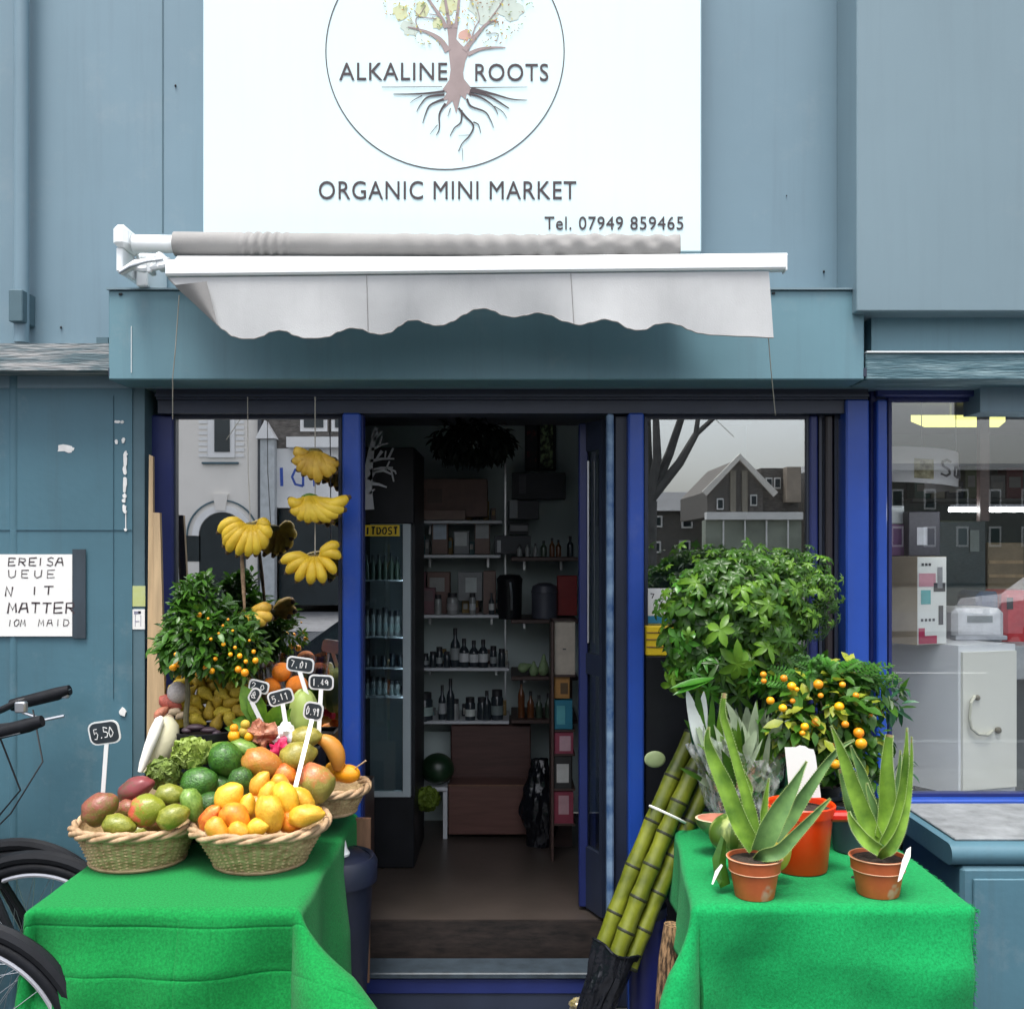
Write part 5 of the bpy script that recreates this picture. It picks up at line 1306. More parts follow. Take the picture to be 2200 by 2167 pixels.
for pts, mi in ((((1886,1812,0,44),(1858,1758,.01,58),(1832,1690,.01,48),(1811,1628,.01,34),(1797,1588,.01,16),(1785,1557,.01,1)),1),
        (((1893,1800,.0,50),(1904,1745,.02,62),(1904,1690,.02,54),(1904,1640,.02,40),(1907,1600,.02,28),(1910,1577,.02,24)),1),
        (((1900,1815,-.02,46),(1925,1765,-.01,50),(1940,1700,0,38),(1944,1645,0,24),(1947,1600,0,12),(1948,1562,0,2)),1),
        (((1890,1826,-.03,36),(1860,1806,-.03,40),(1838,1778,-.02,30),(1826,1755,-.02,14),(1824,1742,-.02,1)),1),
        (((1880,1790,.04,30),(1868,1720,.05,40),(1850,1660,.05,30),(1836,1625,.05,14),(1827,1600,.05,1)),0),
        (((1875,1800,.05,34),(1830,1740,.05,36),(1815,1690,.06,26),(1804,1650,.06,8)),0),
        (((1888,1780,.03,20),(1876,1730,.03,24),(1866,1700,.03,14),(1862,1680,.03,1)),0),
        (((1888,1842,-.01,14),(1900,1830,-.03,32),(1914,1818,-.04,38),(1935,1780,-.04,30),(1950,1720,-.03,20),(1957,1640,-.02,12),(1958,1580,-.02,2)),1),
        (((1908,1790,.05,24),(1925,1700,.06,24),(1932,1650,.06,12),(1934,1610,.06,1)),0)):
    aloe_leaf(a2, pts, 0, m_aloe[mi])
mb = MB()
q = [W(1948,1824,2.80), W(1957,1818,2.80), W(1956,1840,2.785), W(1936,1888,2.775), W(1929,1893,2.775), W(1938,1850,2.785)]
mb.add(q+[p+Vector((0,.002,0)) for p in q], [tuple(range(6)), tuple(range(6,12))[::-1]]+[(i,i+6,(i+1)%6+6,(i+1)%6) for i in range(6)])
part('plant_label', mb, m_white_paper, a2)
# --- orange bucket
t = thing('orange_bucket', 'tall bright orange plastic pot holding soil and a torn white card', 'bucket', (X(1719,3.08), Y(3.08), .742))
pot(t, (X(1719,3.08),Y(3.08),.742), [(.001,0),(.076,0),(.079,.004),(.095,.165),(.1,.166),(.104,.195),(.101,.198),(.096,.193),(.09,.14)], m_bucket, .178, .094)
mb = MB(); mb.bbox(X(1770,3.08), X(1822,3.08), Y(3.02), Y(3.06), Z(1760,3.05), Z(1740,3.05), .008)
part('handle', mb, m_red, t)
q = [(1686,1604),(1710,1604),(1718,1600),(1730,1602),(1738,1607),(1748,1609),(1752,1622),(1756,1650),(1764,1712),(1697,1714)]
mb = MB(); mb.prism([(X(a,3.10), Z(b,3.10)) for a, b in q], Y(3.10), Y(3.10)+.0015)
solo('white_card', mb, m_white_paper, 'blank white card with torn top standing in the orange pot', 'card')
# --- melons, watermelon slice, drooping leaf
m_rind = M('striped_rind', (.10,.20,.02), .4, .3, 7, col2=(.42,.50,.14), thr=(.42,.55), stretch=(3,3,.5), coat=.2)
mb = MB(); c = W(1578,1790,3.0); mb.sphere(c, .075, .065, .062, 28, 18); solo('striped_melon', mb, m_rind, 'striped green melon lying behind the left aloe pot', 'melon', smooth=True)
mb = MB(); c = W(1668,1822,2.945); mb.sphere(c, .043, .037, .064, 26, 18, fn=lambda p: p); solo('yellow_melon', mb, M('yellow_rind', (.66,.50,.04), .45, .2, 5, col2=(.5,.45,.08), bump=.1), 'smooth yellow melon half hidden between left aloe pot and orange bucket', 'melon', smooth=True)
t = thing('watermelon_half', 'cut half of a watermelon wrapped in film at the left of the plant table', 'watermelon', W(1545,1790,3.22))
mb = MB(); c = W(1545,1756,3.22); Rw = .068
prof = [(Rw*cos(a), -Rw*.85*sin(a)) for a in [i*pi/2/9 for i in range(10)]]
mb.lathe(prof[::-1], c, 36, sx=1.1, sy=.9); part('rind', mb, M('watermelon_rind', (.02,.10,.02), .35, .4, 9, col2=(.16,.3,.1), coat=.4), t, True)
mb = MB(); mb.lathe([(Rw,0),(Rw*.9,.001)], c, 36, sx=1.1, sy=.9); part('white_rind', mb, M('pale_rind', (.66,.52,.36), .5, .1, 9), t)
mb = MB(); mb.lathe([(Rw*.9,.0012),(Rw*.5,.003),(.001,.003)], c, 36, sx=1.1, sy=.9); part('flesh', mb, M('watermelon_flesh', (.55,.20,.13), .4, .25, 14, coat=.5), t, True)
mb = MB()
def dl_(u, v):
    P = [(1555,1800),(1545,1850),(1552,1890),(1545,1900)]
    a = u*3; i = min(2, int(a)); f = a-i; q0 = P[i]; q1 = P[i+1]
    wd = (10,30,34,6); w_ = wd[i]+(wd[i+1]-wd[i])*f
    return W(q0[0]+(q1[0]-q0[0])*f+(v-.5)*w_, q0[1]+(q1[1]-q0[1])*f+(v-.5)*14, 2.88-.04*u+.015*abs(v-.5))
mb.grid(dl_, 18, 6); lfo = solo('fallen_leaf', mb, lm_dark, 'dark drooping leaf hanging at the foot of the left aloe pot', 'leaf', smooth=True)
mb = MB(); mb.ribbon([W(1530,1898,2.82), W(1540,1872,2.83), W(1551,1856,2.835)], [.004,.011,.006]); solo('paper_strip', mb, m_white_paper, 'curled white paper strip on the emerald cloth left of the aloe', 'paper')
mb = MB(); mb.sphere(W(1834,1886,3.0), .009, .008, .008, 10, 8); solo('pebble', mb, m_soil, 'small dark crumb of soil on the cloth between the aloes', 'soil')
# --- flowers wrapped in clear film
t = thing('wrapped_bouquet', 'bunch of green foliage wrapped in crumpled clear film on the plant table', 'bouquet', (X(1590,3.35), Y(3.35), .742))
mb = MB(); rs = random.Random(71)
for i in range(130):
    b = W(1590+rs.uniform(-45,45), 1715, 3.35+rs.uniform(-.05,.05)); tx = rs.uniform(-1,1)
    q = W(1585+tx*105, 1540+rs.uniform(-40,120), 3.33+rs.uniform(-.08,.06)); 
    s0 = b.lerp(q, rs.uniform(.2,.6)); mb.leaf(s0, (q-s0)+Vector((0,-.02,0)), (rs.uniform(-.5,.5),-1,.4), rs.uniform(.09,.2), rs.uniform(.015,.05), rs.uniform(0,.25), .3, rs.choice((0,1,2,2)), 5)
    if i < 30: mb.tube([b, s0], [.003,.002], 5, mi=1)
part('foliage', mb, [lm_mid, lm_bright, leafmat('pale_leaf', (.30,.38,.25), .3, .5, .3, 10)], t, True)
def wrapf(u, v):
    a = 2*pi*u; r = .055+.082*min(1, v*1.3)**.8+.01*v; q = Vector((X(1590,3.35), Y(3.35), .745))
    if v > .75: r += .05*(v-.75)*4*(.5+.5*sin(a*3+1))
    cr = mnoise.noise(Vector((cos(a)*2.2, sin(a)*2.2, v*3)))*.035+abs(mnoise.noise(Vector((cos(a)*5, sin(a)*5, v*7))))*.03-.012
    r += cr*(.4+v)
    return q+Vector((cos(a)*r*1.0, sin(a)*r*.8, .335*v+.05*sin(a*2+.6)*v*v+.03*v*mnoise.noise(Vector((cos(a)*4, sin(a)*4, 9)))))
part('film_wrap', MB().grid(wrapf, 110, 40), m_plastic_clear, t, True, ang=radians(25))
mb = MB(); mb.lathe([(.001,0),(.06,0),(.075,.03),(.078,.034),(.07,.03),(.05,.006)], (X(1580,3.32),Y(3.32),.742), 30); part('tray', mb, m_black, t, True)
def smooth_(P, sub):
    out = []
    for i in range(len(P)-1):
        p0 = P[max(i-1,0)]; p1 = P[i]; p2 = P[i+1]; p3 = P[min(i+2,len(P)-1)]
        for k in range(sub):
            s = k/sub; out.append(.5*((2*p1)+(p2-p0)*s+(2*p0-5*p1+4*p2-p3)*s*s+(3*p1-p0-3*p2+p3)*s**3))
    return out+[P[-1]]
# variegated long leaves leaning out on the left
t = thing('variegated_plant', 'white and dark striped strap leaves rising left of the wrapped bouquet', 'plant', W(1545,1735,3.38))
for i, (tx, ty, wd, mi) in enumerate(((1475,1480,30,0),(1497,1478,26,1),(1512,1484,30,0),(1530,1490,18,1),(1485,1510,30,2),(1550,1500,16,3),(1505,1530,34,2),(1568,1505,14,3))):
    b = W(1548+i*3, 1700, 3.38); q = W(tx, ty, 3.30+.01*i); m_ = (b+q)/2+Vector((-.02-.012*i%.03,-.02,.03))
    mb = MB(); dd = q-b
    pts = [b, b.lerp(m_,.6), m_, m_.lerp(q,.6), q]; k = 3.35/F*wd*1.45
    mb.tube(smooth_(pts,5), [k*.5*max(.04,(.45+.55*min(1,2.2*s_/20))*(1-(s_/20)**3)) for s_ in range(21)], 6, flat=.12, up=(.2,-.95,.2))
    part('leaf', mb, [leafmat('white_striped_leaf', (.72,.78,.76), .1, .4, .2, 14) if i == 0 else bpy.data.materials['white_striped_leaf'], lm_dark, leafmat('dark_strap_leaf', (.02,.10,.05), .4, .35, .2, 10) if i == 0 else (bpy.data.materials['dark_strap_leaf']), lm_bright][mi], t, True)
# --- sugar cane with a black bag round the foot
m_cane = M('sugar_cane', (.065,.10,.008), .40, .4, 7, col2=(.22,.245,.018), bump=.08, bscale=30, stretch=(1,1,1), coat=.15)
m_cane_d = M('cane_node', (.02,.024,.01), .6, .3, 20)
cg = 'sugar cane stalks tied together'
def cane(lab, p0, p1, d0, d1, wd, nodes):
    t = thing('sugar_cane', lab, 'sugar cane', W(p0[0],p0[1],d0), cg)
    A_ = W(p0[0],p0[1],d0); B_ = W(p1[0],p1[1],d1); r = wd/2*3.45/F; mb = MB(); nn = nodes*6; pts = []; rad = []
    for i in range(nn+1):
        k = i/nn; ph = (k*nodes)%1; bulge = .0
        pts.append(A_.lerp(B_, k)+Vector((-.012*sin(pi*k),0,0))); rad.append(r*(1.06 if i % 6 == 0 else (1.0 if i % 6 in (1,5) else .95)))
    mb.tube(pts, rad, 14)
    for i in range(0, nn+1, 6):
        a_ = pts[max(0,i)]; dv = (B_-A_).normalized()
        mb.tube([a_-dv*.007, a_-dv*.003, a_+dv*.003, a_+dv*.006], [r*1.01, r*1.10, r*1.08, r*1.01], 14, mi=1)
    part('stalk', mb, [m_cane, m_cane_d], t, True, ang=radians(50))
cane('left sugar cane stalk of the tied bundle leaning beside the doorway', (1284,2060), (1488,1575), 3.44, 3.62, 37, 5)
cane('middle thick sugar cane stalk of the tied bundle', (1318,2070), (1520,1590), 3.40, 3.58, 38, 7)
cane('right darker sugar cane stalk of the tied bundle', (1352,2075), (1552,1615), 3.42, 3.60, 37, 6)
cane('rear sugar cane stalk showing between the tied stalks', (1336,2068), (1530,1580), 3.48, 3.66, 34, 6)
mb = MB(); c = W(1434,1748,3.50); dv = (W(1512,1590,3.58)-W(1312,2070,3.42)).normalized(); u = dv.cross(Vector((0,1,0))).normalized(); v_ = dv.cross(u)
pts = [c+u*.066*cos(a)+v_*.055*sin(a) for a in [2*pi*i/40 for i in range(41)]]
mb.tube(pts, .0045, 6, cap=False); solo('tie_band', mb, m_white_paper, 'white band tied round the sugar canes', 'band', smooth=True)
mb = MB(); c = W(1407,1630,3.63); mb.sphere(c, .038, .008, .030, 22, 10)
solo('cut_gourd_slice', mb, M('pale_green_slice', (.42,.50,.28), .45, .25, 9, col2=(.22,.3,.12)), 'round pale green slice leaning behind the sugar cane by the blue post', 'slice', smooth=True)
t = thing('black_bag', 'shiny black plastic bag pulled round the foot of the sugar canes', 'bag', W(1265,2190,3.42))
A_ = W(1324,2035,3.43); B_ = W(1255,2225,3.40)
def bagf(u, v):
    a = 2*pi*u; dv = (A_-B_).normalized(); e1 = dv.cross(Vector((0,1,0))).normalized(); e2 = dv.cross(e1)
    r = .040+.034*v**.8+.016*mnoise.noise(Vector((cos(a)*1.8, sin(a)*1.8, v*2.5)))+.014*abs(mnoise.noise(Vector((cos(a)*4, sin(a)*4, v*3))))
    q = B_.lerp(A_, v)+(e1*cos(a)+e2*sin(a)*.9)*r
    q.z += .01*sin(a*3)*v**4
    return q
part('sack', MB().grid(bagf, 80, 36), m_blackg, t, True, ang=radians(35))
mb = MB(); mb.tube([bagf(i/60, 1) for i in range(61)], .004, 6, cap=False); part('bag_rim', mb, m_blackg, t, True)
crumple('wrapper', 'scrap of gold edged silver wrapper on the ground by the black bag', 'wrapper', 1244,2158,3.55,22,16, M('silver_wrapper', (.6,.58,.6), .3, .5, 30, metal=.5, col2=(.65,.5,.12)), 9, .6)
# blue container, bark log under the right table
t = thing('blue_tub', 'deep blue lidded tub standing at the foot of the sugar canes', 'tub', (X(1388,3.50), Y(3.5), 0))
c = (X(1388,3.55), Y(3.55), 0)
mb = MB(); mb.lathe([(.001,0),(.052,0),(.056,.004),(.062,.40),(.068,.402),(.070,.45),(.062,.458),(.001,.46)], c, 36); part('tub', mb, M('blue_tub_plastic', (.01,.016,.12), .35, .15, 4), t, True)
mb = MB(); mb.lathe([(.0705,.436),(.073,.440),(.072,.470),(.06,.476),(.001,.478)], c, 36); part('lid', mb, m_navy, t, True)
m_logbark = M('ridged_bark', (.055,.028,.012), .9, .4, 10, col2=(.34,.20,.10), thr=(.40,.58), stretch=(14,14,2.2), bump=.8, bscale=9)
mb = MB(); mb.tube([W(1432,2260,3.12), W(1436,2140,3.12), W(1440,2060,3.12), W(1448,1985,3.12)], [.038,.039,.036,.030], 24)
bl = solo('bark_log', mb, m_logbark, 'upright log of ridged brown bark under the plant table', 'log', smooth=True)
# ------------------------------------------------------------------ shop interior
DB = 5.3
si = random.Random(81)
def shelf(lab, px0, px1, py, d0, d1, mat, th=.016, grp='shelves at the back of the shop'):
    t = thing('shelf', lab, 'shelf', (X((px0+px1)/2,d0), Y(d1), Z(py,d0)), grp)
    z = Z(py, d0)
    part('shelf_board', MB().bbox(X(px0,d0), X(px1,d0), Y(d0), Y(d1), z-th, z, .003), mat, t)
    for px in (px0+30, px1-30): part('bracket', MB().box(X(px,d0)-.006, X(px,d0)+.006, Y(d1)-.09, Y(d1)-.001, z-th-.05, z-th-.0005), m_alu, t)
    return z
m_shelf = M('pale_shelf', (.62,.64,.68), .4, .05, 5)
SY = []
for py, x1, lab in ((1117,1078,'topmost pale shelf in the shop carrying brown boxes'),(1191,1076,'second pale shelf in the shop with framed cards'),(1320,1084,'third pale shelf in the shop with cartons and jars'),(1434,1094,'fourth pale shelf in the shop with dark bottles'),(1548,1094,'lowest pale shelf in the shop above the brown cabinet')):
    SY.append(shelf(lab, 885, x1, py, 5.12, 5.458, m_shelf))
SR = []
for py, lab in ((1196,'upper dark wooden shelf at the right of the shop'),(1330,'lower dark wooden shelf at the right of the shop'),(1452,'dark shelf holding pale green vegetables'),(1545,'bottom grey shelf under the glass bottles')):
    SR.append(shelf(lab, 1098, 1242, py, 5.05, 5.458, m_darkwood, .02))
mb = MB()
for px in (1085,): mb.box(X(px,5.2)-.004, X(px,5.2)+.004, Y(5.44), Y(5.4595), .3, 2.2)
part('shelf_upright', mb, m_alu, shop)
mcol = {}
def pm(nm, col, rough=.5):
    k = nm.replace(' ', '_')+'_pack'
    if k not in bpy.data.materials: M(k, col, rough, .15, 14)
    return bpy.data.materials[k]
def carton(lab, px0, px1, py0, py1, d, col, face=None, facecol=(.6,.62,.6), dep=.1, grp='cartons on the shop shelves', name='carton', cat='box'):
    t = thing(name, lab, cat, (X((px0+px1)/2,d), Y(d), Z(py1,d)), grp)
    part('box_body', MB().bbox(X(px0,d), X(px1,d), Y(d), Y(d)+dep, Z(py1,d)+.0005, Z(py0,d), .002), pm(*col), t)
    if face:
        part('box_label', MB().box(X(face[0],d), X(face[1],d), Y(d)-.0015, Y(d)-.0001, Z(face[3],d), Z(face[2],d)), pm('label %d %d %d' % tuple(int(c*100) for c in facecol), facecol), t)
    return t
BR = ('brown carton', (.16,.09,.075)); BR2 = ('dull brown carton', (.20,.13,.11)); DK = ('dark carton', (.025,.03,.04)); GY = ('grey carton', (.22,.23,.24)); PK = ('plum carton', (.14,.06,.075))
carton('wide brown box on the topmost pale shelf', 903,1047,1028,1110, 5.2, BR, (918,950,1050,1080), (.10,.06,.05), .16)
carton('low brown box in front on the topmost shelf', 905,1000,1095,1116, 5.13, BR2)
carton('dark framed box on the topmost shelf at the right', 1092,1158,1075,1115, 5.2, DK, (1095,1112,1073,1112), (.3,.33,.36), .1)
carton('dark tall box row above the topmost shelf at the right', 1100,1215,1015,1072, 5.3, DK, (1115,1130,1020,1060), (.08,.08,.1), .1)
carton('brown card box on the second shelf with blue white panel', 928,962,1122,1190, 5.2, BR2, (931,959,1126,1158), (.5,.58,.68), .08)
carton('grey tablet shaped box on the second shelf', 975,1008,1140,1190, 5.18, GY, (977,1003,1143,1172), (.52,.55,.55), .08)
carton('brown box on the second shelf with pale square panel', 1020,1052,1122,1190, 5.2, BR2, (1022,1050,1126,1156), (.42,.44,.45), .08)
carton('dark box row at the right of the second shelf', 1062,1140,1150,1190, 5.16, DK, (1068,1076,1160,1186), (.5,.52,.55), .08)
carton('small box with white printed card at the right of the second shelf', 1095,1135,1122,1148, 5.3, DK, (1096,1134,1128,1140), (.4,.4,.42), .06)
carton('plum carton at the left end of the third shelf', 890,915,1228,1318, 5.22, PK)
carton('tall brown carton with grey window on the third shelf', 918,966,1228,1318, 5.2, BR, (923,955,1240,1270), (.28,.28,.27), .1)
carton('grey brown carton with square picture on the third shelf', 984,1036,1228,1290, 5.2, GY, (1000,1024,1240,1272), (.5,.55,.55), .1)
carton('brown carton at the right end of the third shelf', 1038,1065,1226,1318, 5.22, BR2)
carton('low plum box at the front of the third shelf', 892,935,1262,1319, 5.14, PK, (897,930,1268,1290), (.12,.08,.09))
carton('red box at the right of the dark shelf', 1198,1240,1236,1322, 5.15, ('red carton', (.28,.015,.015)))
def jar(lab, px, py1, w_, h_, d, col, lid=(.02,.02,.025), grp='jars and bottles on the shop shelves', neck=False, label=None):
    t = thing('bottle' if neck else 'jar', lab, 'bottle' if neck else 'jar', (X(px,d), Y(d), Z(py1,d)), grp)
    k = d/F; r = w_*k/2; h = h_*k; c = (X(px,d), Y(d), Z(py1,d)+.0006)
    mb = MB()
    pr = [(.001,0),(r,0),(r,h*.55),(r*.9,h*.62),(r*.4,h*.74),(r*.36,h*.9),(.001,h*.9)] if neck else [(.001,0),(r*.95,0),(r,h*.04),(r,h*.72),(r*.8,h*.82),(.001,h*.82)]
    mb.lathe(pr, c, 16); part('glass_body', mb, pm(*col), t, True)
    mb = MB(); mb.lathe([(r*(.42 if neck else .86),h*(.84 if neck else .80)),(r*(.42 if neck else .86),h),(.001,h)], c, 16); part('lid', mb, pm('lid %d' % int(lid[0]*1000), lid), t, True)
    if label:
        mb = MB(); mb.lathe([(r*1.02,h*.2),(r*1.02,h*.5)], c, 16); part('label', mb, pm('label %d %d %d' % tuple(int(c_*100) for c_ in label), label), t, True)
GL = ('dark glass', (.03,.04,.05), .12); CL = ('pale glass', (.26,.27,.27), .15); AM = ('amber glass', (.14,.05,.02), .15); GN = ('green glass', (.05,.075,.05), .15)
for i, (px, w_, h_, col, nk, lb) in enumerate(((941,16,42,CL,False,None),(972,24,46,CL,False,(.35,.35,.36)),(1015,14,46,CL,False,(.5,.52,.55)),(1056,12,46,GL,True,(.6,.62,.62)))):
    jar(('pale glass jar first from the left in front of the third shelf cartons','wide pale jar in front of the third shelf cartons','slim pale jar under the square picture carton','dark bottle with white label at the right of the third shelf')[i], px, 1319, w_, h_, 5.135, col, neck=nk, label=lb)
xs = [897,914,930,944,960,978,997,1018,1038,1060,1078]
for i, px in enumerate(xs):
    big = i in (5,6,7,8)
    jar('%s on the fourth pale shelf, %s from the left' % ('dark round bottle with white ring label' if i in (6,7,8) else 'small dark jar', ('first','second','third','fourth','fifth','sixth','seventh','eighth','ninth','tenth','last')[i]), px, 1433, 15 if not big else 21, (38,30,34,44,34,84,62,58,60,46,40)[i], 5.16+.02*(i%2), GL, neck=big, label=(.62,.64,.66) if i in (6,7,8) else ((.3,.33,.34) if i % 2 else None))
for i, (px, w_, h_, col, nk, lb) in enumerate(((911,38,60,GL,False,(.35,.45,.43)),(950,16,76,GL,True,(.4,.42,.44)),(968,18,90,GL,True,None),(978,18,46,CL,False,None),(1010,22,50,GL,False,(.6,.64,.62)),(1036,22,50,GL,False,None),(1046,18,64,GL,True,None),(1068,26,66,GL,False,(.2,.25,.25)))):
    jar(('broad dark jar with pale band at the left end of the lowest shelf','dark bottle beside the broad jar on the lowest shelf','tallest dark bottle on the lowest pale shelf','small clear jar on the lowest pale shelf','dark jar with white label on the lowest shelf','plain dark jar right of the white labelled one','slim dark bottle at the right of the lowest shelf','dark jar at the right end of the lowest shelf')[i], px, 1547, w_, h_, 5.16+.015*(i%2), col, neck=nk, label=lb)
for i, (px, h_, col) in enumerate(((1120,90,AM),(1140,60,AM),(1158,52,GN),(1178,56,GN),(1196,50,GL))):
    jar(('tall amber bottle on the bottom grey shelf','shorter amber bottle on the bottom grey shelf','green bottle next to the amber ones','green bottle second from the right','dark bottle at the right end of the bottom grey shelf')[i], px, 1544, 15, h_, 5.12, col, neck=True)
for i, (px, h_, w_) in enumerate(((1116,26,12),(1133,30,10),(1150,28,10),(1168,34,14),(1186,40,12),(1200,36,12),(1225,44,14))):
    jar('little %s on the upper dark shelf' % ('white bottle','pale slim bottle','pale short bottle','pale green bottle','orange bottle','amber jar','dark bottle by the door')[i], px, 1195, w_, h_, 5.10, [CL,CL,CL,GN,AM,AM,GL][i], neck=True)
# small packets filling the gaps on the shelves
pk = random.Random(101); cols = [BR, BR2, DK, GY, PK, ('ochre packet',(.30,.20,.06)), ('teal packet',(.05,.14,.15)), ('cream packet',(.42,.40,.34))]
for r_, (py, xs_) in enumerate(((1117,(1008,1026,1044,1060)),(1191,(896,908,918,966,1012)),(1320,(1070,958,1000,1024)),(1434,(889,951,986,1052,1086)),(1548,(892,930,1000,1080)))):
    for i, px in enumerate(xs_):
        wd = pk.uniform(9,16); ht = pk.uniform(22,46)
        carton('%s upright packet on the %s pale shelf' % (('first','second','third','fourth','fifth')[i], ('topmost','second','third','fourth','lowest')[r_]), px-wd/2, px+wd/2, py-ht, py-.5, 5.27+.03*(i%2), pk.choice(cols), (px-wd*.3, px+wd*.3, py-ht*.8, py-ht*.4), pk.choice(((.5,.5,.48),(.45,.3,.12),(.2,.35,.36))), .05, 'packets filling the shelves', 'packet', 'packet')
# kettle-like urn and stock pot on the lower dark shelf
t = thing('black_urn', 'tall black urn standing on the lower dark shelf', 'urn', W(1095,1329,5.14)); c = (X(1095,5.14), Y(5.14), Z(1329,5.14)+.001)
mb = MB(); mb.lathe([(.001,0),(.055,0),(.06,.01),(.062,.17),(.066,.20),(.05,.22),(.001,.225)], c, 28); part('urn_body', mb, m_black, t, True)
mb = MB(); mb.tube([W(1096,1250,5.07), W(1099,1280,5.06), W(1099,1310,5.075)], .006, 8); part('spout', mb, m_alu, t, True)
t = thing('stock_pot', 'grey lidded stock pot on the lower dark shelf', 'pot', W(1170,1329,5.12)); c = (X(1170,5.13), Y(5.13), Z(1329,5.13)+.001)
mb = MB(); mb.lathe([(.001,0),(.06,0),(.065,.005),(.065,.13),(.06,.132)], c, 28); part('pot_body', mb, M('grey_enamel', (.07,.075,.1), .4, .1, 6), t, True)
mb = MB(); mb.lathe([(.068,.132),(.06,.165),(.03,.18),(.001,.182)], c, 28); part('lid', mb, bpy.data.materials['grey_enamel'], t, True)
for i, (px, py, rx, ry, ti) in enumerate(((1128,1432,16,13,20),(1147,1436,12,17,80),(1168,1428,13,24,10))):
    fr_('christophine', ('pale green vegetable leftmost on the dark shelf','small pale green vegetable in the middle','long pale green vegetable at the right of three')[i], 'vegetable', 'pear', M('pale_green_veg', (.25,.36,.18), .5, .2, 6) if i == 0 else bpy.data.materials['pale_green_veg'], px, py, 5.08, max(rx,ry), min(rx,ry), 90 if ry > rx else ti, 'pale green vegetables on the dark shelf')
# brown cabinet and drawer, black bag, melons
t = thing('brown_cabinet', 'brown wooden cabinet with wide drawer under the lowest pale shelf', 'cabinet', (X(1052,5.0), Y(5.2), FZ))
part('cabinet_body', MB().bbox(X(969,5.12), X(1140,5.12), Y(5.12), Y(5.455), FZ, Z(1558,5.12), .004), M('plum_brown_wood', (.085,.04,.035), .45, .2, 5, stretch=(1,1,8)), t)
part('drawer', MB().bbox(X(963,4.96), X(1132,4.96), Y(4.96), Y(5.1195), FZ+.02, Z(1684,4.96), .004), M('drawer_wood', (.12,.055,.045), .45, .2, 5, stretch=(1,1,8)), t)
part('drawer_edge', MB().box(X(963,4.96), X(1132,4.96), Y(4.955), Y(4.9599), Z(1684,4.96)-.006, Z(1684,4.96)-.001), m_brown, t)
def softbag(lab, cx, py0, py1, d, rx, seed):
    t = thing('bin_bag', lab, 'bag', (X(cx,d), Y(d), FZ)); z1 = Z(py0,d); k = d/F
    def fn(u, v):
        a = 2*pi*u; r = rx*k*(.8+.5*sin(pi*min(1,v*1.1))*.6-.35*v**3)+.02*mnoise.noise(Vector((cos(a)*2+seed, sin(a)*2, v*4)))+.015*abs(mnoise.noise(Vector((cos(a)*5, sin(a)*5+seed, v*8))))
        return Vector((X(cx,d)+cos(a)*r, Y(d)+sin(a)*r*.8, FZ+.002+(z1-FZ)*v))
    part('sack', MB().grid(fn, 60, 40), m_blackg, t, True, ang=radians(35))
softbag('limp shiny black bag standing in front of the brown cabinet', 1160, 1630, 1790, 4.85, 34, 3)
mb = MB(); mb.sphere(W(940,1650,4.98), .082, .08, .075, 24, 16); solo('watermelon', mb, M('dark_watermelon', (.012,.035,.015), .35, .5, 6, coat=.2), 'dark watermelon on the floor left of the brown cabinet', 'watermelon', smooth=True)
t = thing('melon_stool', 'low white stand under the dark watermelon', 'stand', (X(940,5.0), Y(5.0), FZ))
part('top_board', MB().bbox(X(892,4.95), X(962,4.95), Y(4.95), Y(5.2), Z(1690,4.95)-.02, Z(1690,4.95), .003), m_shelf, t)
for px in (898,956):
    for yy in (4.97,5.18): part('leg', MB().box(X(px,4.95)-.01, X(px,4.95)+.01, Y(yy)-.01, Y(yy)+.01, FZ, Z(1690,4.95)-.0205), m_shelf, t)
part('white_panel', MB().box(X(892,5.3), X(968,5.3), Y(5.3), Y(5.32), FZ, Z(1570,5.3)), m_inwall, shop)
lettuce('yellow green cabbage on the shop floor by the fridge', 918,1715,4.72,30,30, leafmat('cabbage_leaf', (.12,.18,.02), .4, .5, .2, 20), 5, 50)
# packs stacked by the door
t = thing('pack_rack', 'narrow rack of packets stacked just inside the open door', 'rack', (X(1212,4.6), Y(4.6), FZ))
part('side_board', MB().bbox(X(1184,4.6), X(1190,4.6), Y(4.6), Y(4.85), FZ, Z(1335,4.6), .002), m_darkwood, t)
part('back_board', MB().box(X(1190,4.6)+.001, X(1236,4.6), Y(4.83), Y(4.85), FZ, Z(1335,4.6)), m_darkwood, t)
for py in (1450,1568,1620,1695,1770): part('rack_shelf', MB().box(X(1190,4.6)+.001, X(1236,4.6), Y(4.61), Y(4.829), Z(py,4.6)-.008, Z(py,4.6)), m_darkwood, t)
carton('tall cream board box standing on top of the packet rack', 1191,1236,1336,1449, 4.63, ('cream board', (.55,.48,.40)), (1209,1216,1392,1395), (.1,.1,.1), .08, 'packets in the rack by the door')
carton('orange brown packet under the cream box', 1191,1224,1452,1500, 4.63, ('orange packet', (.45,.22,.06)), (1204,1220,1466,1490), (.12,.07,.03), .06, 'packets in the rack by the door')
carton('turquoise packet in the rack', 1191,1230,1503,1566, 4.62, ('turquoise packet', (.02,.20,.30)), (1196,1214,1515,1555), (.10,.40,.45), .06, 'packets in the rack by the door')
carton('upper pink foil packet in the rack', 1191,1232,1572,1619, 4.62, ('pink packet', (.30,.05,.09)), (1202,1226,1580,1612), (.55,.35,.4), .06, 'packets in the rack by the door')
carton('black and white packet in the rack', 1190,1228,1624,1694, 4.62, ('black packet', (.03,.03,.03)), (1196,1222,1640,1680), (.55,.55,.53), .06, 'packets in the rack by the door')
carton('lower pink foil packet in the rack', 1190,1232,1699,1769, 4.62, ('rose packet', (.26,.04,.07)), (1200,1222,1708,1748), (.5,.3,.33), .06, 'packets in the rack by the door')
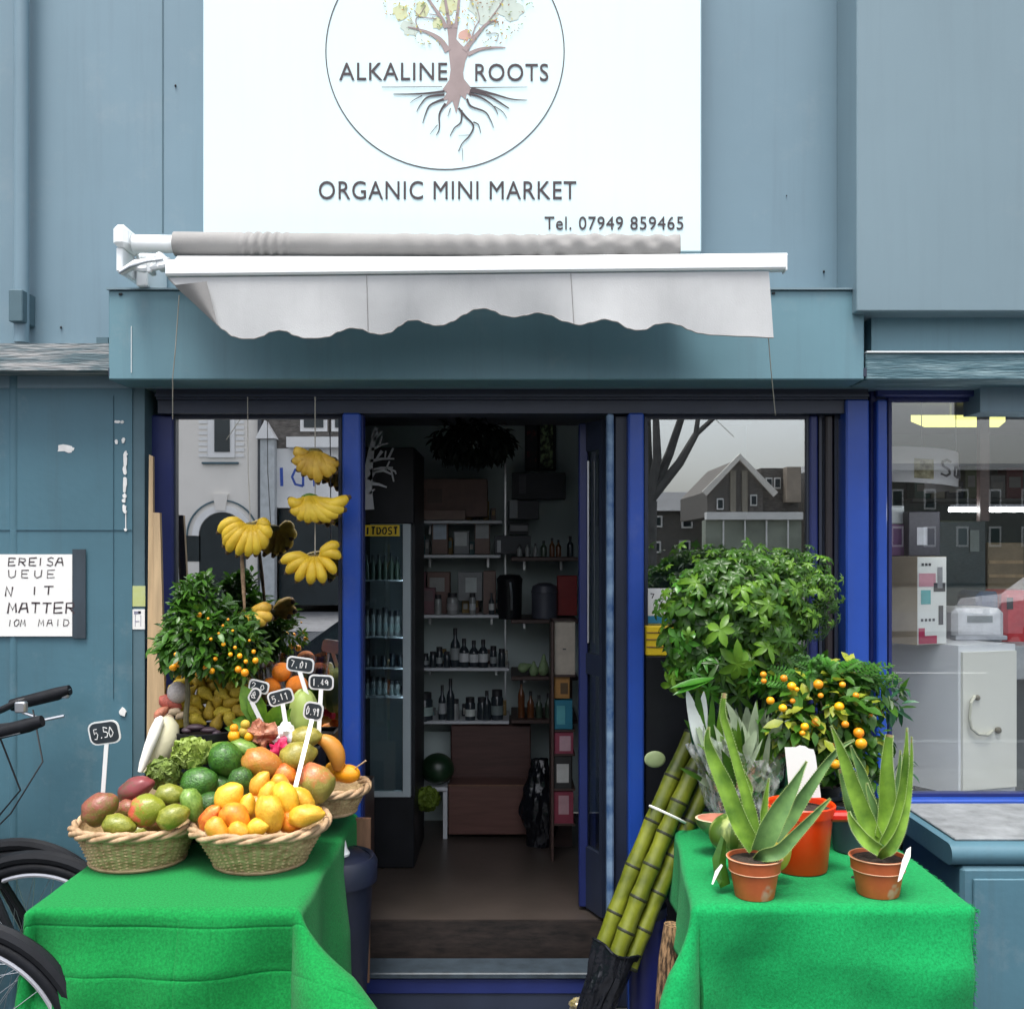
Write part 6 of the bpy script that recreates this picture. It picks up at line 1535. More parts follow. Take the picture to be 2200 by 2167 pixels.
# fridge
t = thing('drinks_fridge', 'upright glass door drinks fridge with yellow strip label inside the shop', 'fridge', (X(828,4.55), Y(4.7), FZ))
DFr = 4.50; x0, x1 = X(748,DFr), X(890,DFr)
part('cabinet', MB().box(x0, x0+.03, Y(DFr)+.04, Y(DFr)+.5, FZ, Z(960,DFr)), m_black, t)
part('cabinet_side', MB().box(x1-.03, x1, Y(DFr)+.04, Y(DFr)+.5, FZ, Z(960,DFr)), m_black, t)
part('back_panel', MB().box(x0+.031, x1-.031, Y(DFr)+.47, Y(DFr)+.5, FZ, Z(960,DFr)), M('fridge_lining', (.62,.66,.66), .5, .05, 4), t)
part('canopy', MB().bbox(x0, x1, Y(DFr), Y(DFr)+.0395, Z(1124,DFr), Z(960,DFr), .004), m_black, t)
part('top_panel', MB().box(x0+.031, x1-.031, Y(DFr)+.04, Y(DFr)+.469, Z(985,DFr), Z(960,DFr)), m_black, t)
part('kick_plate', MB().bbox(x0, x1, Y(DFr), Y(DFr)+.0395, FZ+.002, Z(1712,DFr), .004), m_black, t)
dr = part('door', MB().box(x0, x0+.025, Y(DFr), Y(DFr)+.035, Z(1711,DFr), Z(1125,DFr)).box(x1-.05, x1-.016, Y(DFr), Y(DFr)+.035, Z(1711,DFr), Z(1125,DFr)).box(x0+.0255, x1-.0505, Y(DFr), Y(DFr)+.035, Z(1711,DFr), Z(1700,DFr)), M('fridge_door_frame', (.38,.44,.47), .4, .05, 4), t)
part('pane', MB().box(x0+.0255, x1-.0505, Y(DFr)+.012, Y(DFr)+.016, Z(1699.5,DFr), Z(1125,DFr)), m_fridgeglass, dr)
part('light_strip', MB().box(x1-.048, x1-.042, Y(DFr)+.041, Y(DFr)+.055, Z(1690,DFr), Z(1135,DFr)), emat('fridge_light', (.9,1,1), 5), t)
for i, py in enumerate((1246,1370,1438,1500)):
    part('wire_shelf', MB().box(x0+.032, x1-.055, Y(DFr)+.06, Y(DFr)+.46, Z(py,DFr)-.006, Z(py,DFr)), m_shelf, t)
part('strip_label', MB().box(X(781,4.49), X(858,4.49), Y(4.49), Y(4.4995), Z(1151,4.49), Z(1127,4.49)), m_yellow, t, label='yellow strip with black capital letters')
mb = MB(); strokes(mb, 'ITDOST', W(786,1147,4.4895), (1,0,0), (0,0,1), 8*4.49/F, 15*4.49/F, 4*4.49/F, 3.6*4.49/F, jit=.03)
part('lettering', mb, m_black, t)
for r_, (py, n) in enumerate(((1245,6),(1369,6),(1437,5),(1499,6))):
    for i in range(n):
        px = 788+i*(13 if n == 6 else 18)
        jar('%s on the %s fridge shelf, %s' % (('dark bottle','dark pouch jar','dark jar','pale carton jar')[r_], ('top','second','third','bottom')[r_], ('at the left end','second along','third along','fourth along','fifth along','at the right end')[i if i < n-1 else 5]), px, py, 13, (54,60,34,40)[r_]+si.uniform(-6,6), DFr+.12, [GN,CL,GL,CL][r_], neck=(r_ == 0), label=(.3,.36,.36) if r_ in (1,3) else None, grp='drinks in the fridge')
# cut-out tree panel on top of the fridge
t = thing('tree_decoration', 'pale grey cut out tree shape mounted on the dark fridge top', 'decoration', W(790,1094,4.48))
mb = MB(); DD = 4.495
def limb(pl, a, b):
    n = len(pl); mb.ribbon([W(p[0]+9,p[1],DD) for p in pl], [lerp(a,b,i/(n-1))*DD/F for i in range(n)], t=.004)
limb([(782,1094),(780,1050),(784,1000),(790,960),(800,925)], 26, 7)
for pl, a, b in (([(784,1030),(796,1012),(815,1010),(832,1018)],9,4),([(786,1012),(810,1005),(835,1004)],8,4),([(832,1010),(837,1034)],4,3),([(826,1006),(840,1012),(842,1018)],5,3),([(820,1008),(828,990)],4,3),([(786,990),(812,985),(838,985)],7,3),([(825,985),(836,962)],5,4),([(800,985),(812,968)],4,7),([(818,985),(820,968)],3,3),([(790,966),(808,956),(826,952)],6,3),([(806,956),(812,936)],4,3),([(794,945),(812,926)],6,3),([(790,1038),(805,1040),(822,1046)],8,3),([(785,1060),(796,1050)],5,3),([(790,940),(800,918)],5,8)):
    limb(pl, a, b)
part('cutout', mb, M('pale_grey_cutout', (.62,.63,.66), .5, .05, 8), t)
# hanging dark plant, little window, picture
t = thing('hanging_plant', 'dark trailing plant hanging from the shop ceiling', 'plant', W(1015,1000,4.9))
mb = MB(); rs = random.Random(91); ellcrown(mb, W(1015,945,4.9), (.20,.16,.085), 700, .06, .022, rs, (0,), droop=.8)
for i in range(14):
    a = rs.uniform(930,1090); mb.tube([W(a,965,4.9), W(a+4,985,4.88), W(a+2,1000+rs.uniform(0,10),4.87)], [.004,.004,.002], 5)
part('foliage', mb, leafmat('dim_leaf', (.012,.02,.014), .3, .6, .1, 6), t, True)
mb = MB()
for px in (965,1065): mb.tube([W(px,940,4.9), W(1015,845,4.9)], .002, 5)
part('hanger', mb, m_black, t)
t = thing('garden_window', 'little window with bright garden view painted on, high on the back wall', 'picture', W(1175,1007,5.42))
part('frame', MB().box(X(1157,5.42), X(1194,5.42), Y(5.425), Y(5.4599), Z(1010,5.42), Z(906,5.42)), m_black, t)
part('picture', MB().box(X(1161,5.42), X(1188,5.42), Y(5.42), Y(5.4245), Z(1006,5.42), Z(912,5.42)), M('garden_view_paint', (.03,.06,.02), .5, .5, 30, col2=(.45,.6,.3), thr=(.45,.6)), t)  # bright view through the window, painted as flat colour
t = thing('dark_picture', 'dark picture with red corner beside the little window', 'picture', W(1145,1007,5.42))
part('frame', MB().box(X(1128,5.42), X(1156,5.42), Y(5.425), Y(5.4599), Z(1010,5.42), Z(906,5.42)), m_black, t)
part('picture', MB().box(X(1132,5.42), X(1153,5.42), Y(5.42), Y(5.4245), Z(1006,5.42), Z(912,5.42)), M('dark_print', (.03,.03,.04), .5, .5, 12, col2=(.4,.04,.04), thr=(.5,.75)), t)
# behind the right window: white sheet, yellow crate, dark shapes
t = thing('window_poster', 'white poster with blue base stuck low on the right window', 'poster', W(1420,1338,3.818))
part('sheet', MB().box(X(1387,3.818), X(1462,3.818), Y(3.818), Y(3.8205), Z(1322,3.818), Z(1263,3.818)), m_white_paper, t)
part('blue_base', MB().box(X(1387,3.818), X(1462,3.818), Y(3.818), Y(3.8205), Z(1338,3.818), Z(1322.3,3.818)), M('cyan_print', (.03,.22,.42), .5, .1, 6), t)
mb = MB(); strokes(mb, '7I.', W(1398,1284,3.8177), (1,0,0), (0,0,1), 7*3.88/F, 9*3.88/F, 16*3.88/F, 2.5*3.88/F); part('lettering', mb, m_ink, t)
t = thing('yellow_crate', 'yellow slatted crate against the right window behind the bushy plant', 'crate', W(1430,1408,3.765))
part('crate_body', MB().bbox(X(1387,3.765), X(1455,3.765), Y(3.765), Y(3.81), Z(1408,3.765), Z(1344,3.765), .004), m_yellow, t)
mb = MB()
for py in (1357,1372,1388): mb.box(X(1389,3.762), X(1452,3.762), Y(3.762), Y(3.7649), Z(py+2,3.762), Z(py,3.762))
part('slat_gap', mb, m_brown, t)
t = thing('display_stand', 'dark display stand against the right window carrying the yellow crate', 'stand', (X(1430,3.78), Y(3.78), 0))
part('stand_body', MB().bbox(X(1386,3.765), X(1490,3.765), Y(3.765), Y(3.798), 0, Z(1408,3.765)-.001, .004), m_black, t)
t = thing('yellow_flowers', 'cluster of yellow flowers showing in the narrow side pane', 'flowers', W(1803,1262,3.95))
mb = MB()
for i in range(26): mb.sphere(W(1803+si.uniform(-16,16), 1240+si.uniform(-16,18), 3.95+si.uniform(0,.04)), .008, .006, .008, 8, 6)
part('petals', mb, m_yellow, t, True)
part('vase', MB().box(X(1790,3.95), X(1818,3.95), Y(3.95), Y(4.0), .70, Z(1258,3.95)), pm('dark vase', (.04,.045,.05)), t)
# left window display bits behind the glass
t = thing('window_stand', 'grey upright display post inside the left window', 'stand', W(692,1530,3.95))
part('post', MB().bbox(X(684,3.95), X(704,3.95), Y(3.95), Y(3.99), .741, Z(1325,3.95), .003), pm('plum post', (.12,.10,.11)), t)
part('post_cap', MB().bbox(X(683,3.945), X(705,3.945), Y(3.945), Y(3.995), Z(1333,3.95), Z(1322,3.945), .003), m_white, t)
# ------------------------------------------------------------------ next door's window display
t = thing('white_cabinet', 'white cabinet with cream door and curved cord handle in the next door window', 'cabinet', (X(2040,4.15), Y(4.2), .62))
zb, zt = Z(1707,3.98), Z(1386,3.98)
pA, pB, pC = (X(1890,4.30), Y(4.26)), (X(2059,3.98), Y(3.98)), (X(2181,4.06), Y(4.06))
ux = Vector((pB[0]-pA[0], pB[1]-pA[1])); pD = (pC[0]-ux.x, pC[1]-ux.y)
mb = MB(); q = [pA,pB,pC,pD]; mb.add([(a,b,z) for z in (zb,zt) for a,b in q], [(0,3,2,1),(4,5,6,7)]+[(i,(i+1)%4,(i+1)%4+4,i+4) for i in range(4)])
part('cabinet_body', mb, M('white_enamel', (.82,.83,.87), .35, .03, 2), t)
vx = Vector((pC[0]-pB[0], pC[1]-pB[1], 0)); nv = Vector((vx.y, -vx.x, 0)).normalized()
def onface(s, z, o=0): return Vector((pB[0], pB[1], 0))+vx*s+nv*o+Vector((0,0,z))
mb = MB(); fz0, fz1 = lerp(zb,zt,.03), lerp(zb,zt,.955)
a_ = [onface(.04,fz0,.001), onface(.985,fz0,.001), onface(.985,fz1,.001), onface(.04,fz1,.001)]; b_ = [onface(.04,fz0,.012), onface(.985,fz0,.012), onface(.985,fz1,.012), onface(.04,fz1,.012)]
mb.add(a_+b_, [(4,5,6,7),(0,1,5,4),(1,2,6,5),(2,3,7,6),(3,0,4,7)]); part('door', mb, M('cream_enamel', (.82,.80,.73), .4, .03, 2), t)
mb = MB(); pts = [onface(.20+.0*k,lerp(zb,zt,.62),.03) for k in (0,)]
P = [(.24,.66),(.13,.62),(.10,.52),(.14,.45),(.26,.41),(.42,.40),(.55,.42)]
mb.tube([onface(s, lerp(zb,zt,z), .028 if 0 < i < 6 else .014) for i, (s, z) in enumerate(P)], .006, 8); part('handle_cord', mb, M('cream_cord', (.62,.60,.5), .5), t, True)
mb = MB(); mb.sphere(onface(.28,lerp(zb,zt,.65),.016), .011, n=12, m=8); mb.sphere(onface(.63,lerp(zb,zt,.425),.02), .013, n=12, m=8); mb.box(0,0,0,0,0,0) if False else None
part('knob', mb, M('bronze_knob', (.16,.14,.10), .4), t, True)
zc2 = zt+.001
t = thing('product_box', 'tall brown cardboard box with white printed front on the white cabinet', 'box', W(1975,1384,3.98))
pA, pB, pC = (X(1880,4.12), Y(4.12)), (X(1970,3.99), Y(3.99)), (X(2033,4.05), Y(4.05)); ux = Vector((pB[0]-pA[0], pB[1]-pA[1])); pD = (pC[0]-ux.x, pC[1]-ux.y)
h1 = Z(1195,3.99); q = [pA,pB,pC,pD]; mb = MB(); mb.add([(a,b,z) for z in (zc2,h1) for a,b in q], [(0,3,2,1),(4,5,6,7)]+[(i,(i+1)%4,(i+1)%4+4,i+4) for i in range(4)])
part('box_body', mb, m_card, t)
vx = Vector((pC[0]-pB[0], pC[1]-pB[1], 0)); nv = Vector((vx.y,-vx.x,0)).normalized()
def pf(s0, s1, z0, z1, o, mat, nm, lab=None):
    f = lambda s, z, oo: Vector((pB[0],pB[1],0))+vx*s+nv*oo+Vector((0,0,lerp(zc2,h1,z)))
    mb = MB(); mb.add([f(s0,z0,o-.0006),f(s1,z0,o-.0006),f(s1,z1,o-.0006),f(s0,z1,o-.0006),f(s0,z0,o),f(s1,z0,o),f(s1,z1,o),f(s0,z1,o)], [(4,5,6,7),(0,1,5,4),(1,2,6,5),(2,3,7,6),(3,0,4,7)])
    return part(nm, mb, mat, t, label=lab)
pf(.01,.99,.005,.995,.0015,m_white_paper,'printed_front')
pf(.05,.62,.66,.81,.0028,pm('rose print', (.62,.30,.36)),'print'); pf(.12,.45,.46,.62,.0028,pm('teal print', (.10,.40,.42)),'print'); pf(.55,.95,.60,.70,.0028,pm('dark print', (.05,.05,.06)),'print'); pf(.68,.85,.64,.88,.0034,pm('silver print', (.3,.3,.32)),'print')
pf(.72,.88,.22,.44,.0028,pm('dark print', (.05,.05,.06)),'print'); pf(.04,.66,.01,.10,.0028,pm('crimson print', (.42,.02,.08)),'print'); pf(.04,.25,.10,.19,.0028,pm('crimson print', (.42,.02,.08)),'print')
for k in range(4): pf(.12+.13*k,.20+.13*k,.265,.295,.0028,pm('dark print', (.05,.05,.06)),'print')
for k in range(3): pf(.14+.12*k,.22+.12*k,.895,.925,.0028,pm('dark print', (.05,.05,.06)),'print')
# curved banner
t = thing('curved_banner', 'white curved band sign lettered Sat hanging in the next door window', 'banner', W(1970,1040,4.2))
bc = Vector((X(1912,4.65), Y(4.65), 0)); br_ = .290
def bnr(u, v, o=0):
    a = radians(-112+u*150); z0, z1 = Z(1030,4.3), Z(952,4.3)
    r = br_+o
    return bc+Vector((r*cos(a), r*sin(a)*.9, lerp(z0,z1,v)-.03*u))
mb = MB().grid(lambda u, v: bnr(u, v), 40, 3).grid(lambda u, v: bnr(u, v, -.012), 40, 3); part('band', mb, M('banner_white', (.75,.74,.76), .4, .02, 3), t, True)
def curved_strokes(word, u0, du, gap, v0, dv, sw):
    mb = MB(); x = u0
    for c_ in word:
        for st in ST[c_]:
            pts = []
            for (p_, q_), (p2, q2) in zip(st, st[1:]):
                for k in range(4): pts.append((x+(p_+(p2-p_)*k/4)*du, v0+(q_+(q2-q_)*k/4)*dv))
            pts.append((x+st[-1][0]*du, v0+st[-1][1]*dv))
            mb.tube([bnr(a, b, .003) for a, b in pts], sw, 6)
        x += du+gap
    return mb
part('lettering', curved_strokes('Sat', .33, .085, .04, .24, .46, .005), M('grey_letter', (.12,.12,.13), .5), t)
mb = MB().grid(lambda u, v: bnr(.155+u*.12, .12+v*.55, .003), 10, 3); part('gold_picture', mb, M('gold_print', (.30,.25,.10), .5, .5, 40, col2=(.6,.55,.35)), t)
mb = MB(); mb.tube([bnr(.5,1), Vector((bnr(.5,1).x, bnr(.5,1).y, 2.42))], .002, 5); mb.tube([bnr(.2,1), Vector((bnr(.2,1).x, bnr(.2,1).y, 2.42))], .002, 5); part('hanger', mb, m_steel, t)
t = thing('light_panel', 'lit pale yellow ceiling panel seen through the next door window', 'panel', W(2060,895,4.9))
part('panel', MB().prism([(0,0),(0,0),(0,0)],0,0) if False else MB().add([(X(1957,4.8),Y(4.8),2.30),(X(2160,4.8),Y(4.8),2.30),(X(2150,5),Y(5.02),2.30),(X(1990,5),Y(5.02),2.30),(X(1957,4.8),Y(4.8),2.33),(X(2160,4.8),Y(4.8),2.33),(X(2150,5),Y(5.02),2.33),(X(1990,5),Y(5.02),2.33)],[(0,3,2,1),(4,5,6,7),(0,1,5,4),(1,2,6,5),(2,3,7,6),(3,0,4,7)]), emat('lit_yellow_panel', (.75,.72,.22), .8), t)
part('suspension', MB().box(X(2060,4.9), X(2064,4.9), Y(5), Y(5.01), 2.3305, 2.4195), m_steel, t)
t = thing('tube_lamp', 'lit white strip lamp across the next door shop', 'lamp', W(2120,1098,3.955))
part('tube', MB().tube([W(2040,1094,3.955), W(2420,1094,3.955)], .009, 10), emat('lit_tube', (1,1,1), 15), t, True)
part('mount', MB().box(X(2040,3.97), X(2420,3.97), Y(3.965), Y(3.985), Z(1090,3.97), Z(1083,3.97)), m_black, t)
t = thing('dark_fridge', 'tall dark teal cupboard behind the boxes next door', 'cupboard', (X(2060,4.9), Y(5.1), .62))
part('cupboard_body', MB().bbox(X(2010,4.8), X(2118,4.8), Y(4.8), Y(5.2), .62, Z(1118,4.8), .004), pm('slate cupboard', (.035,.06,.065)), t)
part('price_slip', MB().box(X(2084,4.79), X(2104,4.79), Y(4.79), Y(4.7995), Z(1184,4.79), Z(1138,4.79)), pm('grey slip', (.2,.25,.24)), t)
for lab, a, b, c_, e, d, col in (('purple foil topped box at the left behind the cardboard box',1890,1955,1125,1194,4.35,('purple pack',(.10,.015,.12))),('dark box with bright screen behind the cardboard box',1952,2020,1098,1194,4.3,('night pack',(.03,.03,.05)))):
    t = thing('appliance_box', lab, 'box', (X((a+b)/2,d), Y(d), Z(1194,d)), 'appliance boxes next door')
    part('box_body', MB().bbox(X(a,d), X(b,d), Y(d), Y(d)+.2, Z(1194,d)+.001, Z(c_,d), .003), pm(*col), t)
    if 'screen' in lab: part('screen_print', MB().box(X(1970,d), X(1992,d), Y(d)-.002, Y(d)-.0001, Z(1170,d), Z(1132,d)), pm('screen print', (.55,.56,.62)), t)
    else: part('foil_lid', MB().bbox(X(1890,d), X(1945,d), Y(d)+.01, Y(d)+.12, Z(c_,d)+.001, Z(1085,d), .003), pm('white lid', (.6,.64,.66)), t)
t = thing('box_stand', 'dark stand under the appliance boxes next door', 'stand', (X(1955,4.4), Y(4.4), .62))
part('stand_body', MB().bbox(X(1880,4.3), X(2022,4.3), Y(4.295), Y(4.62), .62, Z(1194,4.35)-.004, .003), m_black, t)
for lab, nm, a, b, c_, e, d, col in (('red appliance at the right edge of the next door window','red_appliance',2156,2240,1268,1390,4.4,('red enamel',(.55,.04,.05))),('blue rounded appliance beside the red one','blue_appliance',2100,2153,1270,1352,4.45,('navy enamel',(.03,.07,.16))),('white block standing in for a mirrored car with number plate','white_printer',2048,2160,1306,1384,4.25,('mirrored car white',(.72,.72,.75))),('wooden fence like crate stack at the right of the next door shop','wooden_crate',2122,2200,1165,1266,4.9,('crate wood',(.26,.20,.12)))):
    t = thing(nm, lab, nm.split('_')[1], (X((a+b)/2,d), Y(d), Z(e,d)))
    part('casing', MB().bbox(X(a,d), X(b,d), Y(d), Y(d)+.22, Z(e,d), Z(c_,d), .02 if nm != 'wooden_crate' else .003), pm(*col), t)
    if nm == 'white_printer':  # added block imitating a parked car mirrored in the glass
        part('panel', MB().box(X(2078,d), X(2132,d), Y(d)-.003, Y(d)-.0001, Z(1336,d), Z(1322,d)), pm('grey panel', (.25,.27,.28)), t)
        part('mirrored_car_strip', MB().bbox(X(2040,d), X(2150,d), Y(d)-.06, Y(d)-.001, Z(1372,d), Z(1362,d), .003), pm('tray grey', (.45,.46,.5)), t)
    if nm == 'red_appliance': part('dial', MB().box(X(2163,d), X(2176,d), Y(d)-.003, Y(d)-.0001, Z(1308,d), Z(1283,d)), m_black, t)
    if nm == 'wooden_crate': part('slat', MB().box(X(2124,d), X(2198,d), Y(d)-.006, Y(d)-.0001, Z(1210,d), Z(1203,d)).box(X(2124,d), X(2198,d), Y(d)-.006, Y(d)-.0001, Z(1240,d), Z(1233,d)), m_wood, t)
t = thing('back_counter', 'dark counter in the next door shop carrying the appliances', 'counter', (X(2150,4.5), Y(4.5), .62))
part('counter_body', MB().bbox(X(2030,4.24)+.0, 3.2, Y(4.36), Y(5.25), .62, Z(1384,4.25)-.14, .004), pm('slate counter', (.06,.08,.085)), t)
part('counter_top', MB().bbox(X(2030,4.24), 3.2, Y(4.20), Y(5.25), Z(1384,4.25)-.139, Z(1384,4.25)-.001, .004), pm('pale counter', (.4,.42,.44)), t)

t = thing('wall_shelf', 'grey wall shelf high at the back of the next door shop', 'shelf', (X(2130,6.2), Y(6.3), 2.0))
part('shelf_board', MB().bbox(X(1960,6.15), X(2260,6.15), Y(6.15), Y(6.409), Z(1070,6.15)-.02, Z(1070,6.15), .003), pm('grey board', (.2,.22,.22)), t)
for i, (a, b, h_, col) in enumerate(((1965,1998,44,('sea green box',(.10,.20,.17))),(2001,2030,62,('cream box',(.45,.42,.34))),(2034,2070,36,('ink box',(.05,.06,.08))),(2074,2100,70,('moss box',(.16,.20,.10))),(2128,2160,50,('ash box',(.3,.32,.32))),(2163,2198,66,('wine box',(.20,.04,.05))))):
    carton('%s box on the high wall shelf next door' % ('sea green','tall cream','low dark','tallest moss green','ash grey','wine red')[i], a, b, 1070-h_, 1070, 6.18, col, (a+5, b-5, 1070-h_*.7, 1070-h_*.35), (.4,.4,.38), .12, 'boxes on the wall shelf next door')
# ------------------------------------------------------------------ bicycles at the left
def bike(lab, hx, d, r, grp='bicycles parked at the left edge', bars=True):
    # side-on, front wheel to the right with hub at x = hx; frame runs out of the picture to the left
    y = Y(d); t = thing('bicycle', lab, 'bicycle', (hx, y, 0), grp); z = r
    for x in (hx, hx-1.04):
        wp = part('wheel', MB().torus((x,y,z), r-.018, .018, 96, 10, 'Y'), m_tyre, t, True)
        part('rim', MB().torus((x,y,z), r-.042, .009, 96, 8, 'Y'), m_rim, wp, True)
        mb = MB()
        for i in range(28):
            a = 2*pi*i/28; b = a+(.5 if i % 2 else -.5); mb.tube([(x+cos(b)*.02, y+(.03 if i % 4 < 2 else -.03), z+sin(b)*.02), (x+cos(a)*(r-.048), y, z+sin(a)*(r-.048))], .001, 4)
        part('spoke', mb, m_steel, wp)
        mb = MB(); mb.tube([(x,y-.05,z),(x,y-.03,z),(x,y+.03,z),(x,y+.05,z)], [.012,.022,.022,.012], 14); part('hub', mb, m_black, wp, True)
        mb = MB(); pts = [(x+cos(a)*(r+.018), y, z+sin(a)*(r+.018)) for a in [radians(-8+i*6) for i in range(29)]]; mb.tube(pts, .022, 8, flat=1.0); part('mudguard', mb, m_black, t, True)
    hd0, hd1 = Vector((hx-.13, y, z+.30)), Vector((hx-.20, y, .98)); bb = Vector((hx-.60, y, .29)); st = Vector((hx-.80, y, .84)); rh = Vector((hx-1.04, y, z))
    mb = MB()
    for a, b, q in ((hd0,bb,.017),(Vector((hx-.17,y,.80)),st.lerp(bb,.1),.016),(bb,st,.016),(bb+Vector((0,.03,0)),rh+Vector((0,.05,0)),.009),(bb-Vector((0,.03,0)),rh-Vector((0,.05,0)),.009),(st,rh+Vector((0,.05,0)),.008),(st,rh-Vector((0,.05,0)),.008),(hd0-Vector((-.012,0,.05)),hd1,.019)): mb.tube([a,b], q, 10)
    part('frame', mb, m_black, t, True)
    mb = MB()
    for s in (-.055,.055): mb.tube([hd0+Vector((0,s*.6,-.03)), Vector((hx-.05,y+s,z+.12)), Vector((hx,y+s,z))], [.013,.012,.009], 8)
    part('fork', mb, m_black, t, True)
    mb = MB(); mb.tube([st, st+Vector((-.03,0,.10))], .013, 8); mb.sphere(st+Vector((-.04,0,.12)), .13, .07, .03, 16, 10); part('saddle', mb, m_black, t, True)
    mb = MB(); mb.torus(tuple(bb), .09, .004, 40, 6, 'Y')
    mb.tube([bb+Vector((0,-.06,0)), bb+Vector((.12,-.07,-.12))], .009, 8); part('crank', mb, m_steel, t, True)
    if bars:
        hb = part('handlebar', MB().tube([hd1, hd1+Vector((.01,0,.16)), hd1+Vector((.06,-.06,.16)), hd1+Vector((.12,-.10,.15)), hd1+Vector((.20,-.11,.16))], .012, 10).tube([hd1+Vector((.01,0,.16)), hd1+Vector((.02,.14,.17)), hd1+Vector((.05,.20,.19)), hd1+Vector((.16,.21,.21))], .012, 10), m_black, t, True)
        for s, gx, gz in ((-.11,.05,-.055),(.21,0,0)): part('grip', MB().tube([hd1+Vector((.02+gx,s,.175+gz)), hd1+Vector((.18+gx,s,.215+gz)), hd1+Vector((.225+gx,s,.229+gz))], [.021,.023,.018], 12), m_tyre, hb, True)
        for s in (-.11,.21):
            mb = MB(); mb.tube([hd1+Vector((.06,s,.15)), hd1+Vector((.14,s-.01,.125)), hd1+Vector((.21,s-.01,.14))], .006, 8); mb.bbox(hd1.x+.19, hd1.x+.225, y+s-.012, y+s+.012, hd1.z+.20, hd1.z+.235, .004)
            part('brake_lever', mb, m_alu, hb, True)
        mb = MB(); mb.tube([hd1+Vector((.14,-.11,.12)), hd1+Vector((.20,-.1,-.05)), hd1+Vector((.06,-.05,-.2)), hd1+Vector((0,0,-.3))], .003, 6); mb.tube([hd1+Vector((.10,.2,.16)), hd1+Vector((.18,.1,0)), hd1+Vector((.12,.0,-.15)), hd1+Vector((.02,0,-.25))], .003, 6)
        part('brake_cable', mb, m_black, hb, True)
    return t
bike('nearest bicycle whose front wheel fills the bottom left corner', X(-105,2.72), 2.72, .345, bars=False)
bike('second bicycle behind the green cloth with black grips pointing right', X(75,3.38), 3.38, .335)
bike('rearmost bicycle close to the teal pier', X(40,3.56), 3.56, .33, bars=False)
# ------------------------------------------------------------------ the far side of the street, seen mirrored in the glass
def Vx(px, d): return X(px, d)
def VY(d): return -(d+CAMY)
m_cream = M('cream_render', (.86,.82,.76), .8, .06, .6); m_trimw = M('white_trim', (.85,.85,.84), .6, .04, 3); m_brick = M('dark_brick', (.13,.115,.105), .85, .5, 5, col2=(.22,.20,.18), stretch=(1,1,4)); m_slate = M('slate_roof', (.09,.095,.105), .7, .3, 1.2)
m_winglass = glassmat('far_window_glass', (.02,.025,.03), .25); m_dkglass = M('dark_far_glass', (.02,.03,.035), .15, .2, 2)
DH = 28.0
def fbox(t, name, px0, px1, py0, py1, d, dep, mat, proud=0):
    y = VY(d)+proud; return part(name, MB().box(Vx(px0,d), Vx(px1,d), y-dep, y, max(0,Z(py1,d)), Z(py0,d)), mat, t)
h1_ = thing('cream_house', 'tall cream rendered house with arched doorway across the street', 'house', (Vx(430,DH), VY(DH), 0), 'houses across the street')
y0 = VY(DH)
fbox(h1_, 'wall', 250, 556, 720, 1320, DH, 9, m_cream)
wn = fbox(h1_, 'window', 446, 504, 888, 982, DH, .06, m_trimw, .06); fbox(h1_, 'pane', 461, 494, 900, 970, DH, .02, m_dkglass, .085)
fbox(h1_, 'window_sill', 434, 512, 992, 996, DH, .1, m_tealdk, .1)
for k in range(8):
    fbox(h1_, 'quoin', 426, 445, 890+k*12, 897+k*12, DH, .03, m_trimw, .03); fbox(h1_, 'quoin', 505, 524, 890+k*12, 897+k*12, DH, .03, m_trimw, .03)
mb = MB(); cxp, cyp = 477, 1150
A = []; n = 20
poly = [(cxp+50*cos(pi*i/n), cyp-50*sin(pi*i/n)) for i in range(n+1)]+[(cxp-50,1320),(cxp+50,1320)]
mb.prism([(Vx(a,DH), max(.02,Z(b,DH))) for a, b in poly], y0, y0+.02); part('arched_door', mb, m_dkglass, h1_)
for rad, w_ in ((58,14),(76,3)):
    mb = MB(); mb.ribbon([(Vx(cxp+rad*cos(pi*i/n),DH), y0, Z(cyp-rad*sin(pi*i/n),DH)) for i in range(n+1)], w_*DH/F, (0,1,0), .05); part('arch_trim', mb, m_trimw if rad == 58 else m_tealdk, h1_)
mb = MB(); mb.prism([(Vx(a,DH), Z(b,DH)) for a, b in ((457,1060),(490,1060),(484,1096),(464,1096))], y0, y0+.08); part('keystone', mb, m_cream, h1_)
fbox(h1_, 'lower_window', 392, 430, 1150, 1205, DH, .02, m_dkglass, .02)
fbox(h1_, 'side_column', 380, 391, 1205, 1300, DH, .2, m_trimw, .2); fbox(h1_, 'downpipe', 555, 563, 720, 1300, DH, .12, m_slate, .14)
h2 = thing('shop_terrace', 'white fronted shop with brown upper wall across the street', 'shop', (Vx(800,DH), VY(DH), 0), 'houses across the street')
fbox(h2, 'wall', 563.5, 1010, 720, 962, DH, 9, m_brick); fbox(h2, 'shop_front', 563.5, 1010, 962.5, 1090, DH, 9, m_trimw)
fbox(h2, 'glazing', 595, 1010, 1090.5, 1300, DH, 8.8, m_dkglass, -.2); fbox(h2, 'pilaster', 563.8, 594, 945, 1320, DH, .3, M('grey_render', (.5,.53,.54), .7), .3)
mb = MB(); mb.prism([(Vx(a,DH), Z(b,DH)) for a, b in ((555,944),(575,905),(598,944))], y0-.2, y0+.4); part('pediment', mb, m_trimw, h2)
fbox(h2, 'cornice', 620, 1010, 940, 962, DH, .35, m_trimw, .35)
for a in (645, 712, 800, 880):
    fbox(h2, 'window', a, a+58, 850, 926, DH, .06, m_trimw, .06); fbox(h2, 'pane', a+8, a+50, 858, 918, DH, .02, m_dkglass, .085)
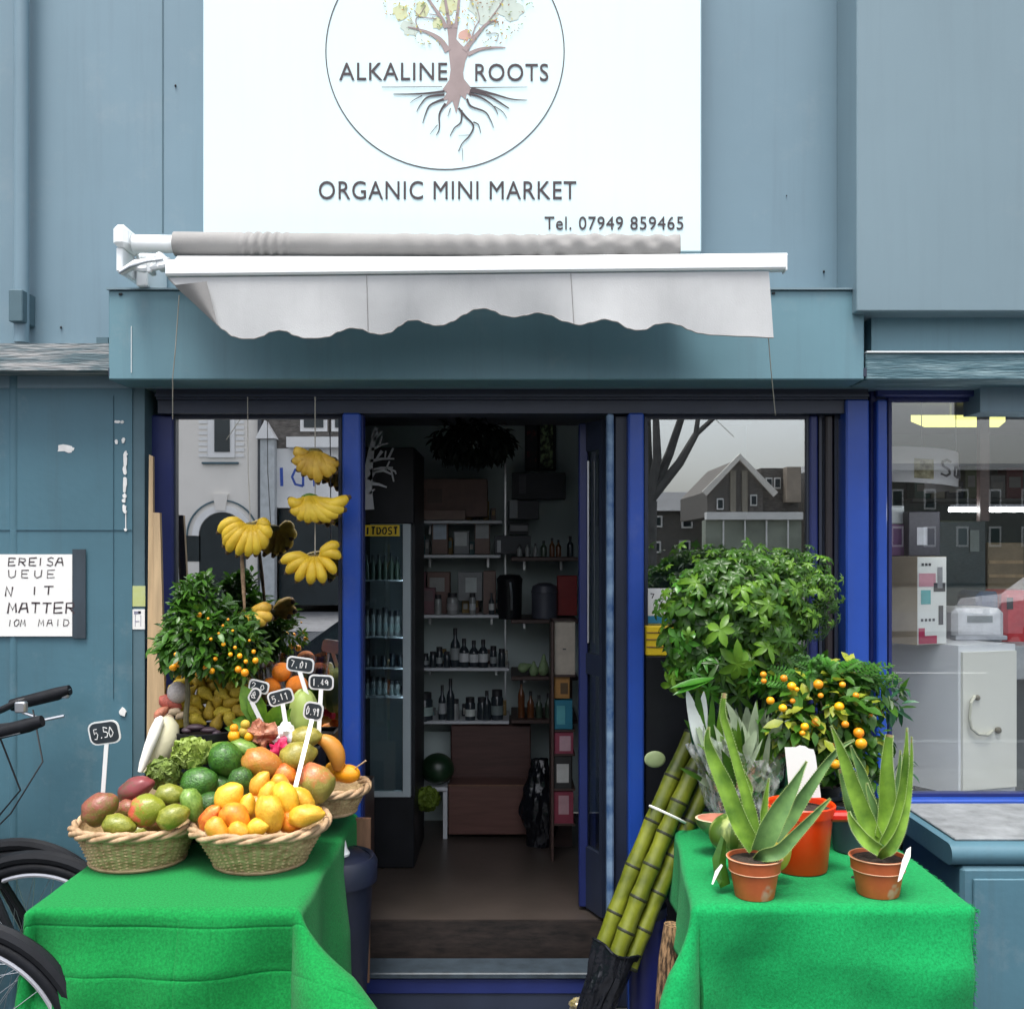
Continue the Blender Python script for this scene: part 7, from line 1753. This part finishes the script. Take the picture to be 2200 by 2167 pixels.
tx = text_mb("LIDI.", 0, 1, 0, 1, 1); tx = MB(); q = strokes(tx, 'IDI', (Vx(690,DH), y0+.31, Z(1045,DH)), (-1,0,0), (0,0,1), .3, .5, .14, .08, nrm=(0,1,0), jit=0, t=.02)
part('lettering', tx, m_blue, h2)
# further houses to the right, seen in the right window
D2 = 60.0
h3 = thing('brown_terrace', 'dark brown terrace with white windows further down the far side', 'house', (Vx(1430,D2), VY(D2), 0), 'houses across the street')
fbox(h3, 'wall', 1300, 1512, 1096, 1240, D2, 12, m_brick)
mb = MB(); yy = VY(D2); mb.add([(Vx(1296,D2),yy+.4,Z(1097,D2)),(Vx(1514,D2),yy+.4,Z(1097,D2)),(Vx(1514,D2),yy-6,Z(1044,D2)),(Vx(1296,D2),yy-6,Z(1044,D2)),(Vx(1296,D2),yy-12,Z(1097,D2)),(Vx(1514,D2),yy-12,Z(1097,D2))], [(0,1,2,3),(3,2,5,4),(0,3,4),(1,5,2),(0,4,5,1)]); part('roof', mb, m_slate, h3)
for a, b in ((1399,1107),(1464,1109),(1459,1160),(1396,1162)):
    fbox(h3, 'window', a, a+24, b, b+25, D2, .1, m_trimw, .1); fbox(h3, 'pane', a+4, a+20, b+4, b+21, D2, .02, m_dkglass, .13)
D3 = 50.0
h4 = thing('gabled_house', 'old brick house with steep gable across the street', 'house', (Vx(1620,D3), VY(D3), 0), 'houses across the street')
yy = VY(D3)
mb = MB(); g = [(1520,1110),(1520,1055),(1588,985),(1640,1040),(1640,1110)]
mb.prism([(Vx(a,D3), Z(b,D3)) for a, b in g], yy-8, yy); part('gable_wall', mb, m_brick, h4)
mb = MB(); mb.ribbon([(Vx(1512,D3),yy+.1,Z(1060,D3)),(Vx(1588,D3),yy+.1,Z(981,D3)),(Vx(1665,D3),yy+.1,Z(1062,D3))], .3, (0,1,0), .15); part('barge_board', mb, m_cream, h4)
fbox(h4, 'side_wing', 1640.5, 1722, 1003, 1110, D3, 7.5, m_brick, -.5); fbox(h4, 'chimney', 1688, 1718, 1003, 1078, D3, 1, M('pale_chimney', (.38,.32,.26), .8, .2, 2), .3)
fbox(h4, 'awning_band', 1515, 1720, 1100, 1116, D3, .6, m_trimw, .5); fbox(h4, 'shop_glass', 1515, 1720, 1116.5, 1260, D3, 1, M('pale_shop_interior', (.30,.33,.27), .5, .3, .5), .2)
for a, b in ((1650,1024),(1668,1024),(1540,1070),(1612,1062)): fbox(h4, 'window', a, a+14, b, b+24, D3, .12, m_trimw, -.35 if a > 1640 else .12); fbox(h4, 'pane', a+2, a+12, b+3, b+21, D3, .02, m_dkglass, -.30 if a > 1640 else .15)
for a in (1550,1596,1642,1688): fbox(h4, 'mullion', a, a+3, 1117, 1260, D3, .1, m_trimw, .4)
for a in (1575, 1600): fbox(h4, 'stone_strip', a-6, a+6, 1010, 1105, D3, .1, M('stone_strip', (.3,.27,.22), .8) if a == 1575 else bpy.data.materials['stone_strip'], .1)
# bare tree
tr_ = thing('bare_tree', 'bare branched street tree on the far pavement', 'tree', (Vx(1392,21), VY(21), 0))
mb = MB(); rt = random.Random(17); yt = VY(21)
def limb_(p, q, r0, r1, lev):
    m_ = (p+q)/2+Vector((rt.uniform(-1,1),rt.uniform(-1,1),rt.uniform(0,.6)))*(q-p).length*.08
    mb.tube([p, m_, q], [r0,(r0+r1)/2,r1], 7 if lev < 2 else 5)
    if lev > 4: return
    for k in range(2 if lev else 3):
        d_ = (q-p).normalized()+Vector((rt.uniform(-1,1),rt.uniform(-.6,.6),rt.uniform(-.1,.6)))*.75
        limb_(q if k < 2 else m_, q+d_.normalized()*(q-p).length*rt.uniform(.6,.85), r1*.85, r1*.45, lev+1)
base = Vector((Vx(1385,21), yt, 0)); fork = Vector((Vx(1395,21), yt, Z(1075,21)))
mb.tube([base, (base+fork)/2, fork], [.24,.2,.17], 10)
for q in ((1410,900),(1470,880),(1395,860),(1500,930)): limb_(fork, Vector((Vx(q[0],21), yt+rt.uniform(-.5,.5), Z(q[1],21))), .12, .07, 1)
part('trunk', mb, M('grey_bark', (.09,.085,.08), .9, .3, 5), tr_, True)
# parked cars along the kerb behind the viewer
def car(lab, x, y, col, yaw=0):
    t = thing('parked_car', lab, 'car', (x, y, -.12), 'cars parked along the street')
    prof = [(-2.1,.30),(-2.15,.62),(-2.0,.86),(-1.2,.95),(-.55,1.42),(.75,1.45),(1.45,1.0),(2.05,.88),(2.15,.6),(2.1,.30)]
    m_ = pm(*col)
    mb = MB(); mb.prism([(x+a, b-.12) for a, b in prof], y-.85, y+.85); part('body', mb, m_, t)
    gl = [(-1.1,.97),(-.52,1.37),(.72,1.40),(1.3,1.0)]
    for s in (-.856,.853): mb = MB(); mb.prism([(x+a, b-.12) for a, b in gl], y+s, y+s+.003); part('window', mb, m_dkglass, t)
    for wx in (-1.3,1.35):
        for s in (-.86,.66):
            mb = MB(); mb.tube([(x+wx,y+s,.2),(x+wx,y+s+.2,.2)], .32, 24); wp = part('wheel', mb, m_tyre, t, True)
            mb = MB(); mb.tube([(x+wx,y+s-.005,.2),(x+wx,y+s+.205,.2)], .2, 20); part('hubcap', mb, m_rim, wp, True)
    mb = MB(); mb.box(x-2.17,x-2.14,y-.7,y-.45,.5,.62).box(x-2.17,x-2.14,y+.45,y+.7,.5,.62); part('headlight', mb, m_white, t)
car('dark car parked at the near kerb mirrored low in the left window', -.7, -6.5, ('charcoal car paint', (.012,.016,.022), .25))
car('white car parked across the street', 10.9, -15.6, ('white car paint', (.7,.7,.72), .25))
car('red car parked across the street behind the white one', 16.4, -15.6, ('red car paint', (.5,.02,.03), .25))
# more of the terrace to either side, so that the street goes on in the glass from other viewpoints too
for lab, px0, px1, d, top, mt in (('brown brick terraced house left of the cream house across the street', -260, 249, DH, 700, m_brick), ('pale terraced house at the far left across the street', -900, -262, DH, 740, m_cream), ('long brick terrace closing the far side of the street at the right', 1745, 3300, 52.0, 1010, m_brick)):
    ht = thing('terraced_house', lab, 'house', (Vx((px0+px1)/2, d), VY(d), 0), 'houses across the street')
    fbox(ht, 'wall', px0, px1, top, 1320, d, 9, mt); fbox(ht, 'cornice', px0, px1, top-14, top-.5, d, 9.3, m_trimw, .3)
    st = 110 if d < 40 else 70; a = px0+30
    while a < px1-50:
        for b in ((880, 1120) if d < 40 else (1050, 1130)):
            hh = 95 if d < 40 else 44; ww = 56 if d < 40 else 26
            fbox(ht, 'window', a, a+ww, b, b+hh, d, .06, m_trimw, .06); fbox(ht, 'pane', a+ww*.15, a+ww*.85, b+hh*.1, b+hh*.9, d, .02, m_dkglass, .085)
        a += st
